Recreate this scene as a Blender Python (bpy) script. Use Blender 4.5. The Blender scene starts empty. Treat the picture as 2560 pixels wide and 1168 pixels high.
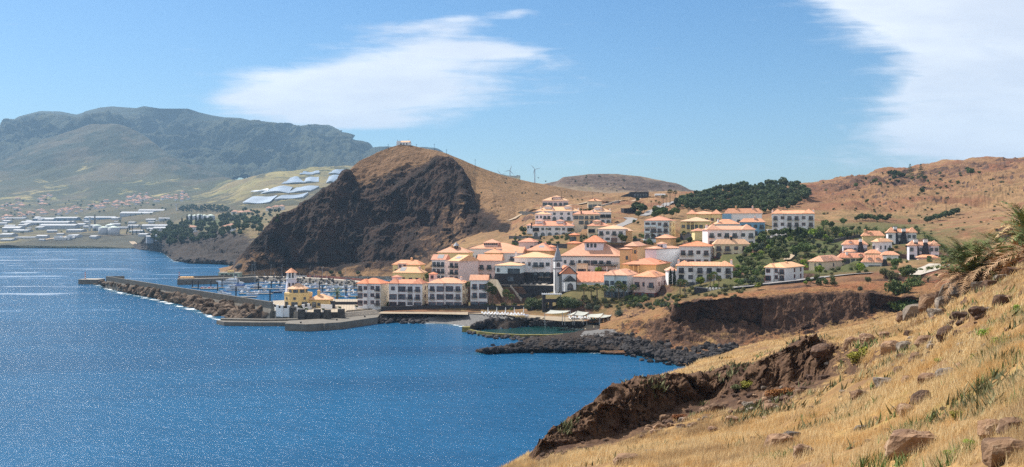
import bpy, bmesh, math, random
import numpy as np
from mathutils import Vector, Matrix
from mathutils.bvhtree import BVHTree

sc = bpy.context.scene
COL = sc.collection
R = math.radians
F = 2217.0          # focal length in photo pixels (photo 2560 wide)
CX, HY, H = 1280.0, 569.0, 41.0   # principal column, horizon row, eye height above the sea

# ---------------------------------------------------------------- camera
cd = bpy.data.cameras.new("camera"); cam = bpy.data.objects.new("camera", cd); COL.objects.link(cam)
cd.sensor_width = 36.0; cd.lens = 36.0 * F / 2560.0
cam.location = (0, 0, H); cam.rotation_euler = (R(90), 0, 0)
cd.shift_y = -(584.0 - HY) / 2560.0
cd.clip_start = 0.5; cd.clip_end = 30000
sc.camera = cam
# ---------------------------------------------------------------- light
SUN_AZ, SUN_EL = R(-52), R(50)       # azimuth left of the view axis, elevation
sdir = Vector((math.sin(SUN_AZ) * math.cos(SUN_EL), math.cos(SUN_AZ) * math.cos(SUN_EL), math.sin(SUN_EL)))
sl = bpy.data.lights.new("sun", 'SUN'); so = bpy.data.objects.new("sun", sl); COL.objects.link(so)
sl.energy = 4.9; sl.angle = R(0.53); sl.color = (1.0, 0.93, 0.82)
so.rotation_euler = (-sdir).to_track_quat('-Z', 'Y').to_euler(); so.location = (-300, 300, 900)
sc.view_settings.view_transform = 'Standard'; sc.view_settings.look = 'None'
sc.view_settings.exposure = 0.62
sc.cycles.use_denoising = False; sc.cycles.use_adaptive_sampling = False; sc.cycles.sample_clamp_direct = 5.0; sc.cycles.sample_clamp_indirect = 6.0; sc.view_settings.gamma = 1.0

class NT:
    """tiny node helper"""
    def __init__(s, tree):
        s.t = tree; s.t.nodes.clear()
    def n(s, typ, props=None, **inp):
        nd = s.t.nodes.new(typ)
        for k, v in (props or {}).items(): setattr(nd, k, v)
        for k, v in inp.items():
            key = int(k[1:]) if k[0] == 'i' and k[1:].isdigit() else k.replace('_', ' ')
            s.set(nd.inputs[key], v)
        return nd
    def set(s, sock, v):
        if isinstance(v, bpy.types.NodeSocket): s.t.links.new(v, sock)
        elif isinstance(v, bpy.types.Node): s.t.links.new(v.outputs[0], sock)
        else: sock.default_value = v
    def m(s, op, a, b=None, c=None, clamp=False):
        nd = s.t.nodes.new('ShaderNodeMath'); nd.operation = op; nd.use_clamp = clamp
        for i, v in enumerate((a, b, c)):
            if v is not None: s.set(nd.inputs[i], v)
        return nd.outputs[0]
    def mix(s, f, a, b, blend='MIX'):
        nd = s.t.nodes.new('ShaderNodeMix'); nd.data_type = 'RGBA'; nd.blend_type = blend
        s.set(nd.inputs[0], f); s.set(nd.inputs[6], c4(a)); s.set(nd.inputs[7], c4(b))
        return nd.outputs[2]
    def sm(s, v, a, b, lo=0.0, hi=1.0):
        nd = s.t.nodes.new('ShaderNodeMapRange'); nd.interpolation_type = 'SMOOTHSTEP'
        s.set(nd.inputs[0], v)
        for i, x in zip((1, 2, 3, 4), (a, b, lo, hi)): s.set(nd.inputs[i], x)
        return nd.outputs[0]
    def noise(s, vec, scale, detail=4, rough=0.55, dist=0.0):
        nd = s.n('ShaderNodeTexNoise', Vector=vec, Scale=scale, Detail=detail, Roughness=rough, Distortion=dist)
        return nd.outputs[0]
    def map(s, vec, scale=(1, 1, 1), rot=(0, 0, 0), loc=(0, 0, 0)):
        return s.n('ShaderNodeMapping', Vector=vec, Scale=scale, Rotation=rot, Location=loc).outputs[0]
def c4(c):
    if isinstance(c, (tuple, list)) and len(c) == 3: return (c[0], c[1], c[2], 1.0)
    return c
def srgb(r, g, b):
    f = lambda x: x / 12.92 if x <= 0.04045 else ((x + 0.055) / 1.055) ** 2.4
    return (f(r / 255), f(g / 255), f(b / 255))

# ---------------------------------------------------------------- world: Nishita sky and high clouds
w = bpy.data.worlds.new("World"); sc.world = w; w.use_nodes = True
T = NT(w.node_tree)
sky = T.n('ShaderNodeTexSky', {'sky_type': 'NISHITA', 'sun_disc': False})
sky.sun_elevation = SUN_EL; sky.sun_rotation = SUN_AZ % (2 * math.pi)
sky.altitude = 0; sky.air_density = 1.0; sky.dust_density = 0.6; sky.ozone_density = 2.2
g = T.n('ShaderNodeTexCoord').outputs[0]
sep = T.n('ShaderNodeSeparateXYZ', Vector=g)
yy = T.m('MAXIMUM', sep.outputs[1], 0.05)
U = T.m('DIVIDE', sep.outputs[0], yy); V = T.m('DIVIDE', sep.outputs[2], yy)
uv = T.n('ShaderNodeCombineXYZ', X=U, Y=V, Z=0.0).outputs[0]
# warp, then a sum of soft patches of cirrus
def blob(px, py, rx, ry, rot, wgt):
    c = math.cos(rot); s_ = math.sin(rot)
    u0, v0 = (px - CX) / F, (HY - py) / F
    vm = T.map(uv, loc=(0, 0, 0))
    su = T.n('ShaderNodeSeparateXYZ', Vector=WUV)
    du = T.m('SUBTRACT', su.outputs[0], u0); dv = T.m('SUBTRACT', su.outputs[1], v0)
    a = T.m('ADD', T.m('MULTIPLY', du, c * F / rx), T.m('MULTIPLY', dv, s_ * F / rx))
    b = T.m('ADD', T.m('MULTIPLY', du, -s_ * F / ry), T.m('MULTIPLY', dv, c * F / ry))
    q = T.m('ADD', T.m('MULTIPLY', a, a), T.m('MULTIPLY', b, b))
    return T.m('MULTIPLY', T.m('EXPONENT', T.m('MULTIPLY', q, -1.0)), wgt)
wn = T.n('ShaderNodeTexNoise', Vector=T.map(uv, scale=(3.0, 9.0, 1)), Scale=1.6, Detail=4.0, Roughness=0.6)
wv = T.n('ShaderNodeVectorMath', {'operation': 'SUBTRACT'}); T.set(wv.inputs[0], wn.outputs['Color']); wv.inputs[1].default_value = (0.5, 0.5, 0.5)
wv2 = T.n('ShaderNodeVectorMath', {'operation': 'MULTIPLY'}); T.set(wv2.inputs[0], wv.outputs[0]); wv2.inputs[1].default_value = (0.10, 0.03, 0)
wv3 = T.n('ShaderNodeVectorMath', {'operation': 'ADD'}); T.set(wv3.inputs[0], uv); T.set(wv3.inputs[1], wv2.outputs[0])
WUV = wv3.outputs[0]
blobs = [(660, 238, 190, 22, .10, .75), (840, 190, 250, 42, .06, 1.0), (1060, 130, 230, 62, -.03, 1.0), (1240, 120, 180, 32, -.14, .8),
         (900, 262, 330, 48, .02, 1.0), (760, 290, 220, 30, .02, .8), (1000, 215, 330, 40, .0, .8), (1180, 47, 150, 14, .10, .75), (1020, 62, 90, 12, .1, .45), (1290, 38, 40, 12, .3, .4),
         (930, 310, 200, 22, -.03, .6), (1460, 195, 40, 8, -.3, .25),
         (2390, 40, 300, 85, -.12, 2.2), (2500, 190, 230, 130, 0, 2.2), (2580, 320, 290, 90, 0, 1.9), (2170, 10, 130, 34, -.3, .8), (2280, 230, 90, 36, .4, .5),
         (2200, 395, 330, 22, .02, .4), (1420, 405, 330, 20, .0, .38), (2350, 340, 180, 50, .1, .5), (1800, 430, 300, 12, 0, .2), (100, 150, 700, 30, .3, .10)]
tot = 0.0
for b in blobs: tot = T.m('ADD', blob(*b), tot)
n1 = T.noise(T.map(uv, scale=(3.0, 26.0, 1), rot=(0, 0, R(3))), 2.6, 8, .62, .5)
n2 = T.noise(T.map(uv, scale=(7.0, 11.0, 1), rot=(0, 0, R(-12))), 3.0, 6, .6, .6)
nn = T.m('ADD', T.m('MULTIPLY', T.m('SUBTRACT', n1, .5), 1.7), T.m('MULTIPLY', T.m('SUBTRACT', n2, .5), .65))
dens = T.sm(T.m('ADD', T.m('MINIMUM', tot, 1.45), nn), 0.22, 1.32)
cmask = T.m('MULTIPLY', dens, T.sm(sep.outputs[1], 0.05, 0.3))
cshade = T.sm(T.noise(T.map(uv, scale=(2.0, 7.0, 1)), 2.0, 4, .6), .3, .7)
ccol = T.mix(cshade, (.58, .61, .68), (.74, .76, .80))
skc = T.mix(1.0, T.n('ShaderNodeHueSaturation', Color=sky.outputs[0], Saturation=1.3, Value=1.0).outputs[0], (.88, 1.02, 1.10), 'MULTIPLY')
skm = T.n('ShaderNodeBackground', Color=skc, Strength=0.075)
clb = T.n('ShaderNodeBackground', Color=ccol, Strength=1.0)
# unseen broken cloud, added overhead and behind the viewer to lift the fill light
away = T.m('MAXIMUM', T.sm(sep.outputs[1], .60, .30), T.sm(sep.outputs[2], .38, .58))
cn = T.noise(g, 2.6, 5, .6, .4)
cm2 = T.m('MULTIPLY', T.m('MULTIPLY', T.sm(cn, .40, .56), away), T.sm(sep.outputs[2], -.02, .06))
clb_fill = T.n('ShaderNodeBackground', Color=c4((1.0, .97, .93)), Strength=.62)
mx = T.n('ShaderNodeMixShader', i0=T.m('MULTIPLY', cmask, .93), i1=skm, i2=clb)
mx = T.n('ShaderNodeMixShader', i0=cm2, i1=mx, i2=clb_fill)
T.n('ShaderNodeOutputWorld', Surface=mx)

# ---------------------------------------------------------------- numpy noise
_rs = np.random.RandomState(7)
_perm = _rs.permutation(256); _perm = np.concatenate([_perm, _perm, _perm])
_grad = _rs.normal(size=(256, 3)); _grad /= np.linalg.norm(_grad, axis=1)[:, None]
def perlin(p):
    i = np.floor(p).astype(np.int64); f = p - i; u = f * f * f * (f * (f * 6 - 15) + 10)
    i &= 255
    def gr(dx, dy, dz):
        h = _perm[_perm[_perm[i[:, 0] + dx] + i[:, 1] + dy] + i[:, 2] + dz]
        gq = _grad[h]
        return gq[:, 0] * (f[:, 0] - dx) + gq[:, 1] * (f[:, 1] - dy) + gq[:, 2] * (f[:, 2] - dz)
    L = lambda a, b, t: a + (b - a) * t
    x0 = L(gr(0, 0, 0), gr(1, 0, 0), u[:, 0]); x1 = L(gr(0, 1, 0), gr(1, 1, 0), u[:, 0])
    x2 = L(gr(0, 0, 1), gr(1, 0, 1), u[:, 0]); x3 = L(gr(0, 1, 1), gr(1, 1, 1), u[:, 0])
    return L(L(x0, x1, u[:, 1]), L(x2, x3, u[:, 1]), u[:, 2])
def fbm(p, oct=5, gain=.5, lac=2.03, ridged=False):
    s = np.zeros(len(p)); a = 1.0; q = p.copy()
    for _ in range(oct):
        v = perlin(q)
        s += a * ((0.35 - np.abs(v)) * 1.6 if ridged else v); a *= gain; q = q * lac + 17.3
    return s

# ---------------------------------------------------------------- object helpers
def mesh_from(name, V, Fc, mat=None, smooth=False):
    me = bpy.data.meshes.new(name); me.from_pydata([tuple(v) for v in V], [], Fc)
    if mat: me.materials.append(mat)
    if smooth: me.polygons.foreach_set('use_smooth', [True] * len(me.polygons))
    me.update(); return me
def np_mesh(name, V, Q, mat=None, smooth=True, k=4):
    me = bpy.data.meshes.new(name); V = np.asarray(V, np.float32); Q = np.asarray(Q, np.int32)
    me.vertices.add(len(V)); me.vertices.foreach_set('co', V.ravel())
    n = len(Q); me.loops.add(n * k); me.loops.foreach_set('vertex_index', Q.ravel())
    me.polygons.add(n); me.polygons.foreach_set('loop_start', np.arange(0, n * k, k, dtype=np.int32))
    me.polygons.foreach_set('use_smooth', np.full(n, smooth))
    if mat: me.materials.append(mat)
    me.update(calc_edges=True); return me
def link(name, me, parent=None, loc=None, rz=0):
    o = bpy.data.objects.new(name, me); COL.objects.link(o)
    if parent is not None: o.parent = parent
    if loc is not None: o.location = loc
    if rz: o.rotation_euler = (0, 0, rz)
    return o
def tag(o, label=None, cat=None, group=None, kind=None):
    if label: o['label'] = label
    if cat: o['category'] = cat
    if group: o['group'] = group
    if kind: o['kind'] = kind
    return o
def empty(name, loc, rz=0, label=None, cat=None, group=None):
    o = bpy.data.objects.new(name, None); COL.objects.link(o); o.location = loc; o.rotation_euler = (0, 0, rz)
    o.empty_display_size = 0.5
    return tag(o, label, cat, group)
KIDS = {}
def copy_tree(o, loc=None, rz=None, sc_=None, label=None, group=None, parent=None):
    c = o.copy(); COL.objects.link(c)
    if parent is not None: c.parent = parent
    for ch in o.children: copy_tree(ch, parent=c)
    if loc is not None: c.location = loc
    if rz is not None: c.rotation_euler = (0, 0, rz)
    if sc_ is not None: c.scale = sc_ if hasattr(sc_, '__len__') else (sc_, sc_, sc_)
    if label: c['label'] = label
    if group: c['group'] = group
    return c

class MB:
    """mesh builder"""
    def __init__(s): s.V = []; s.F = []
    def add(s, V, Fc):
        b = len(s.V); s.V += [tuple(v) for v in V]; s.F += [tuple(i + b for i in f) for f in Fc]; return s
    def box(s, x0, x1, y0, y1, z0, z1):
        return s.add([(x0, y0, z0), (x1, y0, z0), (x1, y1, z0), (x0, y1, z0), (x0, y0, z1), (x1, y0, z1), (x1, y1, z1), (x0, y1, z1)],
                     [(0, 3, 2, 1), (4, 5, 6, 7), (0, 1, 5, 4), (1, 2, 6, 5), (2, 3, 7, 6), (3, 0, 4, 7)])
    def prism(s, poly, z0, z1):
        n = len(poly)
        return s.add([(x, y, z0) for x, y in poly] + [(x, y, z1) for x, y in poly],
                     [tuple(range(n))[::-1], tuple(range(n, 2 * n))] + [(i, (i + 1) % n, n + (i + 1) % n, n + i) for i in range(n)])
    def cone(s, x, y, z0, z1, r0, r1, n=10, cap=True):
        V = [(x + r0 * math.cos(2 * math.pi * i / n), y + r0 * math.sin(2 * math.pi * i / n), z0) for i in range(n)]
        V += [(x + r1 * math.cos(2 * math.pi * i / n), y + r1 * math.sin(2 * math.pi * i / n), z1) for i in range(n)]
        Fc = [(i, (i + 1) % n, n + (i + 1) % n, n + i) for i in range(n)]
        if cap: Fc += [tuple(range(n))[::-1], tuple(range(n, 2 * n))]
        return s.add(V, Fc)
    def rod(s, a, b, r0, r1=None, n=6):
        a = Vector(a); b = Vector(b); r1 = r0 if r1 is None else r1
        d = (b - a).normalized(); u = d.orthogonal().normalized(); v = d.cross(u)
        V = []
        for p, r in ((a, r0), (b, r1)):
            for i in range(n):
                t = 2 * math.pi * i / n; V.append(p + (u * math.cos(t) + v * math.sin(t)) * r)
        return s.add(V, [(i, (i + 1) % n, n + (i + 1) % n, n + i) for i in range(n)] + [tuple(range(n))[::-1], tuple(range(n, 2 * n))])
    def mesh(s, name, mat, smooth=False): return mesh_from(name, s.V, s.F, mat, smooth)
    def build(s, name, mat, parent=None, smooth=False, loc=None, rz=0):
        return link(name, s.mesh(name, mat, smooth), parent, loc, rz)

def P(px, py, d):           # a photo pixel at depth d -> world point
    return Vector(((px - CX) / F * d, d, H - (py - HY) / F * d))
def zd(py, z): return (H - z) * F / (py - HY)

# ---------------------------------------------------------------- materials
def newmat(name):
    m = bpy.data.materials.new(name); m.use_nodes = True; return m, NT(m.node_tree)
def out(T, col, rough=.8, bump=None, bstr=.3, bdist=.1, spec=.3, metal=0.0, extra=None):
    kw = dict(Base_Color=c4(col), Roughness=rough, Metallic=metal)
    b = T.n('ShaderNodeBsdfPrincipled', **kw); b.inputs['Specular IOR Level'].default_value = spec
    if bump is not None:
        bn = T.n('ShaderNodeBump', Height=bump, Strength=bstr, Distance=bdist); T.set(b.inputs['Normal'], bn.outputs[0])
    T.n('ShaderNodeOutputMaterial', Surface=b); return b
def ground_mat(name, gA, gB, rA, rB, soil=(.2, .09, .05), gscale=.12, rscale=.25, bstr=.5, bdist=.4, slope=(.55, .8), soilw=.35, green=(.10, .12, .03), greenw=0.3, cliffnoise=.5, ledge=0.0):
    """dry grass / bare soil / rock by painted weight, slope and noise"""
    m, T = newmat(name)
    pos = T.n('ShaderNodeNewGeometry'); p = pos.outputs[0]
    nz = T.n('ShaderNodeSeparateXYZ', Vector=pos.outputs[1]).outputs[2]
    at = T.n('ShaderNodeAttribute', {'attribute_name': 'rock'}).outputs[2]
    a2 = T.n('ShaderNodeAttribute', {'attribute_name': 'soil'}).outputs[2]
    a3 = T.n('ShaderNodeAttribute', {'attribute_name': 'green'}).outputs[2]
    n1 = T.noise(p, gscale, 6, .65); n2 = T.noise(p, gscale * 9, 5, .7); n3 = T.noise(p, rscale, 7, .65, .4); n4 = T.noise(T.map(p, scale=(1, 1, .45)), rscale * 5, 5, .7)
    gr = T.mix(T.sm(n1, .35, .65), gA, gB)
    gr = T.mix(T.m('MULTIPLY', T.sm(n2, .45, .62), .7), gr, tuple(x * .5 for x in gA))
    gr = T.mix(T.m('MULTIPLY', T.sm(T.noise(p, gscale * 4, 6, .75), .56, .66), .5), gr, tuple(x * .4 for x in gA))
    gr = T.mix(T.m('MULTIPLY', T.sm(T.m('ADD', T.noise(p, gscale * 2.3, 5, .7, 1.0), T.m('MULTIPLY', a3, .30)), .54, .66), T.m('MAXIMUM', greenw, a3)), gr, green)
    gr = T.mix(T.m('MULTIPLY', T.sm(T.noise(p, gscale * .8, 5, .65, .5), .48, .62), T.m('MAXIMUM', soilw, a2)), gr, soil)
    gr = T.mix(T.m('MULTIPLY', a2, .75), gr, T.mix(T.sm(n2, .3, .7), soil, tuple(x * .6 for x in soil)))
    rk = T.mix(T.sm(n3, .35, .65), rA, rB)
    rk = T.mix(T.m('MULTIPLY', T.sm(n4, .45, .6), .75), rk, tuple(x * .45 for x in rA))
    sl = T.sm(nz, slope[0], slope[1], 1, 0)
    f = T.m('ADD', T.m('ADD', at, T.m('MULTIPLY', sl, .8)), T.m('MULTIPLY', T.m('SUBTRACT', T.noise(p, rscale * 1.5, 6, .7), .5), cliffnoise * 2))
    if ledge: f = T.m('SUBTRACT', f, T.m('MULTIPLY', T.sm(nz, .5, .8), ledge))
    f = T.sm(f, .38, .62)
    col = T.mix(f, gr, rk)
    h = T.m('ADD', T.m('MULTIPLY', n2, .5), T.m('MULTIPLY', n4, 1.0))
    h = T.m('ADD', h, T.m('MULTIPLY', T.noise(p, gscale * 30, 3, .7), .3))
    out(T, col, .92, h, bstr, bdist, .15)
    return m
def plain_mat(name, col, rough=.75, var=.12, scale=.6, bstr=.0, spec=.3, metal=0.0, streak=0.0):
    m, T = newmat(name); p = T.n('ShaderNodeNewGeometry').outputs[0]
    n = T.noise(p, scale, 5, .65)
    c = T.mix(T.sm(n, .3, .7), tuple(x * (1 - var) for x in col), tuple(min(1, x * (1 + var * .6)) for x in col))
    if streak:
        n2 = T.noise(T.map(p, scale=(1, 1, .12)), 1.2, 4, .7)
        c = T.mix(T.m('MULTIPLY', T.sm(n2, .5, .8), streak), c, tuple(x * .5 for x in col))
    out(T, c, rough, n if bstr else None, bstr, .1, spec, metal)
    return m
# ---------------------------------------------------------------- terrain lofted through surveyed lines
PADS = []       # (x, y, z, half_w, half_d, rz) house terraces
def lerp_px(v, px):
    if isinstance(v, (int, float)): return np.full(len(px), float(v))
    a = np.array(v, float); return np.interp(px, a[:, 0], a[:, 1])
def smooth1(a, k):
    for _ in range(k):
        b = a.copy(); b[1:-1] = .25 * a[:-2] + .5 * a[1:-1] + .25 * a[2:]; a = b
    return a
def loft(name, lines, px0, px1, nc, rows, mat, amp_scale=1.0, freq=.05, smooth_cols=3, smooth_rows=0, vstretch=1.0, pads=False, post=None, oct=6):
    px = np.linspace(px0, px1, nc)
    W = []; A = {k: [] for k in ('rock', 'soil', 'green', 'amp')}
    for ln in lines:
        a = np.array(ln['pts'], float)
        y = smooth1(np.interp(px, a[:, 0], a[:, 1]), smooth_cols); d = smooth1(np.interp(px, a[:, 0], a[:, 2]), smooth_cols)
        W.append(np.stack([(px - CX) / F * d, d, H - (y - HY) / F * d], 1))
        for k, df in (('rock', 0), ('soil', 0), ('green', 0), ('amp', 1.0)): A[k].append(lerp_px(ln.get(k, df), px))
    G = []; B = {k: [] for k in A}
    for i in range(len(lines) - 1):
        n = rows[i] if isinstance(rows, (list, tuple)) else rows
        for j in range(n + (1 if i == len(lines) - 2 else 0)):
            t = j / n
            G.append(W[i] * (1 - t) + W[i + 1] * t)
            for k in A: B[k].append(A[k][i] * (1 - t) + A[k][i + 1] * t)
    G = np.array(G); nr = len(G)
    if smooth_rows:
        for _ in range(smooth_rows):
            G2 = G.copy(); G2[1:-1] = .25 * G[:-2] + .5 * G[1:-1] + .25 * G[2:]; G = G2
    for k in B: B[k] = np.array(B[k])
    # normals
    du = np.gradient(G, axis=1); dv = np.gradient(G, axis=0)
    N = np.cross(du, dv); N /= np.linalg.norm(N, axis=2)[..., None] + 1e-9
    N[N[..., 2] < 0] *= -1 if False else 1
    sgn = np.where(N[..., 2] + 0 * N[..., 0] < 0, -1, 1); N *= sgn[..., None]
    Pt = G.reshape(-1, 3).copy(); Pn = Pt * np.array([1, 1, 1.0 / vstretch]) * freq
    rk = B['rock'].reshape(-1); am = B['amp'].reshape(-1)
    s1 = fbm(Pn, oct, .5); s2 = fbm(Pn * 1.7 + 9, oct, .55, ridged=True)
    disp = (s1 * (1 - rk) * .8 + (s1 * .6 + s2 * .7) * rk) * am * amp_scale
    Pt = Pt + N.reshape(-1, 3) * disp[:, None]
    if pads:
        for (cx, cy, cz, hw, hd, rz) in PADS:
            c, s_ = math.cos(-rz), math.sin(-rz)
            dx = Pt[:, 0] - cx; dy = Pt[:, 1] - cy
            lx = np.abs(dx * c - dy * s_) - hw; ly = np.abs(dx * s_ + dy * c) - hd
            dist = np.maximum(np.maximum(lx, ly), 0)
            wt = np.clip(1 - dist / 5.0, 0, 1); wt = wt * wt * (3 - 2 * wt)
            Pt[:, 2] = Pt[:, 2] * (1 - wt) + (cz - .05) * wt
    if post is not None: Pt = post(Pt, px, nr, nc)
    i = np.arange(nr - 1)[:, None] * nc + np.arange(nc - 1)[None]
    Q = np.stack([i, i + 1, i + nc + 1, i + nc], -1).reshape(-1, 4)
    # orient up
    me = np_mesh(name, Pt, Q, mat)
    for k in ('rock', 'soil', 'green'):
        at = me.attributes.new(k, 'FLOAT', 'POINT'); at.data.foreach_set('value', B[k].reshape(-1).astype(np.float32))
    o = link(name, me); tag(o, kind='structure')
    TERR.append((Pt, Q)); return o
TERR = []
def L(pts, **k): return dict(pts=pts, **k)
def Z(px, y, z): return (px, y, zd(y, z))

# ---- materials
GOLD1, GOLD2 = (.46, .29, .12), (.29, .17, .075)
m_fore = ground_mat('dry_grass_slope', GOLD1, GOLD2, (.16, .095, .058), (.075, .042, .030), soil=(.20, .115, .065), gscale=.25, rscale=.5, bstr=.8, bdist=.25, slope=(.50, .72), soilw=.85, green=(.17, .16, .04), greenw=.25)
m_prom = ground_mat('promontory_ground', (.36, .22, .10), (.27, .155, .07), (.155, .085, .054), (.07, .042, .031), soil=(.27, .10, .05), gscale=.08, rscale=.22, bstr=1.0, bdist=.8, slope=(.5, .75), soilw=.6, ledge=.35)
m_resort = ground_mat('resort_ground', (.31, .20, .10), (.22, .14, .07), (.10, .065, .045), (.06, .045, .035), soil=(.16, .085, .05), gscale=.06, rscale=.15, bstr=.5, bdist=.4, slope=(.45, .7), green=(.085, .10, .03), greenw=.45)
m_hill = ground_mat('piedade_hill', (.30, .178, .088), (.235, .14, .07), (.062, .036, .027), (.018, .0135, .013), soil=(.20, .115, .068), gscale=.02, rscale=.055, bstr=1.0, bdist=2.5, slope=(.15, .35), soilw=.3, green=(.10, .09, .05), greenw=.35, cliffnoise=.45, ledge=.14)
m_ridge = ground_mat('ridge_ground', (.34, .205, .11), (.26, .16, .09), (.18, .11, .075), (.13, .08, .06), soil=(.24, .095, .055), gscale=.02, rscale=.045, bstr=.9, bdist=1.2, slope=(.80, .95), soilw=.55, green=(.11, .11, .05), greenw=.25)
m_mesa = ground_mat('mesa_ground', (.27, .20, .13), (.23, .165, .11), (.15, .105, .085), (.11, .08, .065), soil=(.16, .10, .07), gscale=.01, rscale=.02, bstr=.7, bdist=2, slope=(.75, .92))
m_cape = ground_mat('cape_ground', (.24, .175, .09), (.16, .13, .065), (.06, .045, .038), (.03, .026, .026), soil=(.10, .07, .05), gscale=.02, rscale=.05, bstr=.7, bdist=1.5, slope=(.6, .8), green=(.06, .08, .03), greenw=.7)
m_far = ground_mat('far_land', (.36, .29, .12), (.17, .17, .065), (.10, .09, .06), (.06, .06, .045), soil=(.13, .10, .06), gscale=.0035, rscale=.01, bstr=.8, bdist=6, slope=(.3, .5), green=(.018, .030, .018), greenw=.85, soilw=.6)
m_mount = ground_mat('mountain_ground', (.024, .038, .022), (.013, .021, .016), (.05, .06, .035), (.03, .04, .025), soil=(.07, .09, .03), gscale=.0018, rscale=.005, bstr=1.0, bdist=14, slope=(.1, .3), green=(.045, .06, .03), greenw=.45, soilw=.25)
m_beachrock = ground_mat('shore_rock', (.06, .05, .045), (.05, .042, .038), (.075, .055, .045), (.04, .034, .032), soil=(.09, .06, .04), gscale=.3, rscale=.6, bstr=1.0, bdist=.5, slope=(.9, 1.2), soilw=.2, greenw=.05)

# ---- foreground slope -------------------------------------------------------
A0 = [(1150, 1330, 50), (1400, 1300, 42), (1600, 1290, 34), (1800, 1280, 29), (2000, 1275, 24), (2200, 1270, 19.5), (2400, 1265, 15.5), (2560, 1260, 13), (2900, 1240, 11)]
A1 = [(1150, 1215, 62), (1250, 1195, 62), (1400, 1166, 56), (1600, 1166, 45), (1800, 1166, 37), (2000, 1166, 30), (2200, 1166, 24), (2400, 1166, 19), (2560, 1166, 16), (2750, 1160, 14), (2900, 1150, 13)]
A15 = [(1150, 1213, 66), (1250, 1190, 66), (1400, 1152, 64), (1546, 1130, 63), (1700, 1105, 60), (1891, 1085, 54), (2088, 1060, 45), (2250, 1030, 36), (2400, 1010, 29), (2560, 1000, 23), (2900, 960, 19)]
A2 = [(1150, 1212, 70), (1250, 1190, 70), (1350, 1150, 71), (1420, 1128, 73), (1546, 1100, 76), (1669, 1046, 80), (1768, 1016, 82), (1891, 996, 76), (1989, 972, 74), (2088, 946, 68), (2200, 930, 57), (2400, 900, 40), (2560, 890, 31), (2900, 850, 25)]
A3 = [(1150, 1211, 72), (1250, 1187, 73), (1350, 1137, 73.5), (1400, 1098, 76), (1462, 1052, 78), (1536, 998, 79), (1600, 985, 81), (1669, 968, 83), (1740, 975, 84), (1817, 955, 85), (1891, 948, 79), (1965, 910, 77), (2014, 880, 77), (2088, 885, 72), (2200, 868, 64), (2300, 850, 56), (2400, 830, 47), (2560, 805, 39), (2900, 760, 31)]
A35 = [(1150, 1210, 76), (1250, 1186, 78), (1350, 1135, 76), (1462, 1050, 82), (1536, 996, 90), (1600, 976, 97), (1700, 946, 102), (1800, 915, 108), (1900, 886, 118), (2014, 858, 118), (2088, 850, 108), (2200, 828, 92), (2300, 806, 78), (2400, 775, 62), (2560, 728, 52), (2900, 650, 42)]
A4 = [(1150, 1210, 80), (1250, 1186, 82), (1350, 1134, 79), (1462, 1049, 86), (1497, 1013, 92), (1536, 992, 98), (1595, 970, 110), (1645, 946, 118), (1708, 921, 126), (1743, 907, 132), (1841, 874, 150), (1915, 853, 165), (2038, 836, 185), (2137, 816, 200), (2215, 798, 200), (2265, 782, 178), (2300, 768, 140), (2348, 738, 110), (2432, 712, 85), (2560, 662, 72), (2750, 600, 65), (2900, 560, 62)]
A5 = [(px, HY + (H + 4) * F / (d + 22) if px < 2100 else y + 60, d + 22) for px, y, d in A4]
rk2 = [(1150, .0), (1320, .3), (1345, .9), (1546, .9), (2000, .9), (2100, .5), (2200, .25), (2900, .1)]
def fore_post(Pt, px, nr, nc):
    colpx = np.tile(px, nr); row = np.repeat(np.arange(nr), nc)
    band = np.exp(-((row - 222) / 42.0) ** 2) * np.clip((colpx - 1325) / 30, 0, 1) * np.clip((2160 - colpx) / 140, 0, 1)
    q = Pt.copy(); a = fbm(q * np.array([.33, .33, .22]), 5, .6, ridged=True); b = fbm(q * np.array([.9, .9, .7]) + 4, 4, .6, ridged=True); c = perlin(q * .13 + 7)
    c2 = np.floor(fbm(q * .5 + 3, 3, .5) * 5) / 5
    Pt[:, 1] -= (a * 1.7 + b * .55 + c2 * 2.0) * band; Pt[:, 2] += (a * 1.1 + b * .45 + c * 1.3) * band
    up = np.clip((colpx - 2050) / 200, 0, 1) * np.exp(-((row - 260) / 60.0) ** 2); r2_ = np.maximum(0, fbm(q * .55 + 11, 4, .55) - .18); Pt[:, 2] += r2_ * 1.6 * up
    return Pt
fore = loft('foreground_hillside', [L(A0, amp=.3), L(A1, amp=.35), L(A15, amp=.5, rock=.05, green=[(1400, .1), (2000, .2), (2300, .45), (2560, .4)]),
        L(A2, amp=.8, rock=rk2, green=[(2200, .2), (2560, .5)]), L(A3, amp=1.2, rock=rk2, soil=.2), L(A35, amp=.5, rock=[(1340, .3), (1500, .15), (2200, .05), (2300, .35), (2560, .2)], soil=.15),
        L(A4, amp=.5, rock=[(1340, .8), (1500, .35), (1900, .2), (2300, .4), (2900, .1)]), L(A5, amp=1.5, rock=.9)],
     1150, 2900, 900, [30, 70, 80, 60, 60, 60, 16], m_fore, amp_scale=1.0, freq=.16, smooth_cols=6, post=fore_post)

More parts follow.
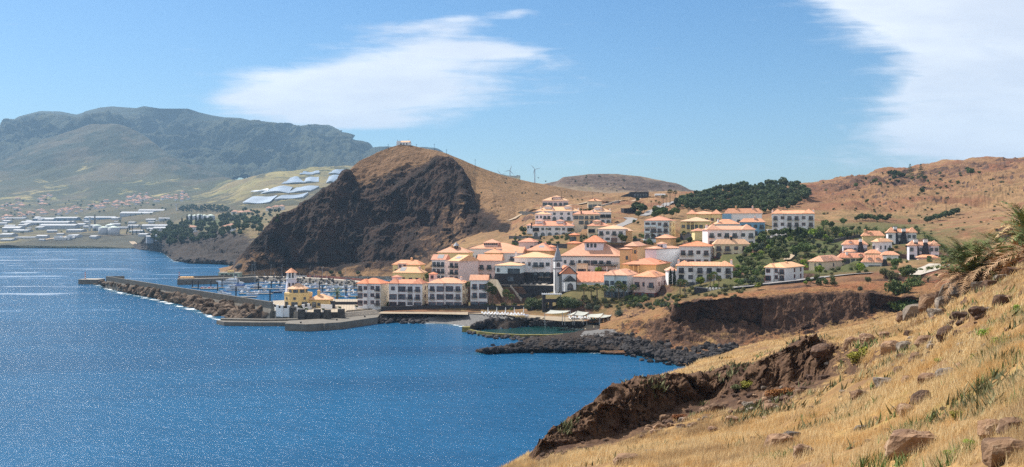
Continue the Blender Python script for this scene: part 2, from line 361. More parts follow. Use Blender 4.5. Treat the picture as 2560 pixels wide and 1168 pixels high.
# ---- promontory and cove ----------------------------------------------------
B0 = [Z(1500, 900, -3), Z(1600, 902, -3), Z(1640, 908, -3), Z(1700, 928, -3), Z(1760, 935, -3), Z(2350, 980, -3)]
B1 = [Z(1500, 884, .3), Z(1600, 886, .4), Z(1640, 893, .5), Z(1700, 911, .5), Z(1760, 922, .5), Z(2350, 930, 1)]
B2 = [Z(1500, 838, 1.5), Z(1560, 846, 2), Z(1640, 864, 2.2), Z(1720, 876, 2.6), Z(1850, 868, 3.5), Z(1950, 858, 5), Z(2050, 844, 7), Z(2150, 818, 10), Z(2250, 790, 14), Z(2350, 780, 15)]
B3 = [Z(1500, 824, 2.6), Z(1560, 812, 5), Z(1620, 815, 6.0), Z(1660, 816, 8.0), Z(1690, 815, 8.5), Z(1750, 806, 9), Z(1900, 826, 7.3), Z(1980, 832, 7.3), Z(2100, 812, 10), Z(2200, 786, 13.3), Z(2350, 770, 16)]
B4 = [Z(1500, 818, 3.4), Z(1560, 800, 6), Z(1640, 788, 9.5), Z(1684, 786, 10.5), Z(1692, 768, 14.8), Z(1750, 757, 16), Z(1850, 752, 17), Z(1950, 745, 18), Z(2050, 738, 19), Z(2150, 735, 19.6), Z(2250, 750, 18.6), Z(2350, 745, 20)]
B5 = [Z(1500, 812, 3.6), Z(1560, 796, 5.6), Z(1640, 778, 9.6), Z(1690, 757, 14.8), Z(1850, 731, 18.4), Z(2000, 722, 20), Z(2150, 706, 22), Z(2300, 705, 22.5), Z(2500, 690, 24)]
B6 = [Z(1500, 808, 3.3), Z(1560, 794, 4.6), Z(1690, 758, 13.6), Z(1850, 730, 17.2), Z(2000, 722, 18.5), Z(2150, 702, 21), Z(2300, 698, 22), Z(2500, 690, 23)]
loft('promontory', [L(B0, rock=.9), L(B1, rock=.9, amp=.6), L(B2, rock=[(1500, .8), (1850, .9), (2100, .4)], amp=1.4), L(B3, rock=[(1500, .6), (1690, 1), (2150, 1)], amp=[(1500, 2.2), (1690, 3.8), (2200, 3.0)]),
        L(B4, rock=[(1500, .1), (1640, .3), (1690, 1.0), (2200, .9)], soil=.3, amp=[(1500, .7), (1690, 1.8)]), L(B5, rock=[(1600, .1), (2000, .25)], soil=[(1500, .1), (1800, .45), (2300, .9)], amp=.9), L(B6, amp=.4)],
     1500, 2400, 620, [8, 40, 40, 55, 50, 10], m_prom, amp_scale=1.0, freq=.14, smooth_cols=3, vstretch=2.2)
# low rock shelf
S0 = [Z(1180, 890, -2.5), Z(1215, 887, -1.5), Z(1300, 888, -1.5), Z(1400, 887, -1.5), Z(1560, 892, -2), Z(1700, 930, -2)]
S1 = [Z(1180, 885, -1), Z(1215, 881, .6), Z(1300, 876, .9), Z(1400, 874, 1.2), Z(1450, 878, .6), Z(1560, 876, 1), Z(1700, 900, 1)]
S2 = [Z(1180, 882, -1), Z(1215, 878, 1.1), Z(1260, 873, 1.0), Z(1300, 866, 1.8), Z(1340, 858, 1.8), Z(1400, 855, 2.6), Z(1500, 850, 2.6), Z(1560, 846, 2.6), Z(1700, 870, 2.5)]
S3 = [Z(1180, 879, -1.5), Z(1215, 874, -1.0), Z(1260, 868, -1.0), Z(1300, 860, -.6), Z(1330, 848, 1.0), Z(1400, 840, 1.4), Z(1440, 834, 1.2), Z(1500, 830, 2.2), Z(1560, 822, 3.2), Z(1700, 850, 3)]
S4 = [Z(1180, 876, -3), Z(1215, 871, -3), Z(1260, 864, -3), Z(1300, 854, -3), Z(1330, 846, -2), Z(1400, 838, -2), Z(1440, 829, -1), Z(1480, 822, 2.2), Z(1560, 800, 4.2), Z(1700, 840, 3)]
loft('rock_shelf', [L(S0, rock=1, amp=.5), L(S1, rock=1, amp=1.0), L(S2, rock=1, amp=1.4), L(S3, rock=1, amp=.9), L(S4, rock=[(1400, 1), (1480, .6)], amp=.5)],
     1180, 1700, 520, [8, 26, 26, 10], m_beachrock, freq=.28, smooth_cols=2, vstretch=.7)
# gravel beach by the promontory, the pebble beach, the lawn and promenade are flat sheets made later

# ---- resort ground ----------------------------------------------------------
C_1 = [Z(850, 788, 2.5), Z(940, 783, 3.6), Z(1200, 783, 3.6), Z(1300, 786, 3.6), Z(1360, 797, 3.2), Z(1450, 803, 3.2), Z(1500, 800, 4.2), Z(1560, 797, 5.5), Z(1650, 787, 8), Z(1700, 768, 12), Z(1800, 752, 15), Z(1900, 724, 18.2), Z(2000, 714, 20), Z(2150, 693, 23), Z(2250, 705, 22), Z(2350, 700, 23), Z(2600, 680, 26)]
C0 = [Z(850, 775, 4.4), Z(1200, 778, 4.2), Z(1300, 781, 4.2), Z(1380, 790, 3.9), Z(1450, 790, 4.1), Z(1500, 788, 5), Z(1560, 785, 6.4), Z(1650, 775, 9), Z(1700, 762, 12.5), Z(1800, 747, 15.4), Z(1900, 720, 18.6), Z(2000, 710, 20.4), Z(2150, 688, 23.5), Z(2250, 690, 24), Z(2350, 680, 25), Z(2600, 650, 29)]
C1 = [Z(850, 752, 6), Z(1200, 752, 6), Z(1300, 752, 7), Z(1380, 752, 8.5), Z(1430, 745, 11), Z(1500, 752, 10), Z(1600, 752, 10.3), Z(1650, 745, 11.5), Z(1700, 730, 15), Z(1800, 722, 17.4), Z(1900, 705, 19.8), Z(2000, 695, 21.2), Z(2150, 675, 24), Z(2250, 665, 25.5), Z(2350, 660, 26.5), Z(2600, 610, 33)]
C2 = [Z(850, 736, 6.5), Z(960, 720, 9), Z(990, 702, 13), Z(1080, 699, 15), Z(1200, 695, 16), Z(1300, 692, 16.5), Z(1400, 690, 17.5), Z(1500, 690, 18.2), Z(1600, 695, 19), Z(1700, 690, 20), Z(1800, 665, 24.3), Z(1900, 650, 26.8), Z(2000, 665, 24.5), Z(2150, 650, 27), Z(2300, 640, 28.5), Z(2600, 590, 37)]
C3 = [Z(850, 700, 6.5), Z(960, 690, 11), Z(1060, 668, 19.6), Z(1200, 650, 22.8), Z(1300, 642, 25.3), Z(1400, 640, 26), Z(1500, 640, 26.3), Z(1600, 632, 28), Z(1700, 612, 32), Z(1800, 606, 33.8), Z(1900, 606, 33.8), Z(2000, 592, 36.2), Z(2150, 600, 34.6), Z(2300, 590, 36.8), Z(2600, 550, 44.5)]
C3 = [(px, y, d) for px, y, d in C3]
C4 = [(1000, 660, 600), (1150, 630, 590), (1270, 600, 590), (1330, 596, 560), (1440, 590, 550), (1540, 603, 500), (1650, 592, 490), (1750, 582, 490), (1900, 578, 490), (2050, 566, 520), (2200, 556, 540), (2350, 560, 540), (2600, 510, 570)]
C5 = [(1000, 640, 640), (1150, 605, 640), (1270, 583, 640), (1340, 548, 620), (1450, 552, 600), (1550, 556, 590), (1650, 542, 600), (1750, 550, 570), (1850, 546, 560), (1950, 541, 560), (2050, 541, 590), (2200, 531, 620), (2350, 522, 640), (2600, 470, 690)]
C6 = [(1000, 600, 700), (1270, 545, 720), (1340, 518, 700), (1450, 517, 690), (1550, 522, 680), (1700, 528, 660), (1850, 520, 650), (2000, 516, 670), (2200, 490, 720), (2350, 470, 760), (2600, 425, 820)]
C65 = [(1000, 580, 760), (1270, 520, 790), (1400, 500, 790), (1550, 498, 800), (1700, 500, 780), (1850, 490, 770), (2000, 482, 800), (2100, 480, 800), (2200, 460, 840), (2350, 440, 880), (2600, 405, 920)]
C7 = [(1000, 560, 800), (1270, 505, 850), (1340, 500, 850), (1450, 492, 870), (1530, 484, 900), (1600, 479, 900), (1720, 478, 900), (1800, 472, 900), (1850, 475, 890), (1950, 466, 880), (2000, 462, 900), (2050, 457, 920), (2100, 451, 920), (2150, 440, 930), (2200, 428, 940), (2300, 411, 960), (2400, 401, 980), (2440, 392, 1000), (2500, 391, 1000), (2515, 398, 1000), (2600, 390, 1020), (2900, 375, 1050)]
C8 = [(px, y + 45, d + 160) for px, y, d in C7]
LOWL = {0: None}
def left_low(line, k):
    a = [q for q in line if q[0] > 1010]
    return [Z(850, HY + (H + 5) * F / (445 + 9 * k), -5)] + [(930, HY + (H + 5) * F / (445 + 9 * k), 445 + 9 * k), (985, HY + (H - 4) * F / (452 + 12 * k), 452 + 12 * k)] + a
C3, C4, C5, C6, C65, C7, C8 = [left_low(q, i + 1) for i, q in enumerate((C3, C4, C5, C6, C65, C7, C8))]
def ridge_post(Pt, px, nr, nc):
    cp = np.tile(px, nr); w_ = np.clip((cp - 1980) / 150, 0, 1) * np.clip((Pt[:, 1] - 560) / 90, 0, 1) * np.clip((1000 - Pt[:, 1]) / 140, .12, 1); q = Pt * np.array([1, .55, .6])
    a = fbm(q * .012 + 3, 4, .5, ridged=True); b = fbm(q * .045 + 8, 5, .6, ridged=True)
    Pt[:, 2] += (a * 11 - 5 + b * 4.6 - 2) * w_; w3 = np.clip((Pt[:, 1] - 560) / 90, 0, 1); Pt[:, 2] += fbm(q * .09 + 1, 4, .6) * .9 * w3
    w2 = np.clip((cp - 1540) / 30, 0, 1) * np.clip((1720 - cp) / 40, 0, 1) * np.clip((378 - Pt[:, 1]) / 12, 0, 1); Pt[:, 2] += fbm(Pt * .22, 5, .6, ridged=True) * 1.6 * w2
    return Pt
C_2 = [(px, y, d) for px, y, d in C_1 if px < 1690]
for px in (1695, 1750, 1850, 2000, 2150, 2300, 2600):
    zz = np.interp(px, [q[0] for q in B6], [H - (q[1] - HY) / F * q[2] for q in B6]) - 6
    C_2.append((px, HY + (H - zz) * F / 303, 303))
C_2 = [(px, y + (6 if px < 1690 else 0), d - (3 if px < 1690 else 0)) for px, y, d in C_2]
def resort_ground():
    return loft('resort_hillside', [L(C_2, amp=.1, rock=[(1300, 1), (1340, .3)]), L(C_1, amp=.3, rock=[(850, 1), (1180, 1), (1300, .5), (1500, .2), (1700, .5)]), L(C0, amp=.5, rock=[(1400, .1), (1560, .3), (1700, .2)], soil=[(1350, 0), (1560, .5), (1750, .5), (1800, .2), (2250, .7), (2400, 1)], green=[(900, 0), (1200, .5)]),
        L(C1, amp=.8, green=[(900, .8), (1700, .8), (1850, 1), (2150, 1), (2250, .3)], soil=.1), L(C2, amp=.8, green=[(900, .7), (1750, .7), (1850, 1), (2200, 1), (2400, .5)]), L(C3, amp=1.1, green=[(900, .5), (1600, .5), (1850, 1), (2250, 1), (2500, .3)]), L(C4, amp=1.4, green=[(1300, .3), (1900, .7), (2250, .7), (2400, .1)], rock=[(1200, .5), (1330, .0)]), L(C5, amp=2.2, green=.15, rock=[(2000, 0), (2300, .25), (2600, .3)]), L(C6, amp=4, rock=[(1500, 0), (2000, .3), (2300, .35)], soil=[(1900, 0), (2050, .7), (2200, .3), (2600, .3)]),
        L(C65, amp=[(1300, 4), (2000, 8), (2600, 9)], rock=[(1500, 0), (1950, 0), (2020, .5), (2300, .5)], soil=[(1900, .1), (2020, 1), (2150, .5), (2250, .3), (2500, .7)]), L(C7, amp=[(1300, 1), (1900, 3), (2500, 3)], rock=[(1900, .1), (2300, .2)]), L(C8, amp=3)],
     958, 2900, 900, [10, 14, 26, 24, 26, 24, 20, 36, 44, 44, 8], m_resort2, freq=.035, smooth_cols=4, smooth_rows=2, pads=True, post=ridge_post)
# a single material that changes from watered resort ground to open ridge further uphill is a plain ridge + green weight
m_resort2 = ground_mat('resort_ground_mix', (.33, .20, .098), (.235, .142, .074), (.15, .082, .055), (.08, .052, .042), soil=(.20, .075, .045), gscale=.03, rscale=.07, bstr=.9, bdist=1.2, slope=(.72, .92), soilw=.55, green=(.085, .095, .035), greenw=.22)

# ---- the dark hill above the marina ------------------------------------------
D0 = [(545, 700, 742), (600, 694, 742), (700, 693, 736), (800, 692, 725), (1000, 690, 690), (1100, 688, 660), (1200, 670, 640), (1270, 640, 620), (1400, 620, 620), (1620, 590, 620)]
D05 = [(545, 697, 745), (580, 690, 746), (600, 684, 746), (700, 668, 752), (800, 662, 752), (900, 655, 748), (1000, 650, 735), (1040, 650, 720), (1100, 640, 705), (1180, 620, 690), (1230, 605, 665), (1270, 600, 640), (1400, 590, 640), (1620, 560, 650)]
D1 = [(545, 695, 748), (580, 684, 750), (600, 668, 754), (640, 650, 756), (680, 620, 762), (760, 600, 768), (820, 575, 772), (870, 570, 775), (900, 565, 777), (950, 550, 780), (1000, 540, 784), (1040, 548, 778), (1080, 570, 765), (1110, 545, 755), (1135, 570, 752), (1150, 530, 750), (1165, 545, 745), (1200, 590, 700), (1265, 595, 650), (1400, 560, 680), (1620, 540, 690)]
D2 = [(545, 694, 752), (580, 676, 758), (600, 648, 765), (650, 600, 768), (700, 550, 775), (760, 516, 784), (820, 480, 792), (868, 436, 798), (880, 448, 798), (890, 490, 792), (920, 505, 788), (960, 492, 790), (1000, 470, 792), (1040, 447, 794), (1090, 407, 800), (1130, 403, 800), (1155, 425, 796), (1168, 465, 790), (1176, 505, 780), (1190, 532, 760), (1230, 562, 700), (1268, 583, 655), (1330, 540, 700), (1400, 528, 730), (1620, 515, 740)]
D3 = [(545, 693, 765), (580, 672, 772), (600, 640, 785), (650, 590, 792), (700, 544, 800), (760, 511, 808), (820, 474, 816), (868, 430, 824), (900, 404, 832), (950, 379, 842), (975, 368, 845), (1000, 362, 845), (1030, 364, 845), (1060, 371, 848), (1090, 376, 850), (1120, 385, 852), (1190, 415, 860), (1260, 440, 872), (1330, 456, 890), (1380, 465, 905), (1450, 477, 930), (1530, 484, 960), (1620, 492, 990)]
D25 = []
for px, y, d in D3:
    y2 = np.interp(px, [q[0] for q in D2], [q[1] for q in D2]); d2 = np.interp(px, [q[0] for q in D2], [q[2] for q in D2])
    t = .45; D25.append((px, y2 + (y - y2) * (t + .06), d2 + (d - d2) * t))
D4 = [(px, HY + (H - max(0, (H - (y - HY) / F * d) * .45)) * F / (d + 120), d + 120) for px, y, d in D3]
rkc = [(545, .2), (600, .75), (650, 1), (880, 1), (1160, 1), (1270, .9), (1290, .1), (1330, 0), (1620, 0)]
def hill_post(Pt, px, nr, nc):
    # big gullies and buttresses on the cliff
    q = Pt.copy(); z = Pt[:, 2]; colpx = np.tile(px, nr)
    wgt = np.clip((colpx - 590) / 80, 0, 1) * np.clip((1290 - colpx) / 60, 0, 1) * np.clip(z / 12, 0, 1)
    face = np.clip((800 - Pt[:, 1]) / 20, 0, 1)
    n = fbm(np.stack([q[:, 0] * .018, q[:, 1] * .004, z * .010 + q[:, 0] * .004], 1), 3, .5, ridged=True)
    n2 = fbm(np.stack([q[:, 0] * .06, q[:, 1] * .03, z * .02], 1), 4, .55, ridged=True)
    n3 = fbm(np.stack([q[:, 0] * .13, q[:, 1] * .08, z * .09], 1), 4, .6, ridged=True)
    dg = fbm(np.stack([(q[:, 0] + z * .8) * .03, q[:, 1] * .004, (z - q[:, 0] * .3) * .012 + 5], 1), 3, .5, ridged=True)
    Pt[:, 1] -= (n * 12 + dg * 8 + n2 * 4.5 + n3 * 1.6) * wgt * face
    Pt[:, 0] += n2 * 1.5 * wgt * face
    return Pt
loft('hill', [L(D0, rock=.5, amp=.5), L(D05, rock=[(545, .3), (600, .25), (690, .4), (740, .8), (1000, .85), (1060, .7), (1270, .55), (1330, 0)], soil=[(545, .8), (700, .8), (760, .3), (1000, .3), (1080, .8), (1270, .6), (1340, 0)], amp=4), L(D1, rock=[(545, .1), (600, .20), (650, .5), (700, .9), (1000, .9), (1060, .72), (1150, .6), (1180, .8), (1250, .5), (1300, 0)], soil=[(545, .8), (680, .8), (740, .1), (980, .3), (1080, .9), (1270, .7), (1340, 0)], amp=[(560, 3), (700, 7), (1250, 6), (1330, 1)]),  # rock and soil weights also paint the cliff's shaded and sunlit areas
     L(D2, rock=rkc, amp=[(560, 1), (650, 4), (900, 7), (1170, 6), (1270, 3), (1330, 1)]),
     L(D25, rock=[(600, .6), (640, .9), (860, .9), (890, .42), (1000, .38), (1080, .35), (1120, .2), (1150, .05), (1290, 0)], soil=[(600, .5), (860, .3), (890, 1), (1080, .8), (1160, 0)], amp=[(600, 2), (900, 8), (1060, 7), (1110, 2), (1150, 1.2), (1400, 1)]),
     L(D3, rock=[(600, .4), (870, .6), (910, .3), (1000, .3), (1050, .1), (1290, 0)], soil=[(600, .5), (900, 1), (1040, .6), (1090, 0)], amp=[(600, .8), (900, 2.5), (1000, 1.5), (1050, .8)]), L(D4, amp=1)],
     545, 1620, 900, [10, 60, 90, 70, 60, 10], m_hill, freq=.035, smooth_cols=2, vstretch=1.6, post=hill_post)

# ---- mesa behind ----------------------------------------------------------------
E0 = [(1280, 510, 1300), (1800, 510, 1300)]
E1 = [(1280, 475, 1420), (1400, 475, 1440), (1720, 485, 1450), (1800, 490, 1440)]
E2 = [(1280, 475, 1500), (1340, 468, 1500), (1370, 462, 1500), (1400, 458, 1490), (1420, 450, 1490), (1500, 452, 1490), (1600, 456, 1480), (1680, 468, 1480), (1725, 478, 1480), (1800, 495, 1480)]
E3 = [(1280, 474, 1540), (1340, 464, 1540), (1365, 459, 1540), (1395, 453, 1530), (1408, 443, 1520), (1440, 440, 1520), (1475, 436, 1520), (1540, 436, 1520), (1600, 441, 1520), (1640, 449, 1520), (1670, 455, 1510), (1690, 458, 1510), (1702, 463, 1505), (1725, 475, 1500), (1800, 492, 1500)]
E4 = [(px, y + 50, d + 300) for px, y, d in E3]
loft('mesa', [L(E0), L(E1, rock=.3, amp=3), L(E2, rock=.8, amp=5), L(E3, rock=.45, amp=1.5), L(E4)], 1280, 1800, 300, [4, 30, 24, 4], m_mesa, freq=.02, smooth_cols=1)

# ---- wooded cape ------------------------------------------------------------------
G0 = [Z(330, 628, -4), Z(400, 634, -4), Z(430, 662, -4), Z(480, 668, -4), Z(560, 668, -4), Z(620, 690, -4), Z(780, 720, -4)]
G1 = [Z(330, 620, 0), Z(350, 624, .5), Z(400, 626, 2), Z(425, 640, 2), Z(440, 648, 2), Z(480, 652, 3), Z(560, 655, 3), Z(600, 665, 3), Z(620, 680, 2), Z(780, 700, 0)]
G2 = [(330, 619, 1850), (360, 618, 1700), (380, 605, 1560), (430, 612, 1330), (480, 630, 1180), (540, 635, 1140), (600, 650, 1040), (640, 660, 980), (780, 680, 880)]
G3 = [(330, 618, 1870), (360, 616, 1740), (385, 590, 1620), (430, 592, 1480), (480, 600, 1360), (520, 605, 1300), (560, 590, 1240), (600, 580, 1200), (650, 576, 1180), (700, 570, 1200), (780, 560, 1200)]
G4 = [(330, 617, 1900), (360, 612, 1900), (400, 572, 1850), (450, 560, 1800), (520, 555, 1750), (600, 560, 1650), (660, 552, 1600), (780, 540, 1600)]
G5 = [(330, 617, 2000), (360, 611, 2020), (400, 572, 2050), (450, 556, 2100), (520, 540, 2100), (600, 525, 2100), (660, 520, 2100), (780, 510, 2100)]
loft('cape', [L(G0, rock=1), L(G1, rock=1, amp=1), L(G2, rock=1, amp=12), L(G3, rock=[(330, .9), (540, .9), (600, .5), (640, .2)], amp=5), L(G4, green=[(330, 1), (560, 1), (620, .3)], amp=2), L(G5)],
     330, 780, 360, [4, 24, 36, 30, 10], m_cape, freq=.03, smooth_cols=2)

# ---- far coast, plain and spurs ------------------------------------------------------
H0 = [(-500, 620, 1900), (0, 620, 1780), (330, 622, 1720), (600, 640, 1650), (1300, 640, 1650)]
H1 = [(-500, 614, 1980), (0, 613, 1980), (80, 614, 1950), (110, 613, 2000), (230, 610, 2020), (330, 612, 1950), (370, 612, 1980), (600, 612, 2000), (1300, 612, 2000)]
H2 = [(-500, 606, 2030), (0, 605, 2030), (80, 603, 2020), (160, 595, 2080), (250, 594, 2060), (330, 597, 2060), (380, 593, 2080), (600, 580, 2100), (1300, 580, 2100)]
H3 = [(-500, 575, 2400), (0, 572, 2450), (300, 570, 2400), (450, 560, 2350), (600, 546, 2250), (1300, 540, 2250)]
H4 = [(-500, 540, 3000), (0, 540, 3000), (200, 535, 3000), (400, 520, 2800), (500, 512, 2600), (600, 515, 2450), (700, 505, 2400), (900, 505, 2400), (1300, 505, 2400)]
H5 = [(-500, 490, 3700), (0, 500, 3650), (200, 498, 3650), (400, 492, 3550), (480, 498, 3200), (560, 490, 2950), (620, 475, 2800), (700, 462, 2800), (900, 460, 2800), (1300, 470, 2800)]
H6 = [(-500, 420, 4200), (0, 450, 4150), (150, 445, 4150), (250, 430, 4200), (350, 440, 4150), (450, 462, 3900), (530, 480, 3500), (580, 466, 3300), (650, 444, 3250), (750, 434, 3300), (870, 427, 3350), (1300, 450, 3300)]
H7 = [(-500, 370, 4700), (0, 402, 4600), (60, 372, 4700), (150, 332, 4800), (230, 309, 4850), (290, 315, 4800), (350, 340, 4750), (400, 372, 4600), (450, 402, 4450), (520, 430, 4250), (600, 462, 3900), (700, 440, 3700), (870, 426, 3600), (1300, 445, 3500)]
H8 = [(px, y + 90, d + 500) for px, y, d in H7]
loft('far_land', [L(H0, rock=.7), L(H1, rock=.8, amp=.2), L(H2, rock=[(0, .2), (100, .8), (330, .8), (600, .4)], soil=.6, amp=.3), L(H3, amp=.15, soil=.6, green=.6), L(H4, amp=.5, green=.7, soil=.3), L(H5, amp=1.2, green=[(0, .5), (480, .6), (560, .1)], soil=[(480, 0), (560, .4), (900, .4)]), L(H6, amp=3.5, green=[(-500, .8), (500, .7), (600, .2)], rock=.3), L(H7, amp=3.5, green=[(-500, 1.6), (520, 1.6), (620, .4)], rock=.5), L(H8, amp=1)],
     -500, 1300, 620, [4, 6, 20, 30, 40, 50, 60, 8], m_far, amp_scale=10, freq=.0035, smooth_cols=3, smooth_rows=2)
# ---- main mountain --------------------------------------------------------------------
SK = [(-600, 330), (-200, 330), (0, 306), (25, 300), (45, 287), (75, 279), (100, 273), (150, 274), (190, 282), (205, 278), (215, 273), (250, 264), (280, 261), (320, 264), (340, 265), (360, 260), (400, 266), (470, 266), (500, 276), (530, 283), (560, 288), (600, 290), (640, 299), (700, 305), (740, 311), (780, 308), (822, 307), (835, 312), (850, 326), (862, 328), (872, 342), (890, 352), (903, 372), (908, 378), (925, 374), (960, 363), (985, 362), (1010, 368), (1035, 371), (1050, 366), (1070, 369), (1100, 390), (1180, 450), (1300, 470)]
def mount_post(Pt, px, nr, nc):      # spurs stay below the crest line
    ln = np.interp(np.tile(px, nr), [q[0] for q in SK], [q[1] for q in SK]); lim = H - (ln - HY) / F * Pt[:, 1]; over = Pt[:, 2] - (lim - 25)
    Pt[:, 2] = np.where(over > 0, lim - 25 + 25 * np.tanh(over / 60), Pt[:, 2]); return Pt
M3 = [(px, y, 6600 + 500 * math.sin(px * .011)) for px, y in SK]
M0 = [(-600, 480, 4900), (1300, 480, 4300)]
M1 = [(-600, 420, 5300), (0, 420, 5300), (300, 400, 5400), (600, 440, 5000), (800, 420, 5000), (1000, 410, 5200), (1300, 465, 5200)]
M2 = [(px, y + (420 - y) * .48 if y < 400 else y + 4, 5850 + 320 * math.sin(px * .017 + 1)) for px, y in SK]
M4 = [(px, y + 90, d + 900) for px, y, d in M3]
loft('mountain', [L(M0, rock=1), L(M1, amp=1.3, green=.3, rock=1), L(M2, amp=1.6, rock=1), L(M3, amp=.05, rock=0), L(M4)], -600, 1300, 700, [20, 80, 80, 6], m_mount, amp_scale=135, freq=.0017, post=mount_post, smooth_cols=1, oct=7)

# ---------------------------------------------------------------- sea
foam_src = []
def sampl(line, a, b, z=0, n=200):
    ar = np.array(line, float); px = np.linspace(a, b, n)
    y = np.interp(px, ar[:, 0], ar[:, 1]); d = H * F / (y - HY)
    return np.stack([(px - CX) / F * d, d], 1)
# shoreline pixels (photo) where white water shows
for ln, a, b in (([(350, 622), (370, 624), (400, 627), (440, 655), (480, 656), (560, 658), (620, 680)], 350, 600),
                 ([(1200, 884), (1260, 880), (1300, 879), (1400, 878), (1450, 882), (1560, 884), (1600, 888), (1640, 896), (1700, 913), (1740, 920)], 1200, 1740),
                 ([(945, 806), (1000, 806), (1060, 808), (1120, 810), (1180, 820)], 945, 1180), ([(1180, 826), (1230, 838), (1300, 845), (1340, 848)], 1180, 1340),
                 ([(240, 712), (300, 732), (400, 752), (500, 780), (540, 798), (600, 806), (690, 806)], 240, 690)):
    foam_src.append(sampl(ln, a, b))
foam_pts = np.concatenate(foam_src)
spx = np.linspace(-700, 3300, 620)
srow = np.concatenate([[HY + H * F / d for d in (4600, 3500, 2800, 2400, 2200)], np.linspace(612, 1250, 460), [1500, 1900, 2600, 4000]])
SX = []; 
for y in srow:
    d = H * F / (y - HY); SX.append(np.stack([(spx - CX) / F * d, np.full(len(spx), d), np.zeros(len(spx))], 1))
SX = np.array(SX); nr, nc = SX.shape[:2]; SP = SX.reshape(-1, 3)
foam = np.zeros(len(SP))
sel = np.where((SP[:, 1] < 2200) & (SP[:, 1] > 200))[0]
for k in range(0, len(sel), 4000):
    ii = sel[k:k + 4000]
    dd = np.sqrt(((SP[ii, None, :2] - foam_pts[None]) ** 2).sum(-1)); j = dd.argmin(1); dm = dd[np.arange(len(ii)), j]
    foam[ii] = np.clip(1 - dm / (2.5 + SP[ii, 1] * .006), 0, 1)
# shallow water tint inside the cove
cove = np.clip(1 - np.hypot((SP[:, 0] - P(1150, 840, 345)[0]) / 55, (SP[:, 1] - 345) / 25), 0, 1)
i = np.arange(nr - 1)[:, None] * nc + np.arange(nc - 1)[None]
Q = np.stack([i, i + 1, i + nc + 1, i + nc], -1).reshape(-1, 4)[:, ::-1]
m, T = newmat('sea_water')
p = T.n('ShaderNodeNewGeometry').outputs[0]
fo = T.n('ShaderNodeAttribute', {'attribute_name': 'foam'}).outputs[2]
sepp = T.n('ShaderNodeSeparateXYZ', Vector=p)
big = T.noise(T.map(p, scale=(1, 2.6, 1), rot=(0, 0, R(8))), .006, 5, .6, .5)
wave0 = T.noise(T.map(p, scale=(1, 2.0, 1), rot=(0, 0, R(12))), .13, 4, .6, .4)
wave = T.noise(T.map(p, scale=(1, 1.7, 1), rot=(0, 0, R(20))), .55, 5, .65, .3)
wave2 = T.noise(T.map(p, scale=(1, 1.4, 1), rot=(0, 0, R(-15))), 2.2, 3, .6)
col = T.mix(T.sm(big, .35, .65), (.006, .085, .205), (.010, .115, .262))
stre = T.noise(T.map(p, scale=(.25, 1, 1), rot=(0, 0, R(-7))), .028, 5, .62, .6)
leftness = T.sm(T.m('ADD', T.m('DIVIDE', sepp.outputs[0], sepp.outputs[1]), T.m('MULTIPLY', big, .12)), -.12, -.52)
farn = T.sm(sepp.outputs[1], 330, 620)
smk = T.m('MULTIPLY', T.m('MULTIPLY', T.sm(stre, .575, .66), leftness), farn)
fn = T.noise(p, .35, 5, .7)
fm = T.sm(T.m('ADD', T.m('MULTIPLY', fo, 1.0), T.m('MULTIPLY', T.m('SUBTRACT', T.noise(p, .12, 5, .75), .5), 3.4)), .75, 1.1)
fm = T.m('MULTIPLY', fm, T.sm(fo, 0.0, .25))
near = T.sm(fo, .0, .9)
col = T.mix(T.m('MULTIPLY', near, .5), col, (.02, .13, .17))
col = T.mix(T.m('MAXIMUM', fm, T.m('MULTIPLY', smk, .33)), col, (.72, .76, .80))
rough = T.m('ADD', T.m('MULTIPLY', T.m('MAXIMUM', fm, smk), .5), .12)
hh = T.m('ADD', T.m('ADD', T.m('MULTIPLY', wave0, 3.0), T.m('MULTIPLY', wave, 1.5)), T.m('MULTIPLY', wave2, .3))
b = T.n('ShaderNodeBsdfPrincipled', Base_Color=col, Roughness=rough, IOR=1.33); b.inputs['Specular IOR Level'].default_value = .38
bn = T.n('ShaderNodeBump', Height=hh, Strength=.7, Distance=.5); T.set(b.inputs['Normal'], bn.outputs[0])
T.n('ShaderNodeOutputMaterial', Surface=b)
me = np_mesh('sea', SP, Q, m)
at = me.attributes.new('foam', 'FLOAT', 'POINT'); at.data.foreach_set('value', foam.astype(np.float32))
sea = link('sea', me); tag(sea, kind='structure')

m_bed = plain_mat('sea_floor', (.03, .06, .07), .9, .1, .01)
bed = MB(); bed.add([(-7300, -350, -11), (7300, -350, -11), (7300, 8600, -11), (-7300, 8600, -11)], [(0, 1, 2, 3)]); tag(bed.build('sea_floor', m_bed), kind='structure')
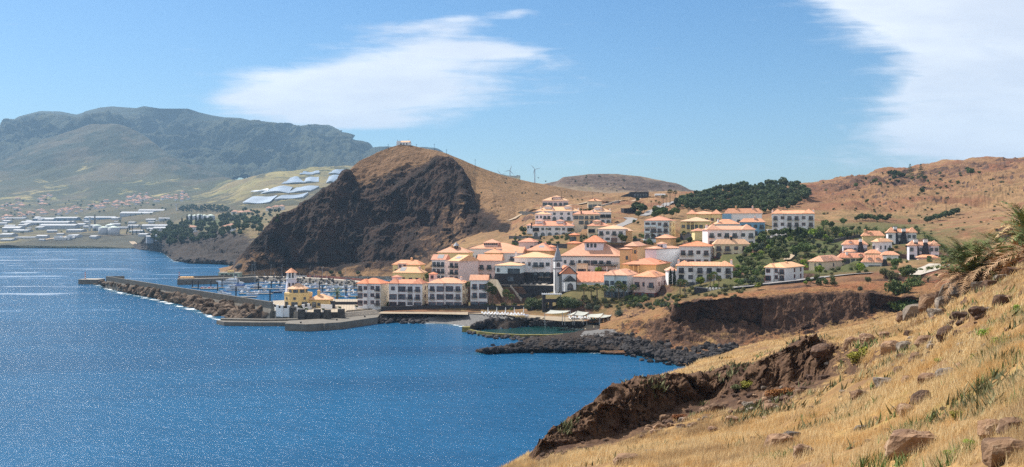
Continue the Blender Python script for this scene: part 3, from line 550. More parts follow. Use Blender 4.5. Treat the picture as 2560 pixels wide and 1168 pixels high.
# ---------------------------------------------------------------- building kit
def roof_mat(name, ca, cb):
    m, T = newmat(name)
    tc = T.n('ShaderNodeTexCoord'); o = T.n('ShaderNodeSeparateXYZ', Vector=tc.outputs['Object']); n = T.n('ShaderNodeSeparateXYZ', Vector=tc.outputs['Normal'])
    side = T.m('GREATER_THAN', T.m('ABSOLUTE', n.outputs[0]), T.m('ABSOLUTE', n.outputs[1]))
    t = T.m('ADD', T.m('MULTIPLY', o.outputs[1], side), T.m('MULTIPLY', o.outputs[0], T.m('SUBTRACT', 1.0, side)))
    ww = T.m('SINE', T.m('MULTIPLY', t, 2 * math.pi / .62)); w2 = T.m('SINE', T.m('MULTIPLY', o.outputs[2], 2 * math.pi / .22))
    nn_ = T.noise(tc.outputs['Object'], .5, 5, .7); n3 = T.noise(tc.outputs['Object'], 3.5, 3, .6)
    rnd = T.n('ShaderNodeObjectInfo').outputs['Random']
    c = T.mix(T.sm(nn_, .3, .7), ca, cb)
    c = T.mix(T.m('MULTIPLY', T.sm(n3, .5, .8), .35), c, tuple(x * .6 for x in ca))
    c = T.mix(T.sm(ww, -.1, -1.0, 0, .45), c, tuple(x * .45 for x in ca))
    hs = T.n('ShaderNodeHueSaturation', Color=c, Value=T.m('ADD', .92, T.m('MULTIPLY', rnd, .14)), Saturation=T.m('ADD', .9, T.m('MULTIPLY', rnd, .15)))
    h = T.m('ADD', ww, T.m('MULTIPLY', w2, .4))
    out(T, hs.outputs[0], .8, h, .6, .06, .25); return m
RO = {'o': roof_mat('tile_orange', (.72, .34, .20), (.79, .42, .265)), 'r': roof_mat('tile_red_orange', (.66, .25, .14), (.73, .32, .19)),
      'p': roof_mat('tile_peach', (.77, .45, .26), (.83, .50, .31)), 'k': roof_mat('tile_pink', (.70, .31, .195), (.78, .37, .24))}
WA = {k: plain_mat('plaster_' + n, c, .85, .06, .35, streak=.10) for k, n, c in (
    ('w', 'white', (.78, .79, .82)), ('c', 'cream', (.76, .66, .50)), ('y', 'yellow', (.74, .54, .25)), ('o', 'ochre', (.72, .47, .24)),
    ('l', 'lilac_white', (.70, .69, .78)), ('k', 'pink', (.76, .60, .57)), ('b', 'blue', (.22, .42, .62)), ('a', 'aqua_white', (.62, .74, .80)),
    ('f', 'lemon', (.78, .64, .34)), ('g', 'warm_grey', (.48, .44, .42)))}
TR = {'m': plain_mat('maroon_paint', (.20, .055, .045), .6), 'd': plain_mat('dark_grey_paint', (.055, .058, .065), .6), 't': plain_mat('brown_timber', (.11, .06, .04), .7), 's': plain_mat('slate_trim', (.16, .17, .19), .7)}
m_basalt = plain_mat('dark_basalt_wall', (.045, .045, .052), .9, .35, 1.4, .5)
m_basalt2 = plain_mat('basalt_masonry', (.075, .070, .068), .9, .5, .9, .6)
m_concrete = plain_mat('weathered_concrete', (.17, .155, .135), .9, .25, .5, .3, streak=.5)
m_paleconc = plain_mat('pale_concrete', (.46, .41, .35), .9, .15, .5)
m_white = plain_mat('white_paint', (.80, .81, .83), .5, .04)
m_iron = plain_mat('dark_iron', (.03, .03, .035), .5, metal=.3)
m_steel = plain_mat('grey_steel', (.45, .47, .50), .4, metal=.5)
m, T = newmat('window_glass')
gi = T.noise(T.n('ShaderNodeNewGeometry').outputs[0], .35, 2, .5)
out(T, T.mix(T.sm(gi, .4, .6), (.035, .045, .06), (.11, .13, .16)), .08, spec=.8); m_glass = m
m, T = newmat('curtained_glass')
out(T, (.34, .34, .35), .15, spec=.7); m_glass2 = m
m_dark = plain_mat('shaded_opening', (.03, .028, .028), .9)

WCACHE = {}
def win_meshes(kind, w_, h_, trim):
    key = (kind, round(w_, 1), round(h_, 1), trim)
    if key in WCACHE: return WCACHE[key]
    w2 = w_ / 2; t = .16; mb = MB(); pr = .12
    if kind == 'A':     # arched opening
        n = 8; arc = [(w2 * math.cos(math.pi * i / n), h_ - w2 + w2 * math.sin(math.pi * i / n)) for i in range(n + 1)]
        pts = [(w2, 0)] + arc + [(-w2, 0)]
        o2 = [((w2 + t) * math.cos(math.pi * i / n), h_ - w2 + (w2 + t) * math.sin(math.pi * i / n)) for i in range(n + 1)]
        outp = [(w2 + t, 0)] + o2 + [(-w2 - t, 0)]
        k = len(pts); Vt = [(x, -pr, z) for x, z in pts] + [(x, -pr, z) for x, z in outp] + [(x, 0, z) for x, z in pts] + [(x, 0, z) for x, z in outp]
        Fc = [(i, i + 1, k + i + 1, k + i)[::-1] for i in range(k - 1)] + [(k + i, k + i + 1, 3 * k + i + 1, 3 * k + i)[::-1] for i in range(k - 1)] + [(i, 2 * k + i, 2 * k + i + 1, i + 1)[::-1] for i in range(k - 1)]
        mb.add(Vt, Fc); pane = MB().add([(x, -.03, z) for x, z in pts], [tuple(range(k))])
    else:
        mb.box(-w2 - t, -w2, -pr, 0, -t, h_ + t); mb.box(w2, w2 + t, -pr, 0, -t, h_ + t)
        mb.box(-w2, w2, -pr, 0, -t, 0); mb.box(-w2, w2, -pr, 0, h_, h_ + t)
        nm = 1 if w_ < 2 else (2 if w_ < 3 else 3)
        for i in range(nm):
            x = -w2 + w_ * (i + 1) / (nm + 1); mb.box(x - .035, x + .035, -pr * .6, -.03, 0, h_)
        pane = MB().add([(-w2, -.03, 0), (w2, -.03, 0), (w2, -.03, h_), (-w2, -.03, h_)], [(0, 1, 2, 3)])
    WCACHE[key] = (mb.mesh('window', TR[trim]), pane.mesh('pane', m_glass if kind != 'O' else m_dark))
    return WCACHE[key]
def add_window(parent, kind, x, y, z, w_, h_, trim, rz=0, name='window'):
    a, b = win_meshes(kind, w_, h_, trim)
    o = link(name, a, parent, (x, y, z), rz); link('pane', b, o); return o
BCACHE = {}
def add_balcony(parent, x, y, z, w_, dep=1.1, solid=None, rz=0):
    key = (round(w_, 1), dep, solid)
    if key not in BCACHE:
        w2 = w_ / 2; s = MB().box(-w2, w2, -dep, 0, -.18, 0); r = MB()
        if solid:
            r.box(-w2, w2, -dep, -dep + .15, 0, 1.0); r.box(-w2, -w2 + .15, -dep + .15, 0, 0, 1.0); r.box(w2 - .15, w2, -dep + .15, 0, 0, 1.0)
        else:
            r.box(-w2, w2, -dep, -dep + .06, .95, 1.03); r.box(-w2, w2, -dep, -dep + .05, .08, .14)
            n = int(w_ / .28)
            for i in range(n + 1): q = -w2 + (w_ - .05) * i / n; r.box(q, q + .05, -dep, -dep + .05, .14, .95)
            for sx in (-w2, w2 - .05):
                r.box(sx, sx + .05, -dep + .06, 0, .95, 1.03)
                for i in range(3): q = -dep + .2 + i * .3; r.box(sx, sx + .05, q, q + .05, .0, .95)
        BCACHE[key] = (s.mesh('balcony', m_paleconc), r.mesh('railing', WA[solid] if solid else m_iron))
    a, b = BCACHE[key]; o = link('balcony', a, parent, (x, y, z), rz); link('railing', b, o); return o
def hip_into(mb, x0, x1, y0, y1, z, h, ov=.55, th=.16, gable=None):
    x0 -= ov; x1 += ov; y0 -= ov; y1 += ov; W_, D_ = x1 - x0, y1 - y0
    if gable == 'x':     # ridge along x, gables at the ends
        a, b = (x0, (y0 + y1) / 2), (x1, (y0 + y1) / 2)
    elif gable == 'y':
        a, b = ((x0 + x1) / 2, y0), ((x0 + x1) / 2, y1)
    elif W_ >= D_:
        a, b = (x0 + D_ / 2, (y0 + y1) / 2), (x1 - D_ / 2, (y0 + y1) / 2)
    else:
        a, b = ((x0 + x1) / 2, y0 + W_ / 2), ((x0 + x1) / 2, y1 - W_ / 2)
    V = [(x0, y0, z), (x1, y0, z), (x1, y1, z), (x0, y1, z), (x0, y0, z + th), (x1, y0, z + th), (x1, y1, z + th), (x0, y1, z + th), (a[0], a[1], z + th + h), (b[0], b[1], z + th + h)]
    if (gable == 'x') or (gable is None and W_ >= D_):
        Fc = [(4, 5, 9, 8), (5, 6, 9), (6, 7, 8, 9), (7, 4, 8)]
    else:
        Fc = [(4, 5, 8), (5, 6, 9, 8), (6, 7, 9), (7, 4, 8, 9)]
    mb.add(V, Fc + [(0, 3, 2, 1), (0, 1, 5, 4), (1, 2, 6, 5), (2, 3, 7, 6), (3, 0, 4, 7)])
    return z + th + h
CHM = {}
def chimney(parent, x, y, z, wall='w', h=1.6, tile='o', sx=.9, name='chimney'):
    key = (wall, h, tile, sx)
    if key not in CHM:
        b = MB().box(-sx / 2, sx / 2, -sx / 2, sx / 2, -2.0, h)
        c = MB(); hip_into(c, -sx / 2, sx / 2, -sx / 2, sx / 2, h, .35, .12, .08)
        k = MB().box(-sx / 4, sx / 4, -sx / 2 - .03, -sx / 2, h - .6, h - .2).mesh('flue', m_dark)
        CHM[key] = (b.mesh('chimney', WA.get(wall) or m_basalt), c.mesh('chimney_cap', RO[tile] if tile in RO else m_basalt), k)
    a, b, k = CHM[key]; o = link(name, a, parent, (x, y, z)); link('chimney_cap', b, o); return o

def solve(pxl, pxm, pxr, d, th, side, D):
    u = Vector((math.cos(th), math.sin(th))); v = Vector((-math.sin(th), math.cos(th)))
    K = lambda p: (p - CX) / F
    if side == 'L':
        A = Vector((K(pxm) * d, d)); k = K(pxr); W_ = (k * A.y - A.x) / (u.x - k * u.y)
        if pxl is not None and pxl < pxm - 1:
            k = K(pxl); D = (k * A.y - A.x) / (v.x - k * v.y)
    else:
        A = Vector((K(pxl) * d, d)); k = K(pxm); W_ = (k * A.y - A.x) / (u.x - k * u.y); M = A + u * W_
        if pxr is not None and pxr > pxm + 1:
            k = K(pxr); D = (k * M.y - M.x) / (v.x - k * v.y)
    return A, W_, D
HOUSES = []
def house(label, px, yb, ye, yr, d, th=-15, side='R', D=9.5, wall='w', side_wall=None, roof='o', rows=("WBWB",), trim='d', sidew='', plinth=None, ph=1.0, twin=False, step=False,
          gable=None, chim=(), cup=(), dorm=(), cat='apartment house', name='apartment_house', group=None, porch=None, fl=None, ov=.55, pad=True, slab=None, parts=(), balc=None, cornice=False, wh=None):
    th = R(th); pxl, pxm, pxr = px
    A, W_, D = solve(pxl, pxm, pxr, d, th, side, D)
    if D < 6 or D > 24: print('HD', round(W_, 1), round(D, 1), label)
    D = max(3.5, min(D, 26))
    z0 = H - (yb - HY) / F * d; z1 = H - (ye - HY) / F * d
    dm = d + D * .5 * math.cos(th) + W_ * .5 * math.sin(th)
    z2 = H - (yr - HY) / F * dm; hr = max(.6, z2 - z1 - .16)
    HOUSES.append(dict(label=label, A=A, W=W_, D=D, th=th, z0=z0, z1=z1, hr=hr, wall=wall, side_wall=side_wall, roof=roof, rows=rows, trim=trim, sidew=sidew, plinth=plinth, ph=ph, twin=twin, step=step, gable=gable,
                       chim=chim, cup=cup, dorm=dorm, cat=cat, name=name, group=group, porch=porch, fl=fl, ov=ov, slab=slab, side=side, parts=parts, balc=balc, cornice=cornice, wh=wh))
    c = Vector((A.x, A.y)) + Vector((math.cos(th), math.sin(th))) * W_ / 2 + Vector((-math.sin(th), math.cos(th))) * D / 2
    if pad: PADS.append((c.x, c.y, z0, W_ / 2 + .8, D / 2 + .8, th))
    return HOUSES[-1]
def build_house(h):
    W_, D, z0, z1 = h['W'], h['D'], h['z0'], h['z1']; hh = z1 - z0; FD = -4.0
    root = empty(h['name'], (h['A'].x, h['A'].y, z0), h['th'], h['label'], h['cat'], h['group'])
    wall = MB(); rf = MB(); hr = h['hr']; pj = .9
    wall.box(0, W_, 0, D, FD, hh)
    wx = []
    if h['twin']:
        ww = W_ * .27; hip_into(rf, 0, W_, 0, D, hh, hr * .72, h['ov'], gable=None)
        for xa in (0, W_ - ww):
            wall.box(xa + (.004 if xa == 0 else -.004), xa + ww + (.004 if xa == 0 else -.004), -pj, D * .5, FD + .01, hh + .02)
            hip_into(rf, xa, xa + ww, -pj, D * .62, hh + .03, hr, h['ov']); wx.append((xa, xa + ww))
    elif h['step']:
        ww = W_ * .45; xa = W_ - ww if h['step'] == 'R' else 0
        hip_into(rf, 0, W_, 0, D, hh, hr, h['ov'])
        wall.box(xa + (.004 if xa == 0 else -.004), xa + ww + (.004 if xa == 0 else -.004), -1.6, D * .4, FD + .01, hh + .02); hip_into(rf, xa, xa + ww, -1.6, D * .6, hh + .03, hr * .85, h['ov']); wx.append((xa, xa + ww)); pj = 1.6
    else:
        hip_into(rf, 0, W_, 0, D, hh, hr, h['ov'], gable=h['gable'])
        if h['gable'] == 'x':
            for xs in (0, W_): wall.add([(xs, 0, hh), (xs, D, hh), (xs, D / 2, hh + hr * D / (D + 2 * h['ov']))], [(0, 1, 2) if xs else (0, 2, 1)])
        if h['gable'] == 'y': wall.add([(0, 0, hh), (W_, 0, hh), (W_ / 2, 0, hh + hr * W_ / (W_ + 2 * h['ov']))], [(0, 1, 2)])
    wall.build('wall', WA[h['wall']], root)
    roof = rf.build('roof', RO[h['roof']], root)
    fm = MB().box(-h['ov'] + .1, W_ + h['ov'] - .1, -h['ov'] + .1, D + h['ov'] - .1, hh - .22, hh - .003)
    if not h['twin'] and not h['step']: fm.build('eaves', TR['d'] if h['cornice'] else WA[h['wall']], root)
    if h['side_wall']:  # a cream side carries the warm bounced light in its colour
        xs = W_ + .012 if h['side'] == 'R' else -.012
        MB().add([(xs, 0, FD), (xs, D, FD), (xs, D, hh - .23), (xs, 0, hh - .23)], [(0, 1, 2, 3)]).build('side_wall', WA[h['side_wall']], root)
    if h['plinth']:
        p = MB().box(-.05, W_ + .05, -.05, D + .05, FD + .02, h['ph'])
        for a, b in wx: p.box(a - .06, b + .06, -pj - .05, -.06, FD + .03, h['ph'] + .01)
        p.build('plinth', {'b': m_basalt, 'm': TR['m'], 's': TR['s'], 'g': WA['g']}[h['plinth']], root)
    rows = h['rows']; n = len(rows); fl = h['fl'] or (hh - .25) / n
    for r, row in enumerate(rows):          # top floor first
        zf = hh - .35 - (r + 1) * fl + .25
        k = len(row)
        for c, ch in enumerate(row):
            if ch == '-' : continue
            x = W_ * (c + .5) / k; y = 0
            for a, b in wx:
                if a - .01 <= x <= b + .01: y = -pj
            y -= .014 + (.05 if h['plinth'] else 0)
            tr = h['trim']; wh = min(1.35, fl * .48); dh = min(2.1, fl * .72)
            cw = W_ / k
            if ch == 'W': add_window(root, 'W', x, y, zf + .8, min(1.5, cw * .55), wh, tr)
            elif ch == 'w': add_window(root, 'W', x, y, zf + .9, min(.9, cw * .4), wh, tr)
            elif ch == 'B':
                add_window(root, 'W', x, y, zf + .1, min(1.7, cw * .6), dh, tr, name='balcony_door'); add_balcony(root, x, y, zf + .05, min(2.7, cw * .92), solid=None)
            elif ch == 'S':
                add_window(root, 'W', x, y, zf + .1, min(2.0, cw * .6), dh, tr, name='balcony_door'); add_balcony(root, x, y, zf + .05, min(3.2, cw * .95), 1.3, solid=h['balc'] or h['wall'])
            elif ch == 'T': add_window(root, 'W', x, y, zf + .1, min(3.6, cw * .82), dh, tr, name='window')
            elif ch == 'A': add_window(root, 'A', x, y, zf + .0, min(2.2, cw * .72), min(2.5, fl * .85), tr)
            elif ch == 'a': add_window(root, 'A', x, y, zf + .5, min(1.0, cw * .45), min(1.9, fl * .65), tr)
            elif ch == 'P':
                add_window(root, 'O', x, y, zf + .1, cw * .86, dh, tr, name='loggia_opening'); add_balcony(root, x, y, zf + .05, cw * .95, .8, solid=None)
    if h['sidew']:
        for r in range(n):
            zf = hh - .35 - (r + 1) * fl + .25
            for c, ch in enumerate(h['sidew']):
                if ch == '-': continue
                y = D * (c + .5) / len(h['sidew'])
                if h['side'] == 'R': add_window(root, 'W', W_ + .016, y, zf + .8, .9, min(1.4, fl * .5), h['trim'], rz=R(90))
                else: add_window(root, 'W', -.016, y, zf + .8, .9, min(1.4, fl * .5), h['trim'], rz=R(-90))
    zr = hh + hr * .5
    for c in h['chim']:
        fx, fy = c[0], c[1]; wl = c[2] if len(c) > 2 else h['wall']; hc = c[3] if len(c) > 3 else 1.3
        chimney(roof, W_ * fx, D * fy, hh + hr * max(0.1, min(1, 2 * min(fx, 1 - fx) * W_ / D, 2 * min(fy, 1 - fy))), wl, hc, h['roof'])
    for fx, s_ in h['cup']:
        b = MB().box(W_ * fx - s_, W_ * fx + s_, D * .42 - s_, D * .42 + s_, hh + hr * .3, hh + hr * .95 + .35).build('cupola', WA[h['wall']], roof)
        c = MB(); hip_into(c, W_ * fx - s_, W_ * fx + s_, D * .42 - s_, D * .42 + s_, hh + hr * .95 + .35, .9, .45); c.build('cupola_roof', RO[h['roof']], roof)
    for fx in h['dorm']:
        x = W_ * fx; dm = MB().box(x - .7, x + .7, D * .08, D * .4, hh + .3, hh + hr * .22 + 1.0)
        dm.build('dormer', WA[h['wall']], roof); c = MB(); hip_into(c, x - .7, x + .7, D * .08, D * .4, hh + hr * .22 + 1.0, .5, .25, .1, gable='y'); c.build('dormer_roof', RO[h['roof']], roof)
    if h['porch']:      # (x0 fraction, x1 fraction, floor index from top) timber pergola on posts
        a, b, r = h['porch']; zt = hh - .2 - r * fl; g_ = MB()
        g_.box(W_ * a, W_ * b, -2.2, -.02, zt - .25, zt - .1)
        nb = max(3, int(W_ * (b - a) / .8))
        for i in range(nb): q = W_ * a + (W_ * (b - a) - .12) * i / (nb - 1); g_.box(q, q + .12, -2.5, -.02, zt - .1, zt)
        g_.build('pergola', TR['t'], root)
        for q in (a + .01, (a + b) / 2, b - .01): MB().box(W_ * q - .22, W_ * q + .22, -2.3, -1.9, FD, zt - .25).build('porch_post', WA[h['wall']], root)
    for fn in h['parts']: fn(root, W_, D, hh, hr, h)
    h['root'] = root
    return root
# ---------------------------------------------------------------- the resort houses (pixel survey of the photo)
GA = 'tile roofed houses of the seaside resort'
def hs(label, px, yb, ye, yr, d, **k):
    k.setdefault('group', GA); return house(label, px, yb, ye, yr, d, **k)
def cupola_lantern(root, W_, D, hh, hr, h):
    x, y, z = W_ * .55, D * .4, hh + hr * .6; r = .9
    b = MB(); b.box(x - r, x + r, y - r, y + r, z - 1, z + .7)
    for sx in (-1, 0, 1):
        for sy in (-1, 0, 1):
            if sx or sy: b.box(x + sx * (r - .12) - .12, x + sx * (r - .12) + .12, y + sy * (r - .12) - .12, y + sy * (r - .12) + .12, z + .7, z + 2.0)
    b.build('lantern', TR['d'], root)
    MB().cone(x, y, z + 2.0, z + 3.9, 1.9, .05, 8).build('lantern_roof', m_silver, root)
def skylight(fx, fy):
    def f(root, W_, D, hh, hr, h):
        x, y = W_ * fx, D * fy; s = hr / (D / 2 + .55); z = hh + .16 + s * (y + .55)
        mb = MB(); w2, l = 1.5, 1.3
        mb.add([(x - w2, y - l, z - l * s + .12), (x + w2, y - l, z - l * s + .12), (x + w2, y + l, z + l * s + .12), (x - w2, y + l, z + l * s + .12), (x - w2, y - l, z - l * s), (x + w2, y - l, z - l * s), (x + w2, y + l, z + l * s), (x - w2, y + l, z + l * s)],
               [(0, 1, 2, 3), (4, 5, 1, 0), (5, 6, 2, 1), (6, 7, 3, 2), (7, 4, 0, 3)])
        mb.build('skylight', m_glass2, root)
    return f
def turret(fx, fy, w_, h_, roof='r', wall='k', wins=1, ht=.9):
    def f(root, W_, D, hh, hr, h):
        x, y = W_ * fx, D * fy
        t = MB().box(x - w_ / 2, x + w_ / 2, y - w_ / 2, y + w_ / 2, 0, hh + h_).build('turret', WA[wall], root)
        c = MB(); hip_into(c, x - w_ / 2, x + w_ / 2, y - w_ / 2, y + w_ / 2, hh + h_, ht, .4); c.build('turret_roof', RO[roof], t)
        for i in range(wins): add_window(t, 'W', x + (i - (wins - 1) / 2) * w_ / wins, y - w_ / 2 - .01, hh + h_ - 1.9, min(1.1, w_ / wins * .5), 1.2, h['trim'])
    return f
def dark_stack(fx, w_=1.7, top=2.2, bay=True):
    """broad tapering basalt chimney standing against the front wall with a white cap"""
    def f(root, W_, D, hh, hr, h):
        x = W_ * fx; z = hh + top
        V = [(x - w_, -.9, -4), (x + w_, -.9, -4), (x + w_, .3, -4), (x - w_, .3, -4), (x - w_, -.9, hh * .45), (x + w_, -.9, hh * .45), (x + w_, .3, hh * .45), (x - w_, .3, hh * .45),
             (x - w_ * .45, -.8, z - 1), (x + w_ * .45, -.8, z - 1), (x + w_ * .45, .3, z - 1), (x - w_ * .45, .3, z - 1)]
        s = MB().add(V, [(0, 1, 5, 4), (1, 2, 6, 5), (3, 0, 4, 7), (2, 3, 7, 6), (4, 5, 9, 8), (5, 6, 10, 9), (7, 4, 8, 11), (6, 7, 11, 10), (8, 9, 10, 11)]).build('chimney_stack', m_basalt, root)
        MB().box(x - w_ * .5, x + w_ * .5, -.85, .35, z - 1, z + .4).build('chimney_head', m_white, s)
        MB().box(x - w_ * .6, x + w_ * .6, -.95, .45, z + .4, z + .6).build('chimney_cap', m_basalt, s)
    return f
m_silver = plain_mat('grey_zinc', (.24, .26, .31), .6, .15)
# marina row
hs('white marina block with maroon windows at the left end of the waterfront row', (898, 951, 972), 764, 709, 695, 402, th=-18, wall='w', side_wall='c', roof='r', trim='m', rows=('BWWB', 'TWWB', 'TWWB'), sidew='', step='L', plinth=None)
hs('white marina block with a square turret behind its roof, second in the waterfront row', (974, 1056, 1070), 768, 709, 695, 402, th=-12, side_wall='c', roof='r', trim='m', rows=('WTBB', 'TTBB', 'TTST'), sidew='w', plinth='b', ph=1.2, twin=True, parts=(turret(.08, .75, 3.4, 2.6, 'r', 'l'),))
hs('white marina block with eight large maroon framed windows between two tall palms', (1073, 1155, 1171), 768, 708, 694, 400, th=-12, side_wall='c', roof='o', trim='m', rows=('BTTB', 'BTTB', 'TTTT'), sidew='ww', plinth='b', ph=1.3, step='L', parts=(turret(-.06, .8, 3.0, 3.6, 'r', 'k'),), chim=((.85, .6, 'w', 1.6),))
hs('pale marina block with a peach gable roof at the right end of the waterfront row', (1176, 1218, 1222), 768, 701, 687, 398, th=-6, roof='o', trim='m', rows=('BT', 'BT', 'TT'), plinth='b', ph=2.0, gable='x', D=8)
# behind the row
hs('yellow apartment house with a lilac centre bay under the dark cliff', (982, 1052, 1062), 706, 662, 650, 470, th=-14, wall='f', roof='o', trim='m', rows=('WTWW', 'WWWW'), sidew='w', chim=((.6, .5, 'o', 1.2),), step='R', parts=(turret(.36, .3, 5, .6, 'o', 'k', 2),))
hs('low yellow house with a skylight in its pale roof behind the waterfront row', (984, 1052, 1066), 706, 682, 667, 448, th=-16, wall='f', roof='p', trim='m', rows=('wwWW',), sidew='w', chim=((.85, .5, 'k', 1.4),), parts=(skylight(.3, .25),))
hs('four storey white apartment block with rows of balconies and a roof skylight', (1080, 1112, 1124), 702, 650, 636, 432, th=-16, roof='k', trim='d', rows=('BBB', 'BBB', 'BBB'), gable='x', D=12, parts=(skylight(.6, .25),))
hs('pink gabled apartment block with a blank gable wall and a roof skylight', (1123, 1147, 1195), 704, 653, 637, 428, th=-38, wall='k', roof='p', trim='d', rows=('BB', 'BB', 'SB'), gable='x', parts=(skylight(.5, .25),))
hs('yellow house with a silver lantern cupola on its red roof', (1094, 1170, 1182), 680, 632, 618, 470, th=-12, wall='f', roof='o', trim='d', rows=('--W-', 'W-W-'), sidew='w', chim=((.4, .5, 'o', 1.2),), parts=(cupola_lantern,))
hs('pale pink apartment block with glazed balconies right of the pink gable', (1194, 1252, 1258), 697, 652, 636, 440, th=-8, wall='k', roof='o', trim='d', rows=('BBB', 'BBB'), gable='x', D=9)
hs('long white house with arched windows and a lantern storey on its roof', (1175, 1296, 1306), 650, 622, 607, 500, th=-8, roof='o', trim='d', rows=('wwaaa-w---',), parts=(lambda root, W_, D, hh, hr, h: arcade_lantern(root, W_, D, hh, hr),))
hs('yellow house with a small chimney behind the pink gable', (1212, 1250, 1262), 668, 633, 622, 462, th=-14, wall='y', roof='o', trim='d', rows=('--w', '-w-'), chim=((.5, .5, 'o', 1.1),))
hs('white house with a plain peach roof above the hotel terrace', (1255, 1305, 1316), 672, 633, 617, 465, th=-12, roof='o', trim='d', rows=('-B-', '-B-'), gable='x', D=10)
hs('pink walled house with two stepped hip roofs below the hillside terraces', (1297, 1336, 1345), 625, 605, 595, 520, th=-12, wall='k', roof='k', trim='d', rows=('--W',), parts=(turret(.6, .5, 4, 1.2, 'k', 'c'),))
hs('ochre house with a broad pink tile roof and a small terrace behind the white hotel', (1316, 1376, 1398), 652, 627, 607, 470, th=-22, wall='o', roof='k', trim='d', rows=('BB-',), parts=(skylight(.55, .25), turret(.8, .6, 4, 2.0, 'k', 'k', 1),), chim=((.6, .5, 'k', 1.2),))
hs('three storey white hotel wing with a long pale peach roof', (1286, 1377, 1390), 716, 644, 630, 426, th=-12, roof='p', trim='d', rows=('TwwBBW', 'TW-WBB', 'T-TTTT'), sidew='', D=11, plinth='b', ph=6.8, chim=((.0, .25, 'w', 2.6),), cornice=False)
hs('low white hotel pavilion with a railed terrace on a black stone podium', (1238, 1300, 1312), 716, 664, 655, 412, th=-10, wall='a', roof='p', trim='d', rows=('w-TT', '--T-'), D=8, plinth='b', ph=6.0, fl=3.6)
hs('large white hotel hall with a square clerestory tower on its wide tile roof', (1404, 1549, 1562), 686, 640, 603, 428, th=-14, side_wall='c', roof='o', trim='d', rows=('wBwTTBB-', 'W-TT-TTw'), D=24, cornice=True, ov=.9, parts=(lambda root, W_, D, hh, hr, h: clerestory(root, W_, D, hh, hr, h),), porch=(.62, .97, 1), cat='hotel', name='hotel_hall')
hs('orange tiled single storey annex between the chapel and the blue house', (1443, 1517, None), 712, 706, 679, 402, th=-4, roof='r', trim='d', rows=('wwwwww',), D=15, gable='x', cat='annex', name='hotel_annex')
hs('small ochre tower with a red pyramid roof left of the clerestory tower', (1424, 1441, 1449), 628, 588, 582, 470, th=-25, wall='o', roof='r', trim='d', rows=('TT',), fl=3, cornice=True)
hs('low ochre block with a flat hip roof under the small ochre tower', (1418, 1442, 1456), 640, 609, 603, 455, th=-25, wall='o', roof='r', trim='d', rows=('---',), cornice=True)
hs('ochre square tower with two small windows right of the hotel hall', (1563, 1593, 1615), 682, 616, 604, 420, th=-20, wall='o', roof='o', trim='d', rows=('-ww', '---', '---'), cornice=True)
hs('lower ochre block with one window against the side of the hotel hall', (1550, 1573, 1580), 684, 623, 619, 402, th=-20, wall='o', roof='o', trim='d', rows=('-w', '--'), cornice=True)
hs('big blank lilac and white hall with a small lantern on its flat edge', (1613, 1641, 1703), 690, 622, 615, 414, th=-42, wall='l', side_wall='w', roof='o', trim='d', rows=('---', '---'), sidew='', cornice=True, parts=(turret(.7, .35, 3.2, 2.2, 'o', 'l', 2),))
hs('peach block with a low hip roof behind the blank lilac hall', (1640, 1676, 1690), 618, 596, 586, 450, th=-22, wall='o', roof='o', trim='d', rows=('---',), cornice=True)
hs('long ochre house with a timber pergola on its terrace below the lilac hall', (1557, 1640, 1677), 700, 661, 645, 396, th=-24, wall='y', roof='r', trim='t', rows=('-WTTWw',), sidew='ww', porch=(.22, .52, 0), chim=((.9, .5, 'y', 1.0),))
hs('pale blue white house with a stepped balcony above the palms by the chapel annex', (1513, 1568, 1600), 742, 688, 672, 380, th=-24, wall='a', roof='o', trim='d', rows=('BWSB', 'WT-B'), step='L', plinth='s', ph=2.2, chim=((.8, .5, 'k', 1.4),))
hs('pink house with a maroon painted ground floor and red shutters', (1583, 1640, 1668), 746, 692, 676, 375, th=-24, wall='k', roof='o', trim='m', rows=('BWB', 'WTT'), sidew='ww', plinth='m', ph=2.6, chim=((.85, .3, 'k', 1.6),), step='R')
hs('white twin gabled house with cypresses in front of its balconies above the bridge', (1692, 1832, None), 720, 665, 651, 368, th=-12, side='R', roof='o', trim='d', rows=('BWBBWB', 'BWBBWB', 'TTTTTA'), twin=True, chim=((.03, .2, 'w', 2.0), (.98, .4, 'w', 2.2)), D=11)
hs('small white annex with an orange roof behind two cypresses', (1671, 1692, None), 715, 677, 667, 372, th=0, roof='o', trim='d', rows=('w', '-', '-'), D=7)
hs('white house with maroon windows and a deep red tile roof above the twin gabled house', (1698, 1775, 1794), 662, 616, 603, 408, th=-16, roof='r', trim='m', rows=('BBWB', 'TTBB'), sidew='ww', balc='w')
hs('cream house with arched maroon loggia right of the deep red roofed house', (1786, 1873, 1876), 646, 611, 598, 412, th=-2, side='R', wall='c', roof='p', trim='m', rows=('BBWB', 'ATWB'), plinth='m', ph=.9, chim=((.5, .5, 'r', 1.4),))
hs('long white house with two hip gables and grey balconies in the middle of the slope', (1756, 1768, 1886), 616, 575, 561, 425, th=1, side='L', roof='o', trim='d', rows=('BWBBWB', 'BWBBWB'), twin=True, balc='w', chim=((.02, .3, 'w', 2.0), (.55, .9, 'o', 1.2)))
hs('yellow house with a timber loggia behind the long white house', (1701, 1775, 1790), 592, 554, 543, 484, th=-16, wall='f', roof='p', trim='t', rows=('WTTWB', 'WTTWB'), sidew='ww', porch=(.2, .5, 0))
hs('narrow yellow block below the yellow house with a loggia', (1737, 1762, None), 600, 578, 571, 455, th=0, wall='f', roof='r', trim='t', rows=('--', '--'), D=8)
hs('yellow house with two low hip roofs below the pine wood', (1718, 1802, 1816), 556, 536, 525, 525, th=-14, wall='f', roof='o', trim='m', rows=('WWWWWW',), sidew='', twin=True)
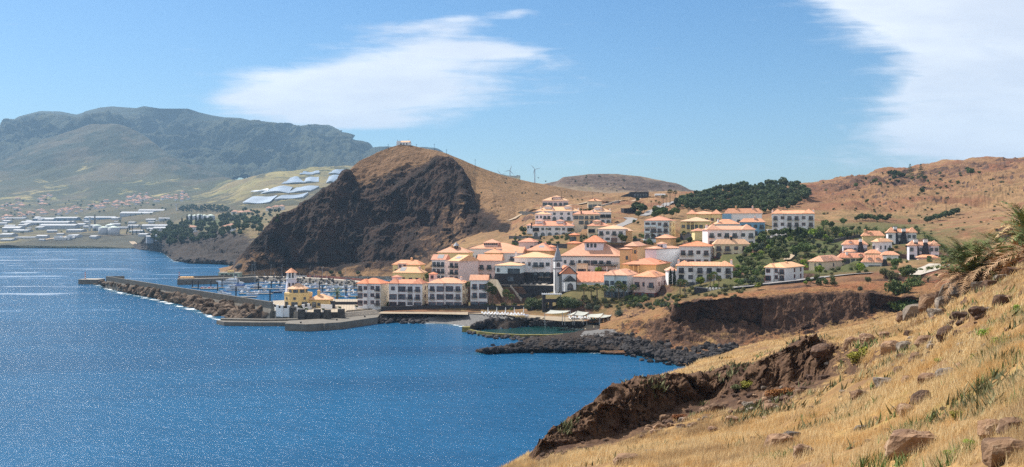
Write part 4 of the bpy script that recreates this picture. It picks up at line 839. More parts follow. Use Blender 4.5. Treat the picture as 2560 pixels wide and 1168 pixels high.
hs('white house with a blue corner below the pine wood', (1812, 1905, 1924), 560, 534, 521, 520, th=-14, wall='w', roof='o', trim='d', rows=('BWWB',), sidew='ww', chim=((.3, .5, 'o', 1.3), (.75, .5, 'k', 1.3)), parts=(lambda root, W_, D, hh, hr, h: MB().box(-1.5, 3.6, -.6, 4, -4, hh - .25).build('blue_bay', WA['b'], root),))
hs('white house with a low roof squeezed between the yellow and the blue house', (1792, 1850, None), 578, 561, 548, 478, th=2, wall='a', roof='o', trim='d', rows=('-W-W',), chim=((.1, .2, 'w', 2.0),), D=9)
hs('bright blue house beside the curved road', (1850, 1912, 1926), 590, 556, 546, 466, th=-14, wall='b', roof='o', trim='d', rows=('WBWB', 'T-BB'), chim=((.6, .4, 'k', 1.2),), balc='b')
hs('long white house with two hip gables and maroon windows standing highest on the right', (1930, 2036, None), 584, 535, 523, 492, th=-17, roof='o', trim='m', rows=('BWBBWB', 'BWBBWB', 'AAAAAA'), twin=True, balc='w', chim=((.01, .2, 'w', 1.8), (.98, .3, 'w', 2.0)), D=11)
hs('aqua white three storey house with a deep red roof above the palm garden', (1611, 1672, 1690), 598, 552, 541, 482, th=-18, wall='a', side_wall='c', roof='r', trim='m', rows=('SSWB', 'STBB', 'AAAA'), sidew='ww', chim=((.5, .5, 'r', 1.2),))
hs('white two storey house with a wide peach roof below the winding road', (1495, 1560, 1576), 606, 573, 563, 478, th=-14, wall='w', roof='p', trim='d', rows=('BWBB', 'BST-'), balc='a', chim=((.5, .5, 'o', 1.2),), parts=(turret(1.1, .4, 4, -1.0, 'p', 'o', 0),))
# upper left villas
hs('pink hillside villa with a raised centre roof, highest of the villa cluster', (1356, 1421, None), 528, 502, 493, 645, th=-3, wall='k', roof='p', trim='s', rows=('TTBBT', '--ww-'), chim=((.38, .1, 's', 1.4), (.8, .4, 's', 1.0)), D=12, cup=((.55, 3.0),), cat='villa', name='hillside_villa')
hs('small cream villa alone at the upper end of the villa cluster', (1470, 1504, None), 520, 503, 497, 650, th=-3, wall='c', roof='o', trim='s', rows=('TTB',), chim=((.5, .1, 's', 1.2),), cat='villa', name='hillside_villa', D=9)
hs('white villa with two cupolas and a long balcony in the second row of villas', (1341, 1449, None), 552, 528, 517, 605, th=-3, wall='w', roof='p', trim='s', rows=('PWWWWP', 'AAAAAA'), cup=((.27, 2.6), (.73, 2.6)), dorm=(.38, .8), chim=((.1, .2, 'w', 1.6), (.97, .3, 'w', 1.6)), twin=False, cat='villa', name='hillside_villa', D=13)
hs('white villa with narrow side windows at the left edge of the villa cluster', (1338, 1377, None), 562, 536, 529, 585, th=-6, side='R', wall='w', roof='p', trim='s', rows=('wwBB', '--TT'), cat='villa', name='hillside_villa', D=9, chim=((.6, .3, 'k', 1.2),))
hs('cream villa with a dark chimney and grey quoins in the middle of the cluster', (1433, 1500, None), 574, 536, 527, 572, th=-4, wall='c', roof='k', trim='s', rows=('TTBBT', '-TBB-', '--T--'), cat='villa', name='hillside_villa', D=10, chim=((.3, .05, 's', 1.8), (.75, .3, 'w', 1.4)))
hs('grey white villa with one cupola at the right edge of the villa cluster', (1472, 1528, None), 560, 530, 519, 592, th=-4, wall='w', roof='p', trim='s', rows=('--PP', 'AAAA'), cup=((.42, 2.6),), dorm=(.55,), chim=((.95, .2, 'w', 1.6),), cat='villa', name='hillside_villa', D=12)
hs('white arcaded villa with two cupolas in the lowest row of villas', (1331, 1435, None), 592, 565, 553, 568, th=-3, wall='w', roof='k', trim='s', rows=('PWWWWP', 'AAAAAA'), cup=((.17, 2.6), (.67, 2.6)), dorm=(.26, .76), chim=((-.02, .2, 's', 1.8), (.97, .4, 'w', 1.6)), cat='villa', name='hillside_villa', D=13)
hs('white lean villa annex at the far left of the lowest villa row', (1317, 1332, None), 584, 564, 559, 585, th=-3, wall='w', roof='k', trim='s', rows=('ww', '--'), cat='villa', name='hillside_villa', D=8)
hs('cream villa with one cupola and a loggia in the lowest row of villas', (1470, 1524, None), 600, 565, 554, 540, th=-4, wall='c', roof='k', trim='s', rows=('PWW', 'AAA'), cup=((.42, 2.4),), dorm=(.55,), cat='villa', name='hillside_villa', D=11)
# right side villas
hs('white house with maroon windows standing alone at the bend of the coast road', (1917, 1962, 2009), 718, 669, 655, 345, th=-38, wall='w', roof='p', trim='m', rows=('WWB', 'TWB', 'TWB'), sidew='-ww', chim=((.6, .45, 'o', 1.3),), balc='w', step='L')
hs('cream house with a chamfered orange roof beside the lime green trees', (2022, 2060, 2106), 690, 654, 638, 372, th=-38, wall='c', roof='o', trim='s', rows=('-Ww', '-ww'), sidew='-T-', chim=((.9, .4, 'k', 1.3),), step='R')
hs('low white villa with a dark chimney stack below the palm avenue', (2108, 2168, 2178), 634, 612, 600, 412, th=-14, wall='l', roof='o', trim='s', rows=('WTaaT',), parts=(dark_stack(.72, 1.3, 2.4),), dorm=(.3,), cat='villa', name='garden_villa')
hs('yellow villa with a broad orange roof at the top of the right hand cluster', (2157, 2210, 2222), 612, 590, 577, 452, th=-14, wall='f', roof='o', trim='s', rows=('--aa-',), chim=((.12, .4, 'o', 1.4),), dorm=(.35,), cat='villa', name='garden_villa')
hs('small white villa with a pale pyramid roof in the right hand cluster', (2181, 2196, 2230), 628, 605, 596, 398, th=-52, wall='w', roof='p', trim='s', rows=('W-',), sidew='WWW', chim=((.3, .5, 'w', 1.2),), cat='villa', name='garden_villa')
hs('tall white villa with two dark chimney stacks at the top right', (2219, 2290, 2299), 632, 582, 568, 432, th=-12, wall='w', roof='o', trim='s', rows=('W-W-WW', 'P-P-WW', '------'), parts=(dark_stack(.26, 1.7, 2.6), dark_stack(.56, 1.7, 1.6)), plinth='s', ph=3, twin=True, cat='villa', name='garden_villa')
hs('tall pale pink villa with two dark chimney stacks above the pale road', (2272, 2346, 2355), 668, 614, 601, 392, th=-12, wall='l', roof='o', trim='s', rows=('W-W-WW', 'P-P-WW', '------'), parts=(dark_stack(.23, 1.7, 2.4), dark_stack(.56, 1.7, 2.4)), plinth='s', ph=3, twin=True, cat='villa', name='garden_villa')
hs('low white villa with a faded roof and two small dormers', (2096, 2170, 2182), 660, 645, 632, 388, th=-10, wall='c', roof='k', trim='s', rows=('WTWTW',), chim=((.3, .3, 'w', 1.4),), dorm=(.75,), cat='villa', name='garden_villa')
hs('low white villa with a black chimney and two dormers in front of the cluster', (2156, 2216, 2250), 678, 656, 637, 368, th=-20, wall='w', roof='o', trim='s', rows=('-TTa',), parts=(dark_stack(.93, 1.3, 2.4),), dorm=(.3, .65), cat='villa', name='garden_villa')
hs('low villa with a pyramid roof half hidden behind the dormered villa', (2166, 2202, 2214), 650, 634, 624, 395, th=-14, wall='c', roof='o', trim='s', rows=('--',), cat='villa', name='garden_villa')
hs('low villa with a wide orange roof left of the ramp', (2205, 2246, 2256), 656, 638, 628, 390, th=-14, wall='w', roof='o', trim='s', rows=('--',), cat='villa', name='garden_villa')
hs('small white villa with a pink roof left of the pale pyramid roofed one', (2109, 2128, 2150), 652, 630, 622, 402, th=-30, wall='w', roof='o', trim='s', rows=('-',), cat='villa', name='garden_villa')
hs('low villa with an orange roof beyond the pink villa with stacks', (2296, 2345, 2362), 662, 644, 637, 382, th=-14, wall='k', roof='o', trim='s', rows=('---',), cat='villa', name='garden_villa')
hs('small orange roofed outbuilding by the shrubs right of the cluster', (2345, 2380, None), 662, 650, 643, 378, th=-6, wall='c', roof='o', trim='s', rows=('--',), cat='villa', name='garden_villa', D=8)

def arcade_lantern(root, W_, D, hh, hr):
    x0, x1, y0, y1 = W_ * .27, W_ * .56, D * .15, D * .7
    z = hh + hr * .55
    t = MB().box(x0, x1, y0, y1, hh, z + 1.5).build('lantern_storey', WA['k'], root)
    c = MB(); hip_into(c, x0, x1, y0, y1, z + 1.5, 2.0, .6); c.build('lantern_roof', RO['o'], t)
    for i in range(7): add_window(t, 'A', x0 + (x1 - x0) * (i + .5) / 7, y0 - .01, z + .25, .6, 1.0, 'd', name='round_window')
def clerestory(root, W_, D, hh, hr, h):
    x0, x1, y0, y1 = W_ * .38, W_ * .70, D * .16, D * .52
    t = MB().box(x0, x1, y0, y1, hh, hh + hr * .95).build('clerestory_tower', WA['l'], root)
    c = MB(); hip_into(c, x0, x1, y0, y1, hh + hr * .95, 3.2, 1.0); c.build('tower_roof', RO['r'], t)
    for i in range(3): add_window(t, 'W', x0 + (x1 - x0) * (.18 + .2 * i), y0 - .01, hh + hr * .95 - 2.3, .8, 1.5, 'd')
    MB().box(x0 - .9, x1 + .9, y0 - .9, y1 + .9, hh + hr * .95 - .25, hh + hr * .95 - .005).build('tower_eaves', TR['d'], t)
    # bay with balcony in the middle
    MB().box(W_ * .28, W_ * .46, -3.0, -.02, -4, hh - 3.4).build('bay', WA['c'], root)
    add_window(root, 'W', W_ * .37, -3.02, .9, 3.6, 1.8, 'd')
    add_balcony(root, W_ * .37, -3.0, hh - 3.35, W_ * .19, .5)
    for q in (.68, .86): add_balcony(root, W_ * q, -.02, hh - 3.9, 6.5, 1.2)
resort_ground()
for h_ in HOUSES: build_house(h_)
# terrain lookup
allV = []; allF = []; o_ = 0
for V_, Q_ in TERR:
    allV.append(V_); allF.append(Q_ + o_); o_ += len(V_)
BVH = BVHTree.FromPolygons([tuple(v) for v in np.concatenate(allV).tolist()], np.concatenate(allF).tolist())
def hit(px, py, dmin=0):
    d = Vector(((px - CX) / F, 1.0, -(py - HY) / F)); n = d.normalized()
    o = Vector((0, 0, H)) + n * dmin
    r = BVH.ray_cast(o, n)
    if r[0] is None:
        return P(px, py, H * F / (py - HY)) if py > HY + 8 else P(px, py, 1500)
    if r[0].z < 0 and py > HY + 8: return P(px, py, H * F / (py - HY))
    return r[0]
def drop(x, y, z=400):
    r = BVH.ray_cast(Vector((x, y, z)), Vector((0, 0, -1))); return r[0].z if r[0] else 0.0
# ---------------------------------------------------------------- plants
def leaf_mat(name, ca, cb, rough=.7, trans=.0):
    m, T = newmat(name)
    g_ = T.n('ShaderNodeNewGeometry'); oi = T.n('ShaderNodeObjectInfo').outputs['Random']
    at = T.n('ShaderNodeAttribute', {'attribute_name': 'tint'}).outputs[2]
    c = T.mix(at, ca, cb)
    hs_ = T.n('ShaderNodeHueSaturation', Color=c, Hue=T.m('ADD', .485, T.m('MULTIPLY', oi, .03)), Value=T.m('ADD', .75, T.m('MULTIPLY', oi, .5)))
    b = T.n('ShaderNodeBsdfPrincipled', Base_Color=hs_.outputs[0], Roughness=rough); b.inputs['Specular IOR Level'].default_value = .25
    T.n('ShaderNodeOutputMaterial', Surface=b); return m
LM = {'pine': leaf_mat('pine_needles', (.042, .066, .028), (.13, .165, .062)), 'green': leaf_mat('green_leaves', (.045, .075, .020), (.15, .19, .055)),
      'lime': leaf_mat('lime_leaves', (.12, .18, .02), (.30, .38, .05)), 'olive': leaf_mat('olive_leaves', (.07, .08, .035), (.19, .19, .08)),
      'grey': leaf_mat('grey_green_leaves', (.06, .08, .055), (.14, .17, .11)), 'palm': leaf_mat('palm_leaves', (.04, .07, .02), (.17, .20, .06)), 'dry': leaf_mat('dry_palm_leaves', (.28, .17, .08), (.60, .42, .22)),
      'dark': leaf_mat('cypress_leaves', (.012, .025, .012), (.03, .05, .022)), 'yellow': leaf_mat('yellow_shrub_leaves', (.16, .15, .03), (.36, .32, .05)), 'rust': leaf_mat('rust_shrub_leaves', (.16, .06, .02), (.34, .14, .04))}
m_bark = plain_mat('bark', (.13, .09, .06), .9, .3, 2); m_palmbark = plain_mat('palm_bark', (.17, .13, .09), .9, .3, 2)
def tri_mesh(name, V, F3, mat, tint):
    me = np_mesh(name, V, F3, mat, smooth=False, k=3)
    at = me.attributes.new('tint', 'FLOAT', 'POINT'); at.data.foreach_set('value', np.asarray(tint, np.float32)); return me
def leaf_cloud(name, rng, clumps, nper, size, mat, flat=.5, up=.3):
    """clumps: (x, y, z, rx, ry, rz); many small leaf faces on and in each clump"""
    V = []; tint = []
    for (cx, cy, cz, rx, ry, rz) in clumps:
        n = nper; v = rng.normal(size=(n, 3)); v /= np.linalg.norm(v, axis=1)[:, None]
        r = rng.uniform(.55, 1.08, n) ** .6
        c = np.stack([cx + v[:, 0] * rx * r, cy + v[:, 1] * ry * r, cz + v[:, 2] * rz * r], 1)
        a = rng.normal(size=(n, 3)); a /= np.linalg.norm(a, axis=1)[:, None]; b = np.cross(a, v + rng.normal(size=(n, 3)) * .6); b /= np.linalg.norm(b, axis=1)[:, None] + 1e-6
        s_ = size * rng.uniform(.6, 1.4, n)[:, None]
        tri = np.stack([c + a * s_, c - a * s_ * .6 + b * s_ * .8, c - a * s_ * .5 - b * s_ * .8], 1)
        V.append(tri.reshape(-1, 3)); t = np.clip(rng.normal(.5, .28, n) + (rng.rand() - .5) * .5, 0, 1); tint.append(np.repeat(t, 3))
    V = np.concatenate(V); return tri_mesh(name, V, np.arange(len(V)).reshape(-1, 3), mat, np.concatenate(tint))
def branchy(rng, h, r, n, spread, zc, lean=0):
    mb = MB(); top = (lean, 0, h * .75); mb.rod((0, 0, -.6), top, r, r * .45, 7)
    for i in range(n):
        a = 2 * math.pi * i / n + rng.rand(); f = rng.uniform(.35, .75)
        s_ = (lean * f, 0, h * .75 * f); e = (lean + spread * math.cos(a) * .7, spread * math.sin(a) * .7, zc + rng.uniform(-.1, .2) * h)
        mb.rod(s_, e, r * .4, r * .12, 5)
    return mb
def tmpl(name, leafme, trunkme):
    o = bpy.data.objects.new(name, None); o.empty_display_size = .5
    for nm, me in (('crown', leafme), ('trunk', trunkme)):
        if me: c = bpy.data.objects.new(nm, me); c.parent = o
    return o
def put(t, loc, s=1.0, rz=0, label=None, cat=None, group=None):
    c = t.copy(); COL.objects.link(c); c.location = loc; c.scale = (s, s, s) if not hasattr(s, '__len__') else s; c.rotation_euler = (0, 0, rz)
    for ch in t.children:
        k = ch.copy(); COL.objects.link(k); k.parent = c
        for g2 in ch.children: q = g2.copy(); COL.objects.link(q); q.parent = k
    return tag(c, label, cat, group)
TP = {}
for v in range(3):       # all templates are about 1 unit tall crown-to-ground, scaled when placed
    rng = np.random.RandomState(40 + v)
    def round_crown(zc, rx, rz, k, sz):
        cl = []
        for i in range(k):
            a = rng.rand() * 2 * math.pi; q = rng.rand() ** .6; u = rng.uniform(-.6, .9)
            cl.append((rx * q * math.cos(a) * .75, rx * q * math.sin(a) * .75, zc + rz * u * (1 - q * .5), rx * sz * rng.uniform(.7, 1.3), rx * sz * rng.uniform(.7, 1.3), rz * sz * rng.uniform(.7, 1.2)))
        return cl
    for key, mat in (('pine', 'pine'), ('green', 'green'), ('lime', 'lime'), ('olive', 'olive'), ('grey', 'grey')):
        cl = round_crown(.56, .40, .38, 20, .36)
        TP[key, v] = tmpl('tree', leaf_cloud('crown', rng, cl, 150, .045, LM[mat]), branchy(rng, .8, .035, 6, .35, .55).mesh('trunk', m_bark))
    for key, mat in (('bush', 'green'), ('bushlime', 'lime'), ('busholive', 'olive'), ('bushyel', 'yellow'), ('bushgrey', 'grey'), ('bushrust', 'rust'), ('bushdark', 'pine')):
        cl = [(rng.uniform(-.35, .35), rng.uniform(-.35, .35), rng.uniform(.1, .55), .28, .28, .26) for _ in range(9)]
        TP[key, v] = tmpl('shrub', leaf_cloud('crown', rng, cl, 150, .055, LM[mat]), branchy(rng, .5, .03, 5, .3, .3).mesh('stem', m_bark))
        for c_ in TP[key, v].children:
            if c_.name.startswith('crown'): c_.name = 'foliage'
            else: c_.name = 'stem'
    cl = [(0, 0, .08 + .9 * i / 11, .12 * (1 - (i / 12) ** 3) * (.75 if i < 1 else 1), .12 * (1 - (i / 12) ** 3), .09) for i in range(12)]
    TP['cypress', v] = tmpl('cypress', leaf_cloud('crown', rng, cl, 110, .028, LM['dark']), branchy(rng, .3, .02, 3, .03, .2).mesh('trunk', m_bark))
    cl = []
    for i in range(9):
        z = .15 + .82 * i / 9; rr = .27 * (1 - i / 9.5)
        for k in range(6): a = 2 * math.pi * k / 6 + i; cl.append((rr * .6 * math.cos(a), rr * .6 * math.sin(a), z, rr * .5, rr * .5, .02))
    TP['araucaria', v] = tmpl('araucaria', leaf_cloud('crown', rng, cl, 22, .02, LM['pine']), MB().rod((0, 0, -.05), (0, 0, .97), .018, .004).mesh('trunk', m_bark))
def frond(V, tint, base, az, elev, length, droop, nleaf, lw, ll, rng, tv=.5, segs=None):
    """arching rachis with leaflets as thin triangles"""
    p = Vector(base); dirh = Vector((math.cos(az), math.sin(az), 0)); ang = elev; step = length / nleaf
    sidev = Vector((-math.sin(az), math.cos(az), 0))
    for i in range(nleaf):
        t = i / nleaf; ang = elev - droop * t * t
        d = dirh * math.cos(ang) + Vector((0, 0, 1)) * math.sin(ang); q = p + d * step
        wd = lw * (1 - t * .7)
        for a_, b_ in ((p, q),):   # rachis
            V += [a_ + sidev * wd * .5, a_ - sidev * wd * .5, b_]; tint += [tv] * 3
        l = ll * math.sin(math.pi * min(1, .12 + t * .9)) ** .6
        for s_ in (-1, 1):
            e = p + (sidev * s_ * .75 + d * .75 + Vector((0, 0, .25 - .55 * rng.rand()))) * l
            up_ = d * wd * 1.4
            V += [p, p + up_, e]; tv2 = min(1, max(0, tv + rng.uniform(-.25, .25))); tint += [tv2] * 3
        p = q
    return p
def palm_mesh(name, rng, nf, length, nleaf, lw, ll, mat, top, emin=-.5, emax=1.3, droop=1.5, tvr=(.2, .8)):
    V = []; tint = []
    for i in range(nf):
        az = i * 2.4 + rng.rand() * .4; t = (i + .5) / nf; el = emax + (emin - emax) * t
        frond(V, tint, (0, 0, top), az, el, length * rng.uniform(.85, 1.1), droop * rng.uniform(.8, 1.2), nleaf, lw, ll, rng, rng.uniform(*tvr))
    V = np.array([tuple(v) for v in V]); return tri_mesh(name, V, np.arange(len(V)).reshape(-1, 3), LM[mat], tint)
def fan_palm_mesh(name, rng, top, r, nf=34, mat='palm'):
    V = []; tint = []
    for i in range(nf):
        az = i * 2.4; t = i / nf; el = 1.35 - 2.1 * t
        d = Vector((math.cos(az) * math.cos(el), math.sin(az) * math.cos(el), math.sin(el))); c = Vector((0, 0, top)) + d * r * .55
        sv = Vector((-math.sin(az), math.cos(az), 0)); uv_ = d.cross(sv); tv = .75 - .6 * t + rng.uniform(-.1, .1)
        for k in range(9):
            a = -1.3 + 2.6 * k / 8; e = c + (d * math.cos(a) + sv * math.sin(a) - Vector((0, 0, .25 * abs(a)))) * r * .5
            V += [c + sv * .02 * r, c - sv * .02 * r + uv_ * .05 * r, e + uv_ * .02]; a2 = a + .16
            V += [c, e, c + (d * math.cos(a2) + sv * math.sin(a2)) * r * .3]; tint += [min(1, max(0, tv))] * 6
    V = np.array([tuple(v) for v in V]); return tri_mesh(name, V, np.arange(len(V)).reshape(-1, 3), LM[mat], tint)
for v in range(3):
    rng = np.random.RandomState(70 + v)
    dead = fan_palm_mesh('dead', rng, 5.2, 1.2, 16, 'dry')
    t = tmpl('fan_palm', fan_palm_mesh('crown', rng, 6.0, 2.1), MB().rod((0, 0, -1), (rng.uniform(-.2, .2), 0, 6.0), .28, .2, 8).mesh('trunk', m_palmbark))
    c = bpy.data.objects.new('dead_fronds', dead); c.parent = t; TP['fanpalm', v] = t
    TP['tallpalm', v] = tmpl('fan_palm', fan_palm_mesh('crown', rng, 11, 1.9), MB().rod((0, 0, -1), (rng.uniform(-.3, .3), 0, 11), .26, .16, 8).mesh('trunk', m_palmbark))
    TP['datepalm', v] = tmpl('date_palm', palm_mesh('crown', rng, 30, 3.6, 14, .10, .75, 'palm', 3.2), MB().rod((0, 0, -1), (0, 0, 3.2), .42, .36, 8).mesh('trunk', m_palmbark))
    TP['shortpalm', v] = tmpl('date_palm', palm_mesh('crown', rng, 30, 2.6, 12, .10, .6, 'palm', .9, emin=.0), MB().rod((0, 0, -1), (0, 0, .9), .4, .34, 8).mesh('trunk', m_palmbark))
rnd = random.Random(5)
def plant(key, px, py, h, label, cat, group=None, nat=1.0, name=None, z=None, dpt=None):
    """h = height in photo pixels"""
    p = hit(px, py) if dpt is None else P(px, py, dpt)
    s = h * p.y / F / nat
    v = rnd.randrange(3); o = put(TP[key, v], p, (s * rnd.uniform(.92, 1.15), s * rnd.uniform(.92, 1.15), s), rnd.uniform(0, 6.28), label, cat, group)
    if name: o.name = name
    return o
NAT = {'fanpalm': 7.6, 'tallpalm': 12.5, 'datepalm': 5.6, 'shortpalm': 3.2}
def sow(key, lst, label, cat, group, name=None):
    for q in lst:
        plant(key, q[0], q[1], q[2], label, cat, group, NAT.get(key, 1.0), name)
# pine wood
PT = []
wood_top = [(1540, 470), (1690, 505), (1720, 492), (1760, 485), (1810, 476), (1860, 478), (1900, 468), (1950, 464), (1990, 468), (2020, 482)]
r2 = random.Random(11)
for k in range(900):
    px = r2.uniform(1690, 2022); top = np.interp(px, [1690, 1720, 1760, 1810, 1900, 1950, 1990, 2022], [516, 502, 492, 484, 474, 470, 472, 494])
    bot = np.interp(px, [1690, 1720, 1800, 1900, 1960, 1990, 2022], [524, 528, 536, 540, 530, 518, 500])
    PT.append((px, r2.uniform(top, bot)))
PT.sort(key=lambda q: q[1]); used = []
for px, py in PT:
    if any(abs(px - a) < 11 and abs(py - b) < 3.6 for a, b in used): continue
    used.append((px, py)); plant('pine', px, py, r2.uniform(16, 30), 'dark green pine standing in the dense wood above the yellow houses', 'tree', 'pines of the wood behind the resort', name='pine_tree')
for px in range(1815, 1960, 9): plant('pine', px, np.interp(px, [1815, 1900, 1960], [481, 476, 470]), r2.uniform(9, 15), 'dark green pine standing in the dense wood above the yellow houses', 'tree', 'pines of the wood behind the resort', name='pine_tree')
# slope trees between the houses (px, base y, height px)
def T1(key, px, py, h, label, cat='tree', name=None): plant(key, px, py, h, label, cat, None, NAT.get(key, 1.0), name)
G_SL = 'green trees on the valley slope'
dark_slope = [(1870, 640, 26), (1888, 628, 24), (1905, 612, 30), (1925, 622, 26), (1945, 640, 26), (1965, 652, 24), (1985, 640, 28), (2010, 628, 22), (2035, 655, 24), (2062, 640, 22), (1880, 600, 20), (1900, 660, 28), (1872, 672, 30), (1850, 660, 24), (1862, 690, 26), (1890, 695, 24), (1842, 700, 26), (1852, 718, 22), (1880, 712, 22),
              (2050, 600, 26), (2075, 612, 20), (1955, 612, 26), (1975, 600, 22), (2090, 590, 26), (2120, 598, 22), (2078, 575, 24), (1930, 652, 22), (2000, 612, 20), (2108, 565, 22), (2030, 590, 20), (2062, 570, 22)]
sow('green', dark_slope, 'green broadleaf tree in the thicket of the valley slope between white houses and villas', 'tree', G_SL, 'broadleaf_tree')
sow('olive', [(1912, 640, 16), (1938, 602, 14), (1958, 628, 16), (1980, 622, 14), (1895, 645, 14), (2018, 645, 16), (2048, 622, 14), (1868, 705, 16), (1902, 678, 16), (1932, 670, 14), (1862, 648, 18), (2022, 606, 14), (2090, 625, 14)], 'olive green shrub low in the thicket of the valley slope', 'shrub', 'olive shrubs on the valley slope', 'shrub')
sow('busholive', [(r2.uniform(1845, 2100), r2.uniform(590, 715), r2.uniform(7, 13)) for _ in range(60)], 'low olive bush scattered on the brown valley slope among the trees', 'bush', 'low bushes on the valley slope', 'bush')
for q in ((2032, 596, 26), (2050, 588, 22)): T1('lime', *q, 'rounded light green tree beside the curved road, %s' % ('the taller' if q[2] > 24 else 'the smaller'), name='round_tree')
sow('cypress', [(1975, 600, 34), (1993, 602, 36), (2001, 600, 30)], 'thin dark cypress in front of the highest white house', 'cypress', 'cypresses by the highest white house', 'cypress_tree')
sow('cypress', [(1676, 713, 38), (1686, 713, 38)], 'slender cypress in front of the small white annex', 'cypress', 'cypresses at the white annex', 'cypress_tree')
sow('cypress', [(1735, 706, 32), (1742, 706, 30)], 'slender cypress before the middle balconies of the twin gabled house', 'cypress', 'cypresses at the twin gabled house', 'cypress_tree')
sow('cypress', [(1984, 640, 22), (1990, 642, 22), (1560, 700, 22)], 'small cypress beside the dirt path on the slope', 'cypress', 'cypresses on the slope', 'cypress_tree')
T1('cypress', 1597, 743, 40, 'dark cypress between the pale blue and the pink house', 'cypress', 'cypress_tree')
sow('green', [(1934, 660, 44), (2012, 640, 40), (1945, 690, 30)], 'tall dark conifer rising from the valley slope above the lone white house', 'tree', 'tall dark conifers on the valley slope', 'conifer')
# lime trees by the houses
for px, py, h, lb in ((1497, 690, 24, 'bright green rounded tree in front of the hotel hall'), (1752, 716, 26, 'bright lime tree before the lower arches of the twin gabled house'), (2048, 688, 26, 'lime green tree at the left corner of the cream chamfered house'),
                      (2150, 684, 28, 'large rounded green tree in front of the dormered villa'), (2238, 672, 30, 'dark green round tree right of the black chimney'), (1895, 725, 20, 'lime green bush left of the lone white house'),
                      (2225, 645, 18, 'lime green tree under the small pyramid roofed villa'), (2008, 665, 18, 'lime shrub behind the lone white house'), (1790, 722, 14, 'small lime bush by the bridge wall'), (2105, 662, 20, 'green tree right of the cream chamfered house'), (2075, 658, 16, 'yellow green shrub above the cream chamfered house'), (2030, 668, 16, 'lime shrub between lone house and cream house')):
    T1('lime' if 'lime' in lb or 'bright' in lb or 'large' in lb else 'green', px, py, h, lb, name='garden_tree')
sow('fanpalm', [(1547, 748, 44), (1530, 752, 36), (1560, 752, 40), (1512, 752, 38), (1460, 752, 42), (1478, 752, 36), (1493, 750, 40), (1566, 742, 42), (1583, 748, 36)], 'fan palm with a shaggy skirt on the planted bank below the chapel annex', 'palm', 'fan palms on the bank below the annex', 'fan_palm')
sow('fanpalm', [(1700, 735, 36), (1712, 738, 38), (1785, 722, 42), (1775, 722, 36), (1797, 722, 30)], 'fan palm before the white twin gabled house', 'palm', 'fan palms by the twin gabled house', 'fan_palm')
sow('fanpalm', [(1265, 768, 44), (1279, 770, 34), (1220, 768, 62), (1232, 768, 52)], 'fan palm standing before the black retaining wall', 'palm', 'fan palms at the retaining wall', 'fan_palm')
for px, py, h, lb in ((998, 765, 32, 'short fan palm in front of the second marina block'), (1054, 766, 46, 'tall slim palm left of the gap between two marina blocks'), (1062, 766, 56, 'tallest slim palm in the gap between the second and third marina block'),
                      (1153, 766, 46, 'slim palm at the right windows of the third marina block'), (1161, 766, 62, 'tall slim palm right of the third marina block'), (1170, 766, 62, 'tall slim palm nearest the peach gabled block')):
    T1('tallpalm' if h > 40 else 'fanpalm', px, py, h, lb, 'palm', 'fan_palm')
T1('datepalm', 843, 757, 42, 'bushy date palm beside the lighthouse restaurant on the plaza', 'palm', 'date_palm')
T1('datepalm', 893, 762, 26, 'small date palm at the left corner of the first marina block', 'palm', 'date_palm')
for px, py, h, lb in ((1000, 700, 10, 'small green palm before the yellow house'), (1064, 702, 20, 'green palm between the yellow house and the white block'), (1072, 704, 26, 'leafy tree at the foot of the four storey block'),
                      (1540, 600, 22, 'dark garden tree right of the peach roofed house'), (1555, 612, 30, 'tall leafy tree right of the peach roofed house'), (1600, 605, 20, 'palm clump left of the aqua house'), (1630, 600, 16, 'palm clump in front of the aqua house'), (1710, 606, 28, 'palm clump left of the long white house'),
                      (1725, 612, 22, 'dark tree below the narrow yellow block'), (1690, 612, 18, 'dark bush right of the aqua house'), (1780, 610, 10, 'shrub behind the cream house roof'), (1432, 592, 20, 'palm beside the lowest cream villa'), (1445, 575, 16, 'palm in the villa cluster'), (1560, 600, 14, 'shrub by the wall under the aqua house'), (1912, 590, 14, 'palm in front of the bright blue house')):
    T1('fanpalm' if 'palm' in lb else 'green', px, py, h, lb, 'palm' if 'palm' in lb else 'tree', 'garden_palm' if 'palm' in lb else 'garden_tree')
# gardens: many small bushes
sow('bush', [(r2.uniform(1560, 1700), r2.uniform(742, 768), r2.uniform(8, 15)) for _ in range(40)], 'small green bush on the planted bank below the pink house', 'bush', 'bushes on the planted bank', 'bush')
sow('bushgrey', [(1575, 765, 12), (1600, 768, 14), (1618, 766, 12), (1640, 765, 12), (1655, 768, 12), (1665, 766, 12), (1475, 772, 18), (1548, 790, 20), (1490, 775, 14)], 'grey green round shrub on the brown bank', 'shrub', 'grey shrubs on the bank', 'shrub')
sow('bushyel', [(1540, 757, 6), (1548, 757, 6), (1590, 760, 8), (1705, 745, 10), (1570, 768, 8), (1692, 750, 8), (1508, 756, 7)], 'yellow flowering shrub on the planted bank', 'shrub', 'yellow shrubs on the bank', 'shrub')
sow('bushdark', [(1420, 768, 34), (1435, 770, 30), (1330, 770, 32), (1345, 772, 30), (1358, 768, 28), (1322, 775, 20), (1408, 765, 30)], 'dense dark green tree beside the black lift tower', 'tree', 'dense trees by the lift tower', 'dense_tree')
sow('bush', [(900, 766, 12), (912, 766, 10), (925, 767, 11), (935, 766, 9), (962, 764, 18), (975, 766, 16), (988, 768, 12), (1012, 768, 10), (960, 772, 10), (1110, 768, 12), (1268, 772, 12), (885, 762, 12)], 'clipped green bush at the foot of the marina blocks', 'bush', 'bushes before the marina blocks', 'bush')
sow('green', [(1932 + 11 * i, 592 + r2.uniform(-1, 3), r2.uniform(20, 27)) for i in range(10)], 'dark green tree in the hedge at the foot of the highest white house', 'tree', 'hedge of the highest white house', 'hedge_tree')
sp_ = []
